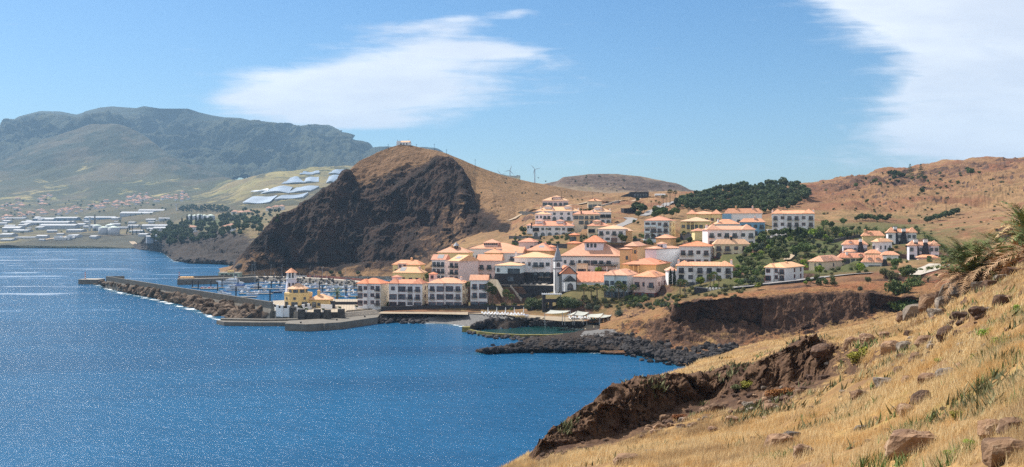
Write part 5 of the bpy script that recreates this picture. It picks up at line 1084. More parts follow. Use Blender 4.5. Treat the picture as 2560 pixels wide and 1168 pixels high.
for k in range(900):
    px, y = r2.uniform(1842, 2118), r2.uniform(585, 716)
    if px < 1880 and y < 655: continue
    if 1912 < px < 2012 and 640 < y < 722 or 2015 < px < 2110 and 640 < y < 700 or px > 2085 and y > 605 or 1925 < px < 1965 and 574 < y < 602: continue
    if any(abs(px - a) < 9 and abs(y - b) < 6 for a, b in sp_): continue
    sp_.append((px, y)); plant(r2.choice(('green', 'green', 'pine', 'olive', 'lime', 'grey')), px, y, r2.uniform(11, 20), 'bushy tree in the dense green valley between the white houses and the villas', 'tree', 'dense trees of the green valley', 1.0, 'valley_tree')
for x0, x1, y0, y1, n in ((1445, 1690, 745, 775, 50), (1560, 1700, 592, 612, 26), (1690, 1900, 655, 700, 26), (1440, 1560, 590, 606, 18), (2110, 2360, 612, 690, 60), (1180, 1330, 764, 776, 16), (1400, 1500, 545, 600, 22), (1690, 1860, 716, 745, 36), (960, 1240, 700, 720, 14), (1280, 1520, 600, 640, 26)):
    sow(r2.choice(('bush', 'busholive')), [(r2.uniform(x0, x1), r2.uniform(y0, y1), r2.uniform(7, 13)) for _ in range(n)], 'garden shrub planted between the houses of the resort', 'shrub', 'garden shrubs of the resort', 'garden_shrub')
# palms and dark hedges behind the right villas
sow('datepalm', [(2058, 586, 36), (2048, 592, 30), (2068, 592, 26)], 'date palm with a round crown right of the highest white house', 'palm', 'date palms right of the highest white house', 'date_palm')
sow('shortpalm', [(2072 + 9 * i + r2.uniform(-2, 2), 584 + r2.uniform(-6, 8), r2.uniform(16, 24)) for i in range(26)], 'date palm in the long dark avenue behind the right hand villas', 'palm', 'date palms of the avenue', 'date_palm')
sow('shortpalm', [(2310 + 4.2 * i + r2.uniform(-2, 2), 592 + i * 3.0 + r2.uniform(-4, 4), r2.uniform(14, 22)) for i in range(20)], 'date palm in the row curving down behind the stacked chimneys villa', 'palm', 'date palms of the lower row', 'date_palm')
sow('green', [(2095, 583, 18), (2112, 582, 18), (2130, 580, 18), (2148, 580, 16), (2165, 580, 16)], 'dark clipped tree in the hedge behind the palm avenue', 'tree', 'hedge trees by the avenue', 'hedge_tree')
for k, (x0, x1, y) in enumerate(((2142, 2222, 553), (2318, 2392, 545))):
    lb = ('dark evergreen thicket tree on the dry slope right of the highest white house', 'dark evergreen thicket tree on the slope above the chimney stack villas')[k]
    sow('pine', [(x0 + (x1 - x0) * i / 11, (y if k == 0 else y + 12 - i * 1.8) + r2.uniform(-3, 3), r2.uniform(14, 20)) for i in range(12)], lb, 'tree', 'thicket %s' % ('left' if k == 0 else 'right'), 'evergreen_tree')
# trees on the right ridge
sow('pine', [(2222, 440, 14), (2230, 442, 18), (2240, 444, 20), (2250, 446, 18), (2236, 452, 16), (2206, 436, 6), (2258, 445, 14), (2225, 455, 10), (2245, 458, 10)], 'dark pine in the clump near the skyline of the right ridge', 'tree', 'pines of the ridge clump', 'pine_tree')
sow('araucaria', [(2275, 447, 40), (2302, 452, 46)], 'tall thin araucaria breaking the skyline of the right ridge', 'tree', 'araucarias on the ridge', 'araucaria_tree')
sow('green', [(2140, 470, 14), (2165, 452, 10), (2188, 462, 18), (2200, 466, 12), (2178, 462, 8), (2280, 452, 12), (2312, 452, 14), (2320, 458, 10), (2296, 448, 10), (2350, 438, 10), (2426, 440, 22), (2418, 428, 12), (2448, 436, 10), (2400, 438, 8), (2395, 464, 14), (2352, 475, 10), (2340, 468, 8), (2275, 500, 8), (2365, 470, 8), (2306, 486, 18), (2168, 510, 14), (2380, 468, 6), (2274, 560, 14), (2290, 575, 12)], 'lone dark tree scattered on the dry right ridge', 'tree', 'scattered trees on the ridge', 'ridge_tree')
sow('busholive', [(r2.uniform(2050, 2540), r2.uniform(440, 600), r2.uniform(3, 7)) for _ in range(110)], 'tiny dark bush on the dry right hillside', 'bush', 'bushes on the dry right hillside', 'bush')
sow('busholive', [(r2.uniform(1180, 1560), r2.uniform(440, 560), r2.uniform(2, 5)) for _ in range(60)], 'tiny bush on the grassy flank of the dark hill', 'bush', 'bushes on the grassy flank', 'bush')
# trees by the winding road
sow('pine', [(1590, 534, 32), (1603, 536, 30), (1612, 532, 22), (1596, 545, 20), (1580, 530, 14)], 'spreading dark pine left of the winding road', 'tree', 'spreading pines by the road', 'pine_tree')
sow('tallpalm', [(1658, 528, 40), (1675, 520, 46), (1688, 515, 38), (1666, 515, 28), (1640, 522, 22), (1628, 520, 18), (1700, 512, 24), (1648, 532, 28)], 'slim dark palm right of the winding road', 'palm', 'palms by the winding road', 'fan_palm')
sow('green', [(1640, 545, 34), (1650, 548, 30), (1660, 545, 30), (1680, 545, 28), (1690, 540, 24), (1696, 520, 14), (1594, 506, 14), (1634, 548, 20)], 'dark tree in the group right of the winding road', 'tree', 'trees right of the winding road', 'road_tree')
sow('green', [(1450, 535, 12), (1462, 535, 14), (1475, 533, 14), (1488, 533, 14), (1372, 535, 8), (1310, 592, 14), (1300, 596, 10), (1308, 585, 22), (1585, 560, 12), (1595, 562, 10)], 'green garden tree among the hillside villas', 'tree', 'garden trees among the villas', 'garden_tree')
sow('tallpalm', [(1367, 596, 26), (1398, 596, 26), (1420, 590, 18), (1290, 598, 14)], 'slim palm in front of the arcaded villa', 'palm', 'palms before the arcaded villa', 'fan_palm')
sow('bush', [(r2.uniform(1280, 1500), r2.uniform(592, 604), r2.uniform(5, 9)) for _ in range(26)], 'garden bush on the terrace under the arcaded villa', 'bush', 'bushes under the arcaded villa', 'bush')
# bushes on the promontory, near
for px, py, h, lb, key in ((2248, 735, 48, 'broad dark green wild bush left of the red earth bank', 'bush'), (2270, 705, 46, 'large spreading bush on the dry ground behind the boulders', 'green'), (2285, 715, 36, 'dark bush with a palm beside it on the dry ground', 'bush'), (2235, 700, 30, 'brownish wild bush at the edge of the villa gardens', 'busholive'), (2215, 690, 26, 'grey brown bush left of the large spreading bush', 'busholive'), (2262, 775, 56, 'green shrub clump hanging over the end of the small cliff', 'bush'), (2240, 770, 40, 'olive shrub clump at the end of the small cliff', 'busholive'), (2170, 705, 16, 'small dark bush on the dry promontory', 'bushdark'),
                           (2320, 705, 22, 'small dry palm on the red earth', 'shortpalm'), (2300, 752, 18, 'small green palm behind the big grey boulders', 'shortpalm'), (2152, 725, 12, 'grey tuft on the promontory', 'bushgrey')):
    T1(key, px, py, h, lb, 'palm' if 'palm on' in lb or 'palm behind' in lb else 'bush', 'wild_palm' if key == 'shortpalm' else 'wild_bush')
sow('green', [(2380, 668, 26), (2400, 672, 24), (2360, 672, 22), (2415, 668, 22), (2345, 676, 14)], 'dark bush behind the foreground palms', 'bush', 'bushes behind the foreground palms', 'wild_bush')
# cape trees
def cape(px): return np.interp(px, [375, 400, 440, 480, 520, 560, 600, 655], [606, 600, 596, 592, 585, 580, 572, 566])
cl = [(r2.uniform(380, 655), 0, 0) for _ in range(200)]
sow('pine', [(p_[0], cape(p_[0]) + r2.uniform(-28, 18) * (1 if p_[0] > 420 else .4), r2.uniform(12, 22)) for p_ in cl], 'dark tree in the wood covering the cape beyond the marina', 'tree', 'trees covering the cape', 'cape_tree')
sow('tallpalm', [(365 + 5 * i, 590 + r2.uniform(-3, 3), r2.uniform(14, 18)) for i in range(16)] , 'thin palm in the row at the tip of the wooded cape', 'palm', 'palms at the cape tip', 'fan_palm')
sow('cypress', [(455, 566, 22), (468, 564, 26), (478, 562, 26), (490, 562, 24), (500, 560, 24), (512, 560, 20)], 'tall thin conifer on the crest of the wooded cape', 'tree', 'conifers on the cape crest', 'conifer')
# trees under the dark cliff beside the marina
sow('olive', [(828, 690, 16), (868, 692, 20), (862, 692, 14), (922, 694, 22), (930, 692, 18), (895, 690, 14), (850, 690, 14), (1012, 662, 16), (1030, 655, 14)], 'sparse small tree at the foot of the dark cliff', 'tree', 'small trees under the dark cliff', 'small_tree')
# ---------------------------------------------------------------- stones
def rock_mesh(name, seed, mat, sx=1, sy=1, sz=.7, n=15, sub=2, rough=.10):
    rng = np.random.RandomState(seed); bm = bmesh.new()
    for c8 in range(8):
        bm.verts.new(tuple((.36 if c8 >> i & 1 else -.36) * q * rng.uniform(.55, 1.1) for i, q in enumerate((sx, sy, sz))))
    for _ in range(n - 5):
        v = rng.normal(size=3); v /= np.linalg.norm(v) ** .75; bm.verts.new((v[0] * .5 * sx, v[1] * .5 * sy, v[2] * .5 * sz))
    r = bmesh.ops.convex_hull(bm, input=bm.verts); bmesh.ops.delete(bm, geom=list({g_ for g_ in r['geom_interior'] + r['geom_unused'] if isinstance(g_, bmesh.types.BMVert)}), context='VERTS')
    bmesh.ops.triangulate(bm, faces=bm.faces[:])
    if sub: bmesh.ops.subdivide_edges(bm, edges=bm.edges[:], cuts=sub, use_grid_fill=True, smooth=.13)
    co = np.array([v.co[:] for v in bm.verts]); nz = fbm(co * 2.2 + seed, 4, .55); n2_ = fbm(co * 5 + seed, 3, .5, ridged=True)
    for v, a, b in zip(bm.verts, nz, n2_): v.co += v.co.normalized() * (a * rough * 1.2 + b * rough * .35)
    me = bpy.data.meshes.new(name); bm.to_mesh(me); bm.free(); me.materials.append(mat); return me
def rock_mat(name, a, b, c, sc_=1.2):
    m, T = newmat(name); tc = T.n('ShaderNodeTexCoord').outputs['Object']; oi = T.n('ShaderNodeObjectInfo').outputs['Random']
    pz = T.n('ShaderNodeNewGeometry').outputs[0]
    n1 = T.noise(pz, sc_, 6, .65, .3); n2_ = T.noise(pz, sc_ * 6, 4, .7)
    col = T.mix(T.sm(n1, .35, .65), a, b); col = T.mix(T.m('MULTIPLY', T.sm(T.noise(pz, sc_ * 2, 5, .7, .8), .52, .66), .8), col, c)
    col = T.n('ShaderNodeHueSaturation', Color=col, Value=T.m('ADD', .7, T.m('MULTIPLY', oi, .6))).outputs[0]
    out(T, col, .9, T.m('ADD', n1, T.m('MULTIPLY', n2_, .6)), .9, .12 / sc_, .2); return m
m_armour = rock_mat('armour_stone', (.15, .105, .075), (.10, .072, .055), (.22, .17, .125), .35)
m_dkstone = rock_mat('dark_shore_stone', (.055, .050, .052), (.036, .033, .036), (.10, .085, .075), .4)
m_gystone = rock_mat('grey_stone', (.15, .14, .13), (.10, .092, .085), (.26, .24, .21), .5)
m_boulder = rock_mat('brown_boulder', (.27, .165, .10), (.12, .072, .050), (.42, .30, .20), 1.3)
m_boulder2 = rock_mat('grey_boulder', (.25, .205, .165), (.10, .085, .078), (.44, .37, .30), 1.1)
m_boulder3 = rock_mat('dark_boulder', (.11, .065, .045), (.065, .042, .034), (.20, .125, .08), 1.4)
RK = {'arm': [rock_mesh('boulder', 100 + i, m_armour, 1.25, 1, .62, 10, 1, .05) for i in range(7)], 'dk': [rock_mesh('boulder', 120 + i, m_dkstone, 1.1, 1, .8, 12, 1, .07) for i in range(6)],
      'gy': [rock_mesh('boulder', 140 + i, m_gystone, 1.1, 1, .8, 12, 1, .07) for i in range(5)]}
BULK = {}
def stone(kind, p, s, label, group, tilt=.6, cat='boulder', name='boulder', keep=1.0):
    if rnd.random() > keep:
        M_ = Matrix.Translation(Vector(p)) @ Matrix.Rotation(rnd.uniform(0, 6.28), 4, 'Z') @ Matrix.Rotation(rnd.uniform(-tilt, tilt), 4, 'X') @ Matrix.Diagonal((s * rnd.uniform(.8, 1.3), s * rnd.uniform(.7, 1.1), s * rnd.uniform(.7, 1.1), 1))
        BULK.setdefault((group, kind), []).append((rnd.choice(RK[kind]), M_)); return
    o = link(name, rnd.choice(RK[kind])); o.location = p; o.scale = (s * rnd.uniform(.8, 1.3), s * rnd.uniform(.7, 1.1), s * rnd.uniform(.7, 1.1))
    o.rotation_euler = (rnd.uniform(-tilt, tilt), rnd.uniform(-tilt, tilt), rnd.uniform(0, 6.28)); return tag(o, label, cat, group)
def strip(name, A_, B_, n, mat, amp=.5, freq=.2, kind='structure', sub=8, label=None, cat=None):
    """sheet between two 3-D polylines, roughened"""
    ta = np.linspace(0, 1, n); A_ = np.array([tuple(a) for a in A_], float); B_ = np.array([tuple(b) for b in B_], float)
    ia = np.stack([np.interp(ta * (len(A_) - 1), range(len(A_)), A_[:, k]) for k in range(3)], 1); ib = np.stack([np.interp(ta * (len(B_) - 1), range(len(B_)), B_[:, k]) for k in range(3)], 1)
    G = np.array([ia * (1 - t) + ib * t for t in np.linspace(0, 1, sub)]); Pt = G.reshape(-1, 3)
    if amp: Pt = Pt + np.array([0, 0, 1]) * (fbm(Pt * freq, 4)[:, None] * amp)
    i = np.arange(sub - 1)[:, None] * n + np.arange(n - 1)[None]; Q = np.stack([i, i + 1, i + n + 1, i + n], -1).reshape(-1, 4)
    me = np_mesh(name, Pt, Q, mat)
    for k, v in (('rock', 1.0), ('soil', 0.0), ('green', 0.0)): at = me.attributes.new(k, 'FLOAT', 'POINT'); at.data.foreach_set('value', np.full(len(Pt), v, np.float32))
    return tag(link(name, me), label, cat, kind=kind)
def W(px, y, z): return P(px, y, zd(y, z))
def flat(px, y, z): p = W(px, y, z); return (p.x, p.y)
def at_d(px, z, d): return Vector(((px - CX) / F * d, d, z))
# ---------------------------------------------------------------- breakwater
p0 = at_d(270, 0, 600); p1 = at_d(683, 0, 393); dv = (p1 - p0).normalized(); nv = Vector((dv.y, -dv.x, 0))
if nv.y > 0: nv = -nv           # seaward side
def bw(t, off, z): q = p0 + (p1 - p0) * t + nv * off; return Vector((q.x, q.y, z))
root = empty('breakwater', p0, 0, 'long grey concrete breakwater wall sheltering the marina', 'breakwater')
def wallpoly(poly3, name, mat, root):      # cross-section lofted between two ends; vertices world -> local
    V = [tuple(v - root.location) for v in poly3]; n = len(V) // 2
    return mesh_from(name, V, [tuple(range(n))[::-1], tuple(range(n, 2 * n))] + [(i, (i + 1) % n, n + (i + 1) % n, n + i) for i in range(n)], mat)
prof = [(1.6, -3), (1.6, 3.2), (.9, 5.0), (1.3, 8.1), (.2, 8.1), (-.6, 3.0), (-.6, -3)]
link('crown_wall', wallpoly([bw(0, o, z) for o, z in prof] + [bw(1, o, z) for o, z in prof], 'crown_wall', m_concrete, root), root)
prof = [(-.65, -3), (-.65, 2.4), (-8, 2.4), (-8, -3)]
link('roadway', wallpoly([bw(-.0, o, z) for o, z in prof] + [bw(1, o, z) for o, z in prof], 'roadway', m_paleconc, root), root)
q0 = bw(0, 1.3, 0); q1 = q0 + Vector((10.5, 3.5, 0))
link('end_return_wall', wallpoly([q0 + Vector((0, 0, z)) + Vector((0, o, 0)) for o, z in ((0, -2), (0, 8), (1.2, 8), (1.2, -2))] + [q1 + Vector((0, 0, z)) + Vector((0, o, 0)) for o, z in ((0, -2), (0, 8), (1.2, 8), (1.2, -2))], 'end_return_wall', m_concrete, root), root)
toe = [W(238, 708, -1.5), W(300, 733, -1.5), W(400, 755, -1.5), W(500, 783, -1.5), W(545, 803, -1.5), W(600, 806, -1.5), W(660, 806, -1.5)]
top_ = [bw(-.02, 1.7, 2.4), bw(.2, 1.7, 3.6), bw(.4, 1.7, 3.6), bw(.6, 1.7, 3.6), bw(.8, 1.7, 3.8), bw(.9, 1.7, 3.8), bw(1, 1.7, 3)]
strip('breakwater_rubble', toe, top_, 160, m_armour, .7, .4, 'stuff')
TOE = np.array([tuple(v) for v in toe]); TOP = np.array([tuple(v) for v in top_])
for k in range(285):
    t = (k + rnd.random()) / 285 * 5.6; i = int(t); f = t - i; a = TOE[i] * (1 - f) + TOE[i + 1] * f; b = TOP[i] * (1 - f) + TOP[i + 1] * f
    s_ = rnd.random(); q = a * (1 - s_) + b * s_
    stone('arm', (q[0], q[1], q[2] + .9), rnd.uniform(2.6, 4.8), 'angular brown armour stone heaped along the seaward side of the breakwater wall', 'armour stones of the breakwater', .9, 'boulder', 'armour_stone')
for k in range(14): stone('arm', W(rnd.uniform(236, 276), rnd.uniform(706, 712), .2), rnd.uniform(1.6, 2.8), 'low stone between the beacon block and the breakwater tip', 'stones by the beacon block', .5, keep=0)
b0 = at_d(219, 0, 641); r_ = empty('beacon_block', (b0.x, b0.y, 0), R(-4), 'detached concrete block with a small parapet at the tip of the breakwater', 'caisson')
MB().box(-7, 7, 0, 11, -3, 3.2).build('block', m_concrete, r_); MB().box(-7.2, 7.2, -.2, 11.2, 3.204, 3.5).build('deck_slab', m_paleconc, r_)
def beacon(px, z, d, h, label):
    p = at_d(px, z, d); r = empty('harbour_beacon', p, 0, label, 'beacon')
    for i in range(6):
        MB().cone(0, 0, i * h / 6, (i + 1) * h / 6, .32, .32, 10).build('band', (TRED if i % 2 == 0 else m_white), r)
    MB().cone(0, 0, -.0, .35, .9, .8, 10).build('base', m_paleconc, r); MB().cone(0, 0, h, h + .6, .45, .25, 8).build('lamp_housing', TRED, r)
TRED = plain_mat('red_paint', (.45, .04, .03), .5)
beacon(213, 3.5, 645, 4.6, 'red and white banded beacon pole on the detached block')
beacon(448, 4.0, 636, 4.6, 'red and white banded beacon pole on the marina pier head')
# ---------------------------------------------------------------- pier, back promenade, revetment
def slab(name, pts, z0, z1, mat, label=None, cat=None, kind=None, parent=None):
    me = MB().prism(pts, z0, z1).mesh(name, mat); return tag(link(name, me, parent), label, cat, None, kind)
pr = empty('marina_pier', at_d(443, 0, 634), 0, 'pale grey concrete pier closing the far side of the marina', 'pier')
def loc(pts): return [(x - pr.location.x, y - pr.location.y) for x, y in pts]
pf = [at_d(443, 0, 634), at_d(500, 0, 640), at_d(590, 0, 652), at_d(640, 0, 664)]; pb = [at_d(640, 0, 676), at_d(590, 0, 664), at_d(500, 0, 652), at_d(446, 0, 648)]
MB().prism(loc([(v.x, v.y) for v in pf + pb]), -3, 4.0).build('deck', m_concrete, pr)
MB().prism(loc([(v.x, v.y + .2) for v in pb] + [(v.x, v.y - .8) for v in pb[::-1]]), 4.004, 5.4).build('parapet', m_concrete, pr)
for k, px in enumerate((455, 463, 472, 480)):
    p = at_d(px, 4.0, 645); tag(MB().box(-1.3, 1.3, -1, 1, 0, .9).add([(-1.3, -1, .9), (1.3, -1, .9), (1.3, 1, .9), (-1.3, 1, .9), (-1, 0, 1.4), (1, 0, 1.4)], [(0, 1, 5, 4), (2, 3, 4, 5), (1, 2, 5), (3, 0, 4)]).build('covered_crate', WA['o'], loc=p), 'low tan covered crate on the pier near its head beacon', 'crate', 'tan crates on the pier')
p = at_d(572, 4.0, 662); ho = empty('harbour_office', p, R(-4), 'pale green low harbour office with a yellow box on its roof', 'office building')
m_green = plain_mat('pale_green_wall', (.36, .45, .38), .7)
MB().box(-8, 8, 0, 6, -.5, 3.2).build('wall', m_green, ho); MB().box(-8.3, 8.3, -.3, 6.3, 3.204, 3.5).build('roof', m_paleconc, ho)
MB().box(-1.5, 2.6, 1, 4, 3.504, 5).build('roof_box', WA['y'], ho)
for x in (-5, -2, 2, 5.4): add_window(ho, 'W', x, -.01, .9, 1.8, 1.3, 'd')
prom = [(612, 692.5), (640, 692), (700, 692.5), (760, 695), (820, 698), (880, 703), (930, 708), (985, 713)]
def promz(y, z): return (H - z) * F / (y - HY)
PA = [at_d(px, 3.0, promz(y, 3.0)) for px, y in prom]; PB = [v + Vector((0, 9, 0)) for v in PA]
slab('promenade', [(v.x, v.y) for v in PA] + [(v.x, v.y) for v in PB[::-1]], -2, 3.0, m_paleconc, kind='structure')
slab('sea_wall', [(v.x, v.y) for v in PB] + [(v.x, v.y + .8) for v in PB[::-1]], -2, 4.6, TRB, 'long low reddish wall behind the far marina promenade', 'wall') if False else None
m_redsoil = plain_mat('red_hedge_wall', (.20, .075, .06), .9, .5, .3)
tag(slab('boundary_wall', [(v.x, v.y) for v in PB[3:]] + [(v.x, v.y + 1) for v in PB[3:][::-1]], -1, 4.6, m_redsoil, 'long low reddish brown wall behind the far marina promenade', 'wall'), None)
LT = [Vector((v.x, v.y - 17, -1.2)) for v in PA]
strip('revetment_rubble', LT, [v + Vector((0, 0, -.1)) for v in PA], 160, m_gystone, .5, .5, 'stuff')
for k in range(190):
    t = rnd.uniform(0, 6.6); i = int(t); f = t - i; a = LT[i].lerp(LT[i + 1], f); b = PA[i].lerp(PA[i + 1], f); q = a.lerp(b, rnd.uniform(.05, .93))
    stone('gy', (q.x, q.y, q.z + .5), rnd.uniform(1.2, 2.3), 'grey stone in the sloping revetment below the far marina promenade', 'stones of the marina revetment', .8, keep=0)
# ---------------------------------------------------------------- plaza and quays
PZ = 4.5
plz = [(683, 768), (728, 779), (745, 783.5), (858, 783), (868, 776), (950, 770), (953, 764), (1000, 764), (1000, 748), (760, 748), (683, 752)]
m, T = newmat('plaza_paving'); p_ = T.n('ShaderNodeNewGeometry').outputs[0]
br = T.n('ShaderNodeTexBrick', Vector=T.map(p_, rot=(0, 0, R(35))), Color1=c4((.52, .43, .31)), Color2=c4((.46, .38, .28)), Mortar=c4((.24, .20, .16)), Scale=.28); br.inputs['Mortar Size'].default_value = .06
out(T, T.mix(T.m('MULTIPLY', T.noise(p_, .4, 4, .6), .5), br.outputs[0], (.40, .33, .25)), .8); m_plaza = m
slab('plaza', [flat(px, y, PZ) for px, y in plz], -2, PZ, m_plaza, kind='structure')
slab('concrete_quay', [flat(672, 771, 4.1), flat(690, 779, 4.1), flat(731, 779, 4.1), flat(731, 764, 4.1), flat(672, 764, 4.1)], -2, 4.1, m_concrete, 'angular concrete quay block below the white restaurant terrace', 'quay')
q_ = empty('stepped_quay', W(712, 808, 2.8), 0, 'low dark quay with a slanting stair reaching into the bay', 'quay')
ql = q_.location
def ll(px, y, z): a = flat(px, y, z); return (a[0] - ql.x, a[1] - ql.y)
MB().prism([ll(712, 809, 2.8), ll(765, 811, 2.8), ll(850, 806, 2.8), ll(944, 793, 2.8), ll(953, 783, 2.8), ll(900, 786, 2.8), ll(862, 792, 2.8), ll(800, 797, 2.8), ll(720, 802, 2.8)], -ql.z - 3, 0).build('quay_deck', m_concrete, q_)
for px, y in ((752, 808), (842, 801), (912, 793)):
    a = ll(px, y, 2.8); MB().cone(a[0], a[1], 0, .55, .3, .4, 8).build('bollard', m_iron, q_)
slab('stair_recess', [flat(806, 812, 2.2), flat(812, 813, 2.2), flat(832, 804, 2.9), flat(826, 803, 2.9)], 0.2, 2.82, m_concrete, 'pale slanting stair cut into the front of the dark quay', 'stair')
slab('low_jetty', [flat(541, 801, 1.6), flat(560, 805, 1.6), flat(640, 806, 1.6), flat(724, 806, 1.6), flat(724, 799, 1.6), flat(560, 799, 1.6)], -2, 1.6, m_concrete, 'long low jetty washed by waves under the armour stones', 'jetty')
slab('jetty_kerb', [flat(552, 797, 2.3), flat(660, 799, 2.3), flat(800, 797, 2.3), flat(800, 795.5, 2.3), flat(660, 797, 2.3), flat(552, 795, 2.3)], -1, 2.3, m_concrete, 'upper kerb wall of the low jetty', 'kerb wall')
# terrace stairs
st = empty('plaza_steps', W(862, 786, 2.9), 0, 'wide pale steps leading from the plaza down to the quay', 'steps')
for i in range(5):
    z = 2.85 + (PZ - 2.85) * (i + 1) / 5; a = flat(862, 791 - i * 2.2, z); b = flat(952, 783 - i * 2.4, z)
    MB().prism([(a[0] - st.location.x, a[1] - st.location.y), (b[0] - st.location.x, b[1] - st.location.y), (b[0] - st.location.x, b[1] - st.location.y + 1.3), (a[0] - st.location.x, a[1] - st.location.y + 1.3)], -3, z - st.location.z).build('tread', m_paleconc, st)
# bastion with merlons
ba = empty('stone_bastion', W(745, 797, 2), 0, 'dark stone bastion with square merlons in front of the plaza', 'bastion')
bp = [(730, 775, 5.2), (748, 781, 5.2), (856, 781, 5.2), (860, 776, 5.2)]
pts_ = [flat(*q) for q in bp]; bl = ba.location
for i in range(3):
    a, b = Vector(pts_[i]), Vector(pts_[i + 1]); n_ = Vector((-(b - a).y, (b - a).x)).normalized() * 1.0
    a2, b2 = a - n_ * .004 * i, b
    MB().prism([(a.x - bl.x, a.y - bl.y), (b.x - bl.x, b.y - bl.y), (b.x + n_.x - bl.x, b.y + n_.y - bl.y), (a.x + n_.x - bl.x, a.y + n_.y - bl.y)], -3 - bl.z, 5.2 - bl.z + i * .01).build('curtain_wall', m_basalt2, ba)
for px, y in ((732, 776), (754, 781.5), (793, 781.5), (818, 783), (853, 781)):
    a = flat(px, y, 5.2); MB().box(a[0] - bl.x - 1.3, a[0] - bl.x + 1.3, a[1] - bl.y - 1.0, a[1] - bl.y + 1.4, -3 - bl.z, 6.6 - bl.z).build('merlon', m_basalt2, ba)
for k, (px, y, lb) in enumerate(((751, 776, 'leftmost white planter on the plaza edge'), (765, 780, 'white planter with a clipped bush between two left merlons'), (807, 781, 'white planter with a clipped bush near the bastion centre'), (848, 776, 'white planter by the right end merlon'), (890, 773, 'white planter alone on the open plaza'))):
    a = flat(px, y, PZ); r = empty('planter', (a[0], a[1], PZ), 0, lb, 'planter'); MB().cone(0, 0, 0, 1.0, .45, .65, 12).build('pot', m_white, r)
    c = link('bush', list(TP['bush', 0].children)[0].data, r, (0, 0, .9)); c.scale = (1.5, 1.5, 1.1)
a = flat(832, 771, PZ); tag(MB().box(-.9, .9, -.9, .9, 0, 3.0).box(-1.05, 1.05, -1.05, 1.05, 3.004, 3.3).build('stone_pillar', m_basalt, loc=(a[0], a[1], PZ)), 'square dark stone pillar standing on the plaza', 'pillar')
# ---------------------------------------------------------------- lighthouse and restaurant
c = at_d(728.5, 5, 409); lh = empty('lighthouse', (c.x, c.y, 4.5), R(12), 'tapering white octagonal lighthouse with an orange tiled cap', 'lighthouse')
MB().cone(0, 0, 0, 14.2, 3.6, 2.15, 8).build('tower', WA['l'], lh); MB().cone(0, 0, 14.2, 14.7, 2.6, 2.6, 8).build('gallery', m_white, lh)
MB().cone(0, 0, 14.7, 17.4, 1.7, 1.7, 8).build('lantern_glass', m_glass, lh)
for i in range(8):
    t = 2 * math.pi * i / 8; MB().box(-.28, .28, -.22, .22, 14.7, 17.4).build('lantern_pillar', m_white, lh, loc=(1.95 * math.cos(t), 1.95 * math.sin(t), 0), rz=t)
MB().cone(0, 0, 17.4, 19.7, 2.8, .1, 8).build('cap_roof', RO['o'], lh); MB().rod((0, 0, 19.4), (0, 0, 22), .07).rod((-.7, 0, 21.2), (.7, 0, 21.2), .05).build('weather_vane', m_iron, lh)
for zq, rr in ((10.6, 2.42),):
    for t in (-110, -70, -30): add_window(lh, 'W', rr * math.cos(R(t)), rr * math.sin(R(t)), zq, .5, 1.5, 't', rz=R(t + 90))
lh.scale = (1, 1, .905)
rs = empty('restaurant', (at_d(738, 5, 402).x, 402, 4.5), R(-4), 'yellow round fronted restaurant with orange roofs at the foot of the lighthouse', 'restaurant')
k8 = [(6.3 * math.cos(R(22.5 + 45 * i)), 4.6 + 6.0 * math.sin(R(22.5 + 45 * i))) for i in range(8)]
MB().prism(k8, -1, 6.0).build('wall', WA['y'], rs); MB().prism([(x * 1.02, 4.6 + (y - 4.6) * 1.02) for x, y in k8], 6.004, 6.8).build('parapet', WA['y'], rs)
k6 = [(4.2 * math.cos(R(22.5 + 45 * i)), 4.4 + 4.2 * math.sin(R(22.5 + 45 * i))) for i in range(8)]
MB().prism(k6, 6.1, 8.6).build('upper_storey', WA['y'], rs); MB().cone(0, 4.4, 8.6, 11.2, 5.2, .15, 8).build('upper_roof', RO['p'], rs)
for i in range(8):
    t = R(-90 + 45 * i); 
    if abs(math.sin(t)) > .6 and math.sin(t) < 0 or abs(math.cos(t)) > .9:
        x, y = 5.86 * math.cos(t), 4.6 + 5.58 * math.sin(t)
        add_window(rs, 'W', x, y, .5, 2.6, 2.1, 's', rz=t + math.pi / 2); add_window(rs, 'W', x, y, 3.9, .9, .9, 's', rz=t + math.pi / 2)
        x, y = 3.9 * math.cos(t), 4.4 + 3.9 * math.sin(t); add_window(rs, 'W', x, y, 6.9, 1.9, 1.2, 's', rz=t + math.pi / 2)
MB().box(6.0, 14.8, 2.5, 9.5, -1, 3.6).build('side_wing', WA['y'], rs)
c_ = MB(); hip_into(c_, 6.0, 14.8, 2.5, 9.5, 3.6, 2.2, .7); c_.build('wing_roof', RO['p'], rs); chimney(rs, 9.4, 5.0, 5.0, 'y', 2.6, 'p', 1.1)
add_window(rs, 'W', 8.0, 2.48, .3, 1.6, 2.1, 's'); add_window(rs, 'W', 10.2, 2.48, .9, 1.0, 1.2, 's')
tw = empty('terrace_wall', (at_d(684, 5, 396).x, 396, 4.5), 0, 'curved white parapet wall round the restaurant terrace', 'wall')
cw = [(683, 396), (694, 389.5), (705, 387.5), (722, 387.5), (740, 388.5), (758, 392), (771, 396), (779, 400)]
cw = [at_d(px, 0, d) for px, d in cw]; o = tw.location
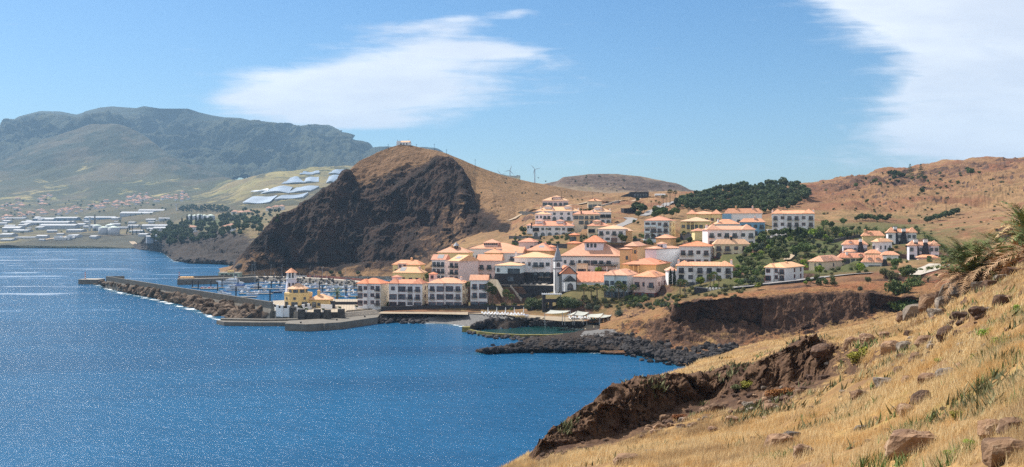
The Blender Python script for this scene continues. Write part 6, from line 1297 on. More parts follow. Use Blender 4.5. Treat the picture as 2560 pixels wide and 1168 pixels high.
for i in range(len(cw) - 1):
    a, b = cw[i] - o, cw[i + 1] - o; n_ = Vector((-(b - a).y, (b - a).x, 0)).normalized() * .5
    MB().prism([(a.x, a.y), (b.x, b.y), (b.x + n_.x, b.y + n_.y), (a.x + n_.x, a.y + n_.y)], -2.5, 1.15 + .006 * (i % 2)).build('wall_panel', m_white, tw)
    MB().prism([(a.x + n_.x * .3, a.y + n_.y * .3), (b.x + n_.x * .3, b.y + n_.y * .3), (b.x + n_.x * .7, b.y + n_.y * .7), (a.x + n_.x * .7, a.y + n_.y * .7)], 1.2, 2.2).build('railing', m_iron, tw)
    MB().box(a.x - .55, a.x + .55, a.y - .5, a.y + .6, -2.55, 2.5).build('pier', m_white, tw)
slab('ramp_wall', [(at_d(802, 0, 399).x, 399), (at_d(830, 0, 396).x, 396), (at_d(830, 0, 396).x, 396.5), (at_d(802, 0, 399).x, 399.5)], PZ - 1, PZ + 2.0, m_white, 'short white ramp wall right of the restaurant', 'wall')
slab('quay_edge_wall', [(at_d(833, 0, 420).x, 420), (at_d(898, 0, 420).x, 420), (at_d(898, 0, 420).x, 421), (at_d(833, 0, 420).x, 421)], 2, PZ + 1.3, m_basalt, 'low dark wall between the plaza palm and the first marina block', 'wall')
# ---------------------------------------------------------------- boats
m_hull = plain_mat('white_gelcoat', (.80, .81, .83), .25, .03, spec=.5); m_navy = plain_mat('navy_hull', (.02, .035, .09), .3); m_canvas = plain_mat('blue_canvas', (.03, .10, .32), .8); m_teak = plain_mat('teak', (.30, .19, .10), .7)
def hull_mesh(L_, B_, Hh, sheer=.35, mat=None):
    n = 12; V = []; 
    for i in range(n + 1):
        t = i / n; x = -L_ / 2 + L_ * t; wb = B_ / 2 * (min(1, .82 + t) if t < .25 else 1) * (1 - max(0, (t - .45) / .55) ** 2.2)
        zt = Hh * (1 + sheer * t * t); fl_ = .62 + .1 * (1 - t); xb = x - (.10 * L_ * t ** 3)
        V += [(x, -wb, zt), (xb, -wb * fl_, -.3), (xb, wb * fl_, -.3), (x, wb, zt)]
    Fc = []
    for i in range(n):
        a = i * 4; b = a + 4; Fc += [(a, b, b + 1, a + 1)[::-1], (a + 1, b + 1, b + 2, a + 2)[::-1], (a + 2, b + 2, b + 3, a + 3)[::-1], (a, a + 3, b + 3, b)[::-1]]
    Fc += [(0, 1, 2, 3)]; return mesh_from('hull', V, Fc, mat or m_hull)
def cabin(x0, x1, w, z0, h, rake=.8, w2=.8):
    return MB().add([(x0, -w / 2, z0), (x1, -w / 2 * .8, z0), (x1, w / 2 * .8, z0), (x0, w / 2, z0), (x0 + .15, -w / 2 * w2, z0 + h), (x1 - rake * h * 1.3, -w / 2 * w2 * .85, z0 + h), (x1 - rake * h * 1.3, w / 2 * w2 * .85, z0 + h), (x0 + .15, w / 2 * w2, z0 + h)],
                    [(0, 3, 2, 1), (4, 5, 6, 7), (0, 1, 5, 4), (1, 2, 6, 5), (2, 3, 7, 6), (3, 0, 4, 7)])
def motor_yacht(cover=False):
    r = bpy.data.objects.new('motor_yacht', None); L_ = 18
    def ad(nm, me): o = bpy.data.objects.new(nm, me); o.parent = r; return o
    ad('hull', hull_mesh(L_, 4.8, 1.9, .45)); ad('cabin', cabin(-6.5, 5.2, 4.0, 2.0, 1.5, 1.6).mesh('cabin', m_hull)); ad('cabin_windows', cabin(-5.8, 4.9, 4.06, 2.45, .62, 1.6, .93).mesh('cabin_windows', m_glass))
    ad('flybridge', cabin(-5.5, 1.5, 3.2, 3.5, .9, 1.4).mesh('flybridge', m_canvas if cover else m_hull)); ad('radar_arch', MB().rod((-3.6, -1.5, 3.9), (-4.6, -1.3, 5.6), .13).rod((-3.6, 1.5, 3.9), (-4.6, 1.3, 5.6), .13).box(-4.9, -4.1, -1.4, 1.4, 5.5, 5.75).mesh('radar_arch', m_hull))
    ad('hull_windows', MB().box(-2, 3.4, -2.36, 2.36, 1.15, 1.5).mesh('hull_windows', m_glass)); return r
def motorboat(mat=None, canvas=False):
    r = bpy.data.objects.new('motorboat', None)
    def ad(nm, me): o = bpy.data.objects.new(nm, me); o.parent = r; return o
    ad('hull', hull_mesh(8.5, 2.9, 1.1, .4, mat)); ad('cabin', cabin(-1.8, 2.4, 2.1, 1.15, 1.3, .9).mesh('cabin', m_canvas if canvas else m_hull)); ad('windscreen', cabin(-1.5, 2.3, 2.14, 1.6, .6, .9, .9).mesh('windscreen', m_glass)); return r
def sailboat(hm=None, L_=10.5, M_=13.5):
    r = bpy.data.objects.new('sailboat', None)
    def ad(nm, me): o = bpy.data.objects.new(nm, me); o.parent = r; return o
    ad('hull', hull_mesh(L_, 3.1, 1.15, .25, hm)); ad('cabin', cabin(-1.5, 3.2, 1.9, 1.15, .6, 1.4).mesh('cabin', m_hull)); ad('cabin_windows', cabin(-1.2, 3.0, 1.94, 1.3, .25, 1.4, .95).mesh('cabin_windows', m_glass))
    ad('mast', MB().rod((.8, 0, 1), (.8, 0, M_ + 1), .13, .09).rod((.8, -1.0, M_ * .6), (.8, 1.0, M_ * .6), .05).mesh('mast', m_steel)); ad('boom', MB().rod((.8, 0, 2.4), (-3.6, 0, 2.5), .13).rod((.6, 0, 2.65), (-3.5, 0, 2.7), .2, .13).mesh('boom', m_canvas))
    ad('rigging', MB().rod((5.0, 0, 1.4), (.8, 0, M_ + .8), .035, .035, 4).rod((-5, 0, 1.2), (.8, 0, M_ + .8), .035, .035, 4).rod((.8, -1.4, 1.2), (.8, 0, M_ * .9), .03, .03, 4).rod((.8, 1.4, 1.2), (.8, 0, M_ * .9), .03, .03, 4).mesh('rigging', m_steel)); return r
BT = {'Y': motor_yacht(), 'YB': motor_yacht(True), 'M': motorboat(), 'MC': motorboat(None, True), 'MN': motorboat(m_navy), 'S': sailboat(), 'SN': sailboat(m_navy), 'SL': sailboat(None, 14, 21)}
def boat(k, px, y, L_px, label, rz=180):
    d = zd(y, 0); nat = {'Y': 18, 'YB': 18, 'M': 8.5, 'MC': 8.5, 'MN': 8.5, 'S': 10.5, 'SN': 10.5, 'SL': 14}[k]; s = L_px * d / F / nat
    put(BT[k], at_d(px, 0, d), max(.6, s), R(rz), label, 'sailing boat' if k[0] == 'S' else ('motor yacht' if k[0] == 'Y' else 'motorboat'), 'boats moored in the marina')
for q in (('Y', 573, 712, 66, 'biggest white motor yacht, bow left, moored along the far pier'), ('YB', 592, 727, 64, 'white motor yacht with a blue covered flybridge, nearest the breakwater'), ('SL', 588, 717, 44, 'large sailing boat with the tallest mast behind the two motor yachts', 170), ('SL', 635, 716, 40, 'sailing boat with a tall mast right of the motor yachts', 20),
          ('S', 561, 737, 34, 'sailing boat with a dark hatch close under the breakwater wall', 175), ('M', 553, 732, 20, 'small white boat beside the sailing boat under the breakwater', 190), ('M', 630, 738, 30, 'white cabin cruiser at the end of the middle pontoon', 200), ('MN', 640, 722, 26, 'navy hulled motorboat right of the blue covered yacht', 10),
          ('M', 651, 721, 22, 'white motorboat next to the navy hulled one', 190), ('M', 661, 731, 22, 'lone white motorboat between the middle pontoons', 175), ('SN', 691, 733, 28, 'dark hulled sailing boat left of the lighthouse', 190), ('S', 704, 729, 22, 'white sailing boat just behind the lighthouse tower', 200),
          ('S', 686, 757, 24, 'sailing boat half hidden behind the restaurant terrace', 195), ('M', 757, 719, 26, 'white motorboat right of the lighthouse under the revetment', 170), ('MC', 749, 713, 18, 'blue covered motorboat close to the revetment', 10), ('S', 788, 716, 20, 'sailing boat with a mast before the parked van', 200),
          ('SN', 795, 722, 20, 'dark sailing boat on the inner pontoon', 10), ('M', 824, 719, 22, 'low white motorboat left of the big cabin cruiser', 175), ('M', 841, 719, 26, 'big white cabin cruiser on the inner pontoon', 175), ('M', 863, 719, 24, 'cream topped cruiser right of the big cabin cruiser', 10), ('MC', 868, 744, 22, 'small boat with a bright blue cover near the first marina block', 80),
          ('M', 823, 749, 16, 'small white boat behind the plaza palm', 160), ('S', 807, 736, 18, 'sailing boat behind the restaurant side wing', 170), ('S', 863, 733, 20, 'sailing boat with a thin mast left of the first marina block', 190), ('S', 757, 730, 18, 'sailing boat seen right behind the lighthouse', 20), ('S', 716, 712, 18, 'sailing boat whose mast stands left of the lighthouse lantern', 20), ('S', 742, 712, 20, 'sailing boat whose mast stands right of the lighthouse lantern', 160), ('S', 826, 727, 18, 'sailing boat moored behind the plaza palm', 15), ('S', 660, 712, 18, 'sailing boat at the foot of the dark cliff', 15),
          ('M', 888, 735, 18, 'white boat next to the corner of the first marina block', 20), ('M', 880, 719, 18, 'small motorboat at the far right of the inner pontoon', 20)):
    boat(*q)
for k, (x0, x1, y, lb) in enumerate(((478, 560, 719, 'short pontoon inside the breakwater entrance'), (500, 545, 722, 'floating stage stacked with kayaks'), (597, 680, 734, 'middle pontoon behind the two motor yachts'), (620, 712, 722, 'long pontoon left of the lighthouse'), (640, 760, 709, 'far pontoon below the promenade'), (742, 898, 721, 'inner pontoon with cabin cruisers'), (742, 898, 712, 'farthest inner pontoon by the revetment'), (800, 898, 729, 'pontoon between the plaza palm and the first block'), (800, 898, 741, 'nearest pontoon behind the plaza'), (600, 640, 742, 'pontoon finger at the end of the breakwater berth'))):
    d = zd(y, .5); a, b = at_d(x0, 0, d), at_d(x1, 0, d); r = empty('pontoon', a, 0, lb, 'pontoon', 'floating pontoons of the marina')
    MB().box(0, (b - a).x, 0, 2.2, -.3, .55).build('deck', m_paleconc, r); MB().box(.1, (b - a).x - .1, -.12, -.004, -.3, .45).build('fender', m_iron, r)
for k, (px, y, h) in enumerate(((481, 719, 5), (495.5, 722, 5.5), (544, 727, 5.5), (555, 718, 5), (595, 716, 5), (590, 742, 6), (646, 725, 5), (678, 722, 5), (675, 755, 6.5), (745, 716, 5), (799, 727, 6), (833, 712, 5), (865, 741, 6), (885, 721, 5.5), (660, 709, 4.5), (700, 716, 5), (527, 716, 4), (806, 733, 5))):
    p = at_d(px, 0, zd(y, 0)); tag(MB().cone(0, 0, -2, h, .38, .38, 8).cone(0, 0, h, h + .35, .42, .1, 8).build('mooring_pile', m_iron, loc=p), 'round black mooring pile with a pale cap in the marina basin', 'mooring pile', 'mooring piles of the marina')
rb_ = random.Random(9)
for y_, x0, x1 in ((732, 603, 678), (720, 660, 712), (707.5, 645, 752), (719, 748, 895), (710.5, 748, 895), (727, 803, 895), (739, 803, 893)):
    for k in range(int((x1 - x0) / 13)):
        if rb_.random() < .8: boat(rb_.choice('MMMS'), x0 + 13 * k + rb_.uniform(0, 8), y_ + rb_.uniform(-1.5, 2.5), rb_.uniform(12, 19), 'small white boat packed among others along a marina pontoon', rb_.choice((80, 95, 100, 265)))
# kayaks on the stage
for i in range(9):
    p = at_d(503 + i * 4.6, .75, 594); tag(link('kayak', hull_mesh(3.6, .8, .35, .3, (m_hull, TRED, m_hull, m_navy)[i % 4]), None, p, R(70)), 'small kayak stored upright in the row on the floating stage', 'kayak', 'kayaks on the floating stage')
# lamp masts on the promenade and parked cars
for px, y in ((630, 691), (677, 692), (705, 692), (775, 696), (806, 698), (863, 703)):
    p = at_d(px, 3, promz(y, 3) + 2); r = empty('street_lamp', p, 0, 'thin grey lamp post on the far marina promenade', 'street lamp', 'lamp posts of the promenade')
    MB().rod((0, 0, 0), (0, 0, 9), .12, .07).build('post', m_steel, r); MB().box(-.1, 1.0, -.2, .2, 8.9, 9.05).build('lamp_head', m_steel, r)
def car(px, y, z, mat, label, rz=0, d=None):
    d = d or zd(y, z); r = empty('parked_car', at_d(px, z, d), rz, label, 'car'); 
    MB().add([(-2.1, -.85, .35), (2.1, -.85, .35), (2.1, .85, .35), (-2.1, .85, .35), (-2.15, -.85, .95), (2.1, -.85, .85), (2.1, .85, .85), (-2.15, .85, .95)], [(0, 3, 2, 1), (4, 5, 6, 7), (0, 1, 5, 4), (1, 2, 6, 5), (2, 3, 7, 6), (3, 0, 4, 7)]).build('body', mat, r)
    MB().add([(-1.9, -.8, .94), (1.0, -.8, .9), (1.0, .8, .9), (-1.9, .8, .94), (-1.4, -.65, 1.5), (.3, -.65, 1.5), (.3, .65, 1.5), (-1.4, .65, 1.5)], [(4, 5, 6, 7), (0, 1, 5, 4), (1, 2, 6, 5), (2, 3, 7, 6), (3, 0, 4, 7)]).build('cabin', m_glass, r)
    for sx in (-1.3, 1.35):
        for sy in (-.86, .66): MB().rod((sx, sy, .33), (sx, sy + .2, .33), .33, .33, 10).build('wheel', m_iron, r)
car(785, 694, 3, m_iron, 'dark blue van parked on the far promenade'); car(760, 694, 3, m_hull, 'white car parked on the far promenade, left of the van', d=680); car(745, 694, 3, m_hull, 'white car parked behind the lighthouse lantern', d=682); car(872, 704, 3, m_steel, 'silver car parked at the foot of the dark cliff', d=632)
# ---------------------------------------------------------------- chapel
def gab(mb, x0, x1, y0, y1, z, h, ov=.5, th=.2):      # gable facing the viewer
    return hip_into(mb, x0, x1, y0, y1, z, h, ov, th, gable='y')
cz = 12.6; ch = empty('chapel', (at_d(1403, 0, 396).x, 396, cz), R(7), 'small white chapel with black edged gables standing on a black stone podium', 'chapel')
w1 = MB(); w1.box(0, 7.0, 0, 13, -8, 7.6); w1.add([(0, -.0, 7.6), (7, 0, 7.6), (3.5, 0, 10.6)], [(0, 1, 2)]); w1.build('nave_wall', WA['w'], ch)
c_ = MB(); gab(c_, 0, 7.0, .3, 13, 7.6, 3.3, .45); c_.build('nave_roof', RO['r'], ch)
w1 = MB(); w1.box(1.0, 6.2, -2.6, -.02, -8, 4.4); w1.add([(1, -2.6, 4.4), (6.2, -2.6, 4.4), (3.6, -2.6, 6.7)], [(0, 1, 2)]); w1.build('porch_wall', WA['w'], ch)
c_ = MB(); gab(c_, 1.0, 6.2, -2.5, -.03, 4.4, 2.5, .35); c_.build('porch_roof', TR['d'], ch)
MB().rod((-.4, -.2, 7.5), (3.5, -.2, 11.0), .22).rod((3.5, -.2, 11.0), (7.4, -.2, 7.5), .22).build('gable_trim', TR['d'], ch)
MB().box(-.06, .25, -.06, 13, -.0, 7.5).box(6.75, 7.06, -.06, 13, 0, 7.5).build('corner_trim', TR['d'], ch)
MB().box(-.3, 7.3, -2.9, 13.2, -8.1, -.02).build('podium', m_basalt, ch)
add_window(ch, 'W', 3.5, -.01, 8.0, .9, 1.0, 'd'); add_window(ch, 'A', 3.6, -2.61, .6, 2.2, 2.9, 'd'); add_window(ch, 'A', 3.6, -2.61, 4.4, .6, .7, 'd', name='round_window'); add_balcony(ch, 3.6, -2.62, .4, 2.6, .6)
s0 = at_d(1387, 0, 400); sp = empty('bell_tower', (s0.x, 400, cz), R(7), 'slim white bell tower with a pointed grey zinc spire beside the chapel', 'bell tower')
MB().box(0, 3.3, 0, 3.3, -8, 13.2).build('tower_wall', WA['w'], sp); MB().box(-.15, 3.45, -.15, 3.45, 9.6, 9.95).box(-.15, 3.45, -.15, 3.45, 13.1, 13.5).build('cornice', TR['d'], sp)
MB().box(-.04, .2, -.04, .2, 0, 9.6).box(3.1, 3.34, -.04, .2, 0, 9.6).build('corner_trim', TR['d'], sp)
MB().add([(-.1, -.1, 13.5), (3.4, -.1, 13.5), (3.4, 3.4, 13.5), (-.1, 3.4, 13.5), (1.65, 1.65, 20.6)], [(0, 1, 4), (1, 2, 4), (2, 3, 4), (3, 0, 4), (0, 3, 2, 1)]).build('spire', m_silver, sp)
add_window(sp, 'A', 1.65, -.01, 10.6, 1.4, 1.9, 'd', name='belfry_opening'); add_window(sp, 'W', 1.65, -.01, 6.6, .6, 1.4, 'd'); MB().rod((1.65, 1.65, 20.5), (1.65, 1.65, 21.8), .06).build('finial', m_iron, sp)
# ---------------------------------------------------------------- walls that follow the ground
def wall(pts, h, th, mat, label, name='retaining_wall', cat='wall', down=2.5, group=None, zs=None, cop=None):
    W3 = [hit(px, py) if len(q) == 2 else P(px, py, q[2]) for q in pts for px, py in [q[:2]]]
    r = empty(name, W3[0], 0, label, cat, group); b = MB(); c = MB(); o = W3[0]
    for i in range(len(W3) - 1):
        a, e = W3[i] - o, W3[i + 1] - o; n_ = Vector((-(e - a).y, (e - a).x, 0))
        n_ = n_.normalized() * th; za, ze = a.z, e.z
        V = [(a.x, a.y, za - down), (e.x, e.y, ze - down), (e.x + n_.x, e.y + n_.y, ze - down), (a.x + n_.x, a.y + n_.y, za - down), (a.x, a.y, za + h), (e.x, e.y, ze + h), (e.x + n_.x, e.y + n_.y, ze + h), (a.x + n_.x, a.y + n_.y, za + h)]
        b.add(V, [(0, 3, 2, 1), (4, 5, 6, 7), (0, 1, 5, 4), (1, 2, 6, 5), (2, 3, 7, 6), (3, 0, 4, 7)])
        if cop: c.add([(v[0], v[1], v[2] + (.005 if k < 0 else .0)) for k, v in enumerate([(a.x, a.y, za + h + .005), (e.x, e.y, ze + h + .005), (e.x + n_.x, e.y + n_.y, ze + h + .005), (a.x + n_.x, a.y + n_.y, za + h + .005), (a.x, a.y, za + h + .2), (e.x, e.y, ze + h + .2), (e.x + n_.x, e.y + n_.y, ze + h + .2), (a.x + n_.x, a.y + n_.y, za + h + .2)])], [(0, 3, 2, 1), (4, 5, 6, 7), (0, 1, 5, 4), (1, 2, 6, 5), (2, 3, 7, 6), (3, 0, 4, 7)])
    b.build('wall_body', mat, r)
    if cop: c.build('coping', cop, r)
    return r
def wz(px, z, d): return (px, HY + (H - z) * F / d, d)
wall([wz(1221, 6, 411), wz(1300, 6, 410), wz(1360, 6, 408), wz(1399, 6, 404)], 8.3, 18, m_basalt, 'tall black stone retaining wall under the hotel terrace', cop=m_paleconc)
wall([wz(1297, 5, 406), wz(1329, 5, 405)], 5.6, 4, m_basalt, 'lower black wall block with a stair in front of the terrace wall')
wall([wz(1275, 12.5, 409.5), wz(1303, 6.5, 405)], 2.0, .6, m_paleconc, 'slanting pale stair rail on the black terrace wall', 'stair_rail', 'stair rail', down=.1)
for i, px in enumerate((1268, 1283, 1305, 1320, 1335, 1350)):
    p = at_d(px, 14.4, 411.6); tag(MB().box(-.8, .8, -.1, 1.3, -.1, 1.5).box(-.9, .9, -.2, 1.4, 1.504, 1.65).build('parapet_pier', m_basalt, loc=p), 'short black pier along the hotel terrace parapet', 'parapet pier', 'black parapet piers of the hotel terrace')
wall([wz(1222, 14.5, 411), wz(1241, 14.5, 408), wz(1255, 10, 405)], 2.4, .8, WA['c'], 'curved cream stair wall at the left end of the hotel terrace', 'stair_wall', 'wall', down=.8)
wall([wz(1443, 10.4, 395), wz(1516, 10.4, 395)], 1.6, .6, m_basalt, 'black wall below the orange tiled annex')
wall([wz(953, 3.4, 392), wz(1080, 3.4, 396), wz(1200, 3.6, 394), wz(1310, 3.8, 391), wz(1330, 4, 385)], 2.5, .7, m_basalt, 'long brown stone promenade wall above the pebble beach', cop=m_basalt)
wall([wz(1735, 14.2, 342), wz(1768, 13.8, 340)], 3.8, 4, m_basalt, 'black wall block left of the pale bridge')
wall([wz(1817, 14.2, 340), wz(1852, 15.2, 342)], 3.2, 4, m_basalt, 'black wall block right of the pale bridge')
wall([wz(1852, 17.3, 337), wz(1900, 18.2, 334), wz(1925, 18.6, 331), wz(2000, 20, 328), wz(2060, 21.2, 328)], 1.5, .6, m_basalt, 'long dark kerb wall along the coast road below the lone white house')
wall([(1272, 598), (1350, 600)], 2.2, .8, m_basalt, 'dark garden wall left of the arcaded villa'); wall([(1280, 612), (1350, 616)], 2.6, .8, m_basalt, 'dark garden wall below the arcaded villa'); wall([(1365, 620), (1425, 622)], 2.6, .8, m_basalt, 'dark garden wall left of the small ochre tower')
wall([(1299, 533), (1340, 536)], 1.6, .8, m_basalt2, 'dark terrace wall left of the villas')
wall([(1504, 516), (1530, 508), (1548, 503)], .9, .6, m_paleconc, 'pale kerb of the path climbing to the dark bunker', 'path_kerb', 'kerb'); wall([(1545, 598), (1612, 602)], 1.0, .6, m_basalt, 'dark wall below the winding road')
wall([(1568, 602), (1612, 606), (1690, 606)], 1.6, .5, WA['a'], 'pale aqua garden wall under the aqua white house', 'garden_wall')
wall([(1560, 533), (1590, 532)], 3.6, 5, m_basalt, 'dark hedge like wall left of the spreading pines'); wall([(1700, 598), (1740, 600)], 3.0, 1, m_basalt, 'dark wall under the yellow house with a loggia')
wall([(2075, 608), (2130, 596), (2175, 590)], 1.4, .6, m_basalt2, 'low stone wall below the palm avenue')
# bridge
b0 = at_d(1768, 0, 341); br_ = empty('bridge', (b0.x, b0.y, 15.2), 0, 'pale concrete road bridge with a shallow arch between two black walls', 'bridge')
bw_ = 47 * 341 / F; MB().box(-.3, bw_ + .3, 0, 8, .6, 1.5).build('deck', m_paleconc, br_)
V = []; n = 12
for i in range(n + 1): x = bw_ * i / n; V += [(x, .1, .62), (x, .1, .4 - 2.6 * abs(2 * i / n - 1) ** 2.2), (x, 7.9, .62), (x, 7.9, .4 - 2.6 * abs(2 * i / n - 1) ** 2.2)]
MB().add(V, [f for i in range(n) for a in [i * 4] for f in ((a, a + 1, a + 5, a + 4), (a + 2, a + 6, a + 7, a + 3), (a + 1, a + 3, a + 7, a + 5))]).build('arch', m_paleconc, br_)
for i in range(7): MB().box(bw_ * i / 6 - .3, bw_ * i / 6 + .3, -.05, .45, 1.504, 2.7).build('parapet_post', m_white, br_)
MB().box(.3, bw_ - .3, .1, .3, 1.51, 2.3).build('parapet', m_paleconc, br_)
# ---------------------------------------------------------------- roads draped on the ground
m_road = plain_mat('pale_asphalt', (.27, .26, .26), .9, .12, .4); m_path = plain_mat('dirt_path', (.40, .31, .22), .95, .2, .5)
def road(pts, wd, mat, name='road', kerb=False):
    C_ = [hit(*q) for q in pts]; S = []
    for i in range(len(C_) - 1):
        k = max(2, int((C_[i + 1] - C_[i]).length / 2.5))
        for j in range(k): S.append(C_[i].lerp(C_[i + 1], j / k))
    S.append(C_[-1]); V = []
    for i, p in enumerate(S):
        t = (S[min(i + 1, len(S) - 1)] - S[max(i - 1, 0)]); n_ = Vector((-t.y, t.x, 0)).normalized() * wd / 2
        z = max(drop(p.x + s_ * n_.x, p.y + s_ * n_.y) for s_ in (-1, 0, 1)); V.append([p, n_, z])
    zs = smooth1(np.array([v[2] for v in V]), 6) + .25
    W_ = [(p.x + n_.x * s_, p.y + n_.y * s_, z) for (p, n_, _), z in zip(V, zs) for s_ in (-1, 1)]
    tag(link(name, mesh_from(name, W_, [(2 * i, 2 * i + 1, 2 * i + 3, 2 * i + 2)[::-1] for i in range(len(S) - 1)], mat)), kind='structure')
road([(1535, 572), (1548, 566), (1562, 560), (1574, 555), (1582, 548), (1570, 545)], 7, m_road); road([(1605, 540), (1622, 536), (1630, 528), (1645, 522), (1668, 510), (1690, 504)], 7, m_road)
road([(1925, 596), (1945, 592), (1958, 586), (1952, 580), (1930, 577)], 7, m_road); road([(1830, 722), (1880, 716), (1940, 708), (2000, 702), (2060, 694), (2120, 688), (2180, 684)], 7, m_road)
road([(2270, 688), (2300, 680), (2340, 668), (2350, 662)], 8, m_paleconc, 'pavement'); road([(1966, 652), (1975, 645), (1982, 638)], 3, m_path, 'path'); road([(1270, 552), (1290, 548), (1310, 532), (1340, 525)], 3, m_path, 'path')
road([(1380, 518), (1450, 512), (1540, 505), (1600, 497), (1700, 497), (1800, 492)], 4, m_path, 'path')
# ---------------------------------------------------------------- beach, pool and stones
m, T = newmat('grey_pebbles'); p_ = T.n('ShaderNodeNewGeometry').outputs[0]; n1 = T.noise(p_, 1.6, 6, .8); n2_ = T.noise(p_, .2, 4, .6)
out(T, T.mix(T.sm(n1, .35, .65), (.085, .085, .09), T.mix(n2_, (.16, .155, .15), (.26, .25, .24))), .9, n1, .8, .3); m_peb = m
strip('beach', [W(1048, 811, -.5), W(1120, 814, -.5), W(1180, 822, -.5), W(1250, 822, -.5), W(1330, 818, -.5)], [W(1062, 796, 1.9), W(1130, 783, 3.5), W(1180, 783, 3.6), W(1250, 786, 3.6), W(1320, 792, 3.4)], 120, m_peb, .25, .5)
m_beige = plain_mat('beige_terrace', (.33, .27, .20), .95, .2, .5)
strip('sand', [W(1150, 783, 3.62), W(1250, 786.5, 3.62), W(1330, 796, 3.4), W(1430, 806, 3.3), W(1525, 802, 3.5)], [W(1150, 778, 3.8), W(1250, 779, 3.9), W(1330, 784, 3.9), W(1430, 788, 4.0), W(1525, 790, 4.4)], 60, m_beige, .0)
tag(strip('pavement', [W(945, 784, 3.8), W(1060, 784.5, 3.8), W(1170, 787, 3.8)], [W(953, 779, 4.0), W(1060, 779, 4.0), W(1170, 780, 4.0)], 30, m_beige, 0), kind='structure')
for k in range(260):
    px = rnd.uniform(945, 1165); t = (px - 945) / 220; y = rnd.uniform(779 + 4 * t, np.interp(px, [945, 1060, 1085, 1165], [807, 807, 790, 788])); s_ = max(0, (y - 780) / 26)
    stone('dk', W(px, y, 2.6 * (1 - s_) + .5), rnd.uniform(1.4, 2.6), 'black boulder in the rubble bank between the quay and the pebble beach', 'boulders of the black bank', keep=.2)
strip('rubble_bank', [W(940, 810, -1), W(1040, 808, -1), W(1085, 793, 1.5), (W(1165, 789, 2.6))], [W(945, 777, 3.9), W(1040, 777, 3.9), W(1100, 778, 3.9), W(1165, 780, 3.8)], 90, m_dkstone, 1.2, .6, 'stuff')
# pool
m, T = newmat('pool_water'); b = T.n('ShaderNodeBsdfPrincipled', Base_Color=(.012, .055, .055, 1), Roughness=.12, IOR=1.33)
bn = T.n('ShaderNodeBump', Height=T.noise(T.n('ShaderNodeNewGeometry').outputs[0], 1.2, 3, .6), Strength=.4, Distance=.3); T.set(b.inputs['Normal'], bn.outputs[0]); T.n('ShaderNodeOutputMaterial', Surface=b)
pool_o = [(1195, 826), (1235, 833), (1300, 836), (1370, 836), (1430, 833), (1480, 826), (1440, 822), (1395, 815), (1362, 811), (1330, 817), (1270, 822)]
tag(link('pool_water', MB().add([(*flat(px, y, .7), .7) for px, y in pool_o], [tuple(range(len(pool_o)))]).mesh('pool_water', m)), kind='structure')
m_algae = plain_mat('algae_stone', (.22, .19, .06), .9, .45, .8)
pw = [(1165, 822), (1195, 829), (1235, 834), (1300, 837.5), (1370, 837.5), (1430, 834.5), (1485, 827)]; a_ = [flat(px, y, 1.1) for px, y in pw]
rr_ = empty('pool_wall', (a_[0][0], a_[0][1], 0), 0, 'curved algae stained sea wall enclosing the tidal pool', 'wall')
MB().prism([(x - a_[0][0], y - a_[0][1]) for x, y in a_] + [(x - a_[0][0], y - a_[0][1] + 1.6) for x, y in a_[::-1]], -2, 1.15).build('wall_body', m_algae, rr_)
MB().box(-1.5, 1.5, -1.5, 2, -2, 1.9).build('end_block', m_algae, rr_)
strip('sand', [W(1362, 808.5, .9), W(1395, 814, .75), W(1440, 821, .8), W(1485, 826, .9)], [W(1370, 807, 1.9), W(1400, 808, 2.3), W(1450, 811, 2.4), W(1530, 815, 2.4)], 40, plain_mat('beige_sand', (.33, .27, .20), .95, .15, .4), .1)
for k in range(110):
    t = rnd.random(); px = 1172 + 300 * t; y = np.interp(px, [1165, 1235, 1300, 1430, 1490], [826, 840, 845, 843, 832]) + rnd.uniform(-3, 6)
    stone('dk', W(px, y, .3), rnd.uniform(1.0, 2.0), 'wet dark boulder on the seaward side of the pool wall', 'boulders outside the pool wall', keep=.2)
strip('reef', [W(1168, 815, -.5), W(1230, 824, -.3), W(1270, 821, .6), W(1330, 812, .8), W(1362, 807, 1)], [W(1190, 808, 2.0), W(1230, 803, 3.0), W(1270, 802, 3.2), W(1330, 799, 3.4), W(1362, 797, 3.4)], 110, m_beachrock, 1.6, .35)
for k in range(100):
    px = rnd.uniform(1180, 1350); y0 = np.interp(px, [1180, 1230, 1270, 1350], [812, 800, 799, 798]); y1 = np.interp(px, [1180, 1230, 1270, 1350], [820, 822, 817, 808])
    y = rnd.uniform(y0, y1); stone('dk', W(px, y, 3.2 * (1 - (y - y0) / (y1 - y0 + 1))), rnd.uniform(1.6, 3.2), 'jagged black rock of the reef between the beach and the tidal pool', 'rocks of the reef by the pool', .8, keep=.3)
for k in range(300):
    px = rnd.uniform(1325, 1520); y = np.interp(px, [1330, 1430, 1525], [801, 807, 803]); d_ = 37.7 * F / (y - HY); stone('dk', P(px, y + rnd.random() * 12, d_ - .6), rnd.uniform(.9, 1.5), 'dark stone in the dry wall below the shade sails', 'stones of the wall under the sails', .7, keep=0)
for k in range(420):
    px = rnd.uniform(1560, 1840) ** 1; y = np.interp(px, [1560, 1640, 1700, 1760, 1840], [868, 884, 896, 890, 878]) + rnd.gauss(0, 11); p = hit(px, y)
    if p.y < 200: continue
    stone('dk', p + Vector((0, 0, .2)), rnd.choice((.9, 1.2, 1.7, 2.4)), 'grey black boulder on the rocky shore below the small cliff', 'boulders of the rocky shore', .8, keep=.28)
for k in range(330):
    px = rnd.uniform(1210, 1600); y = np.interp(px, [1210, 1300, 1400, 1600], [878, 870, 862, 850]) + rnd.gauss(0, 7); p = hit(px, y)
    if p.z < .1: continue
    stone('dk', p, rnd.uniform(.8, 2.0), 'dark rough rock on the low reef reaching into the bay', 'rocks of the low reef', .8, keep=.2)
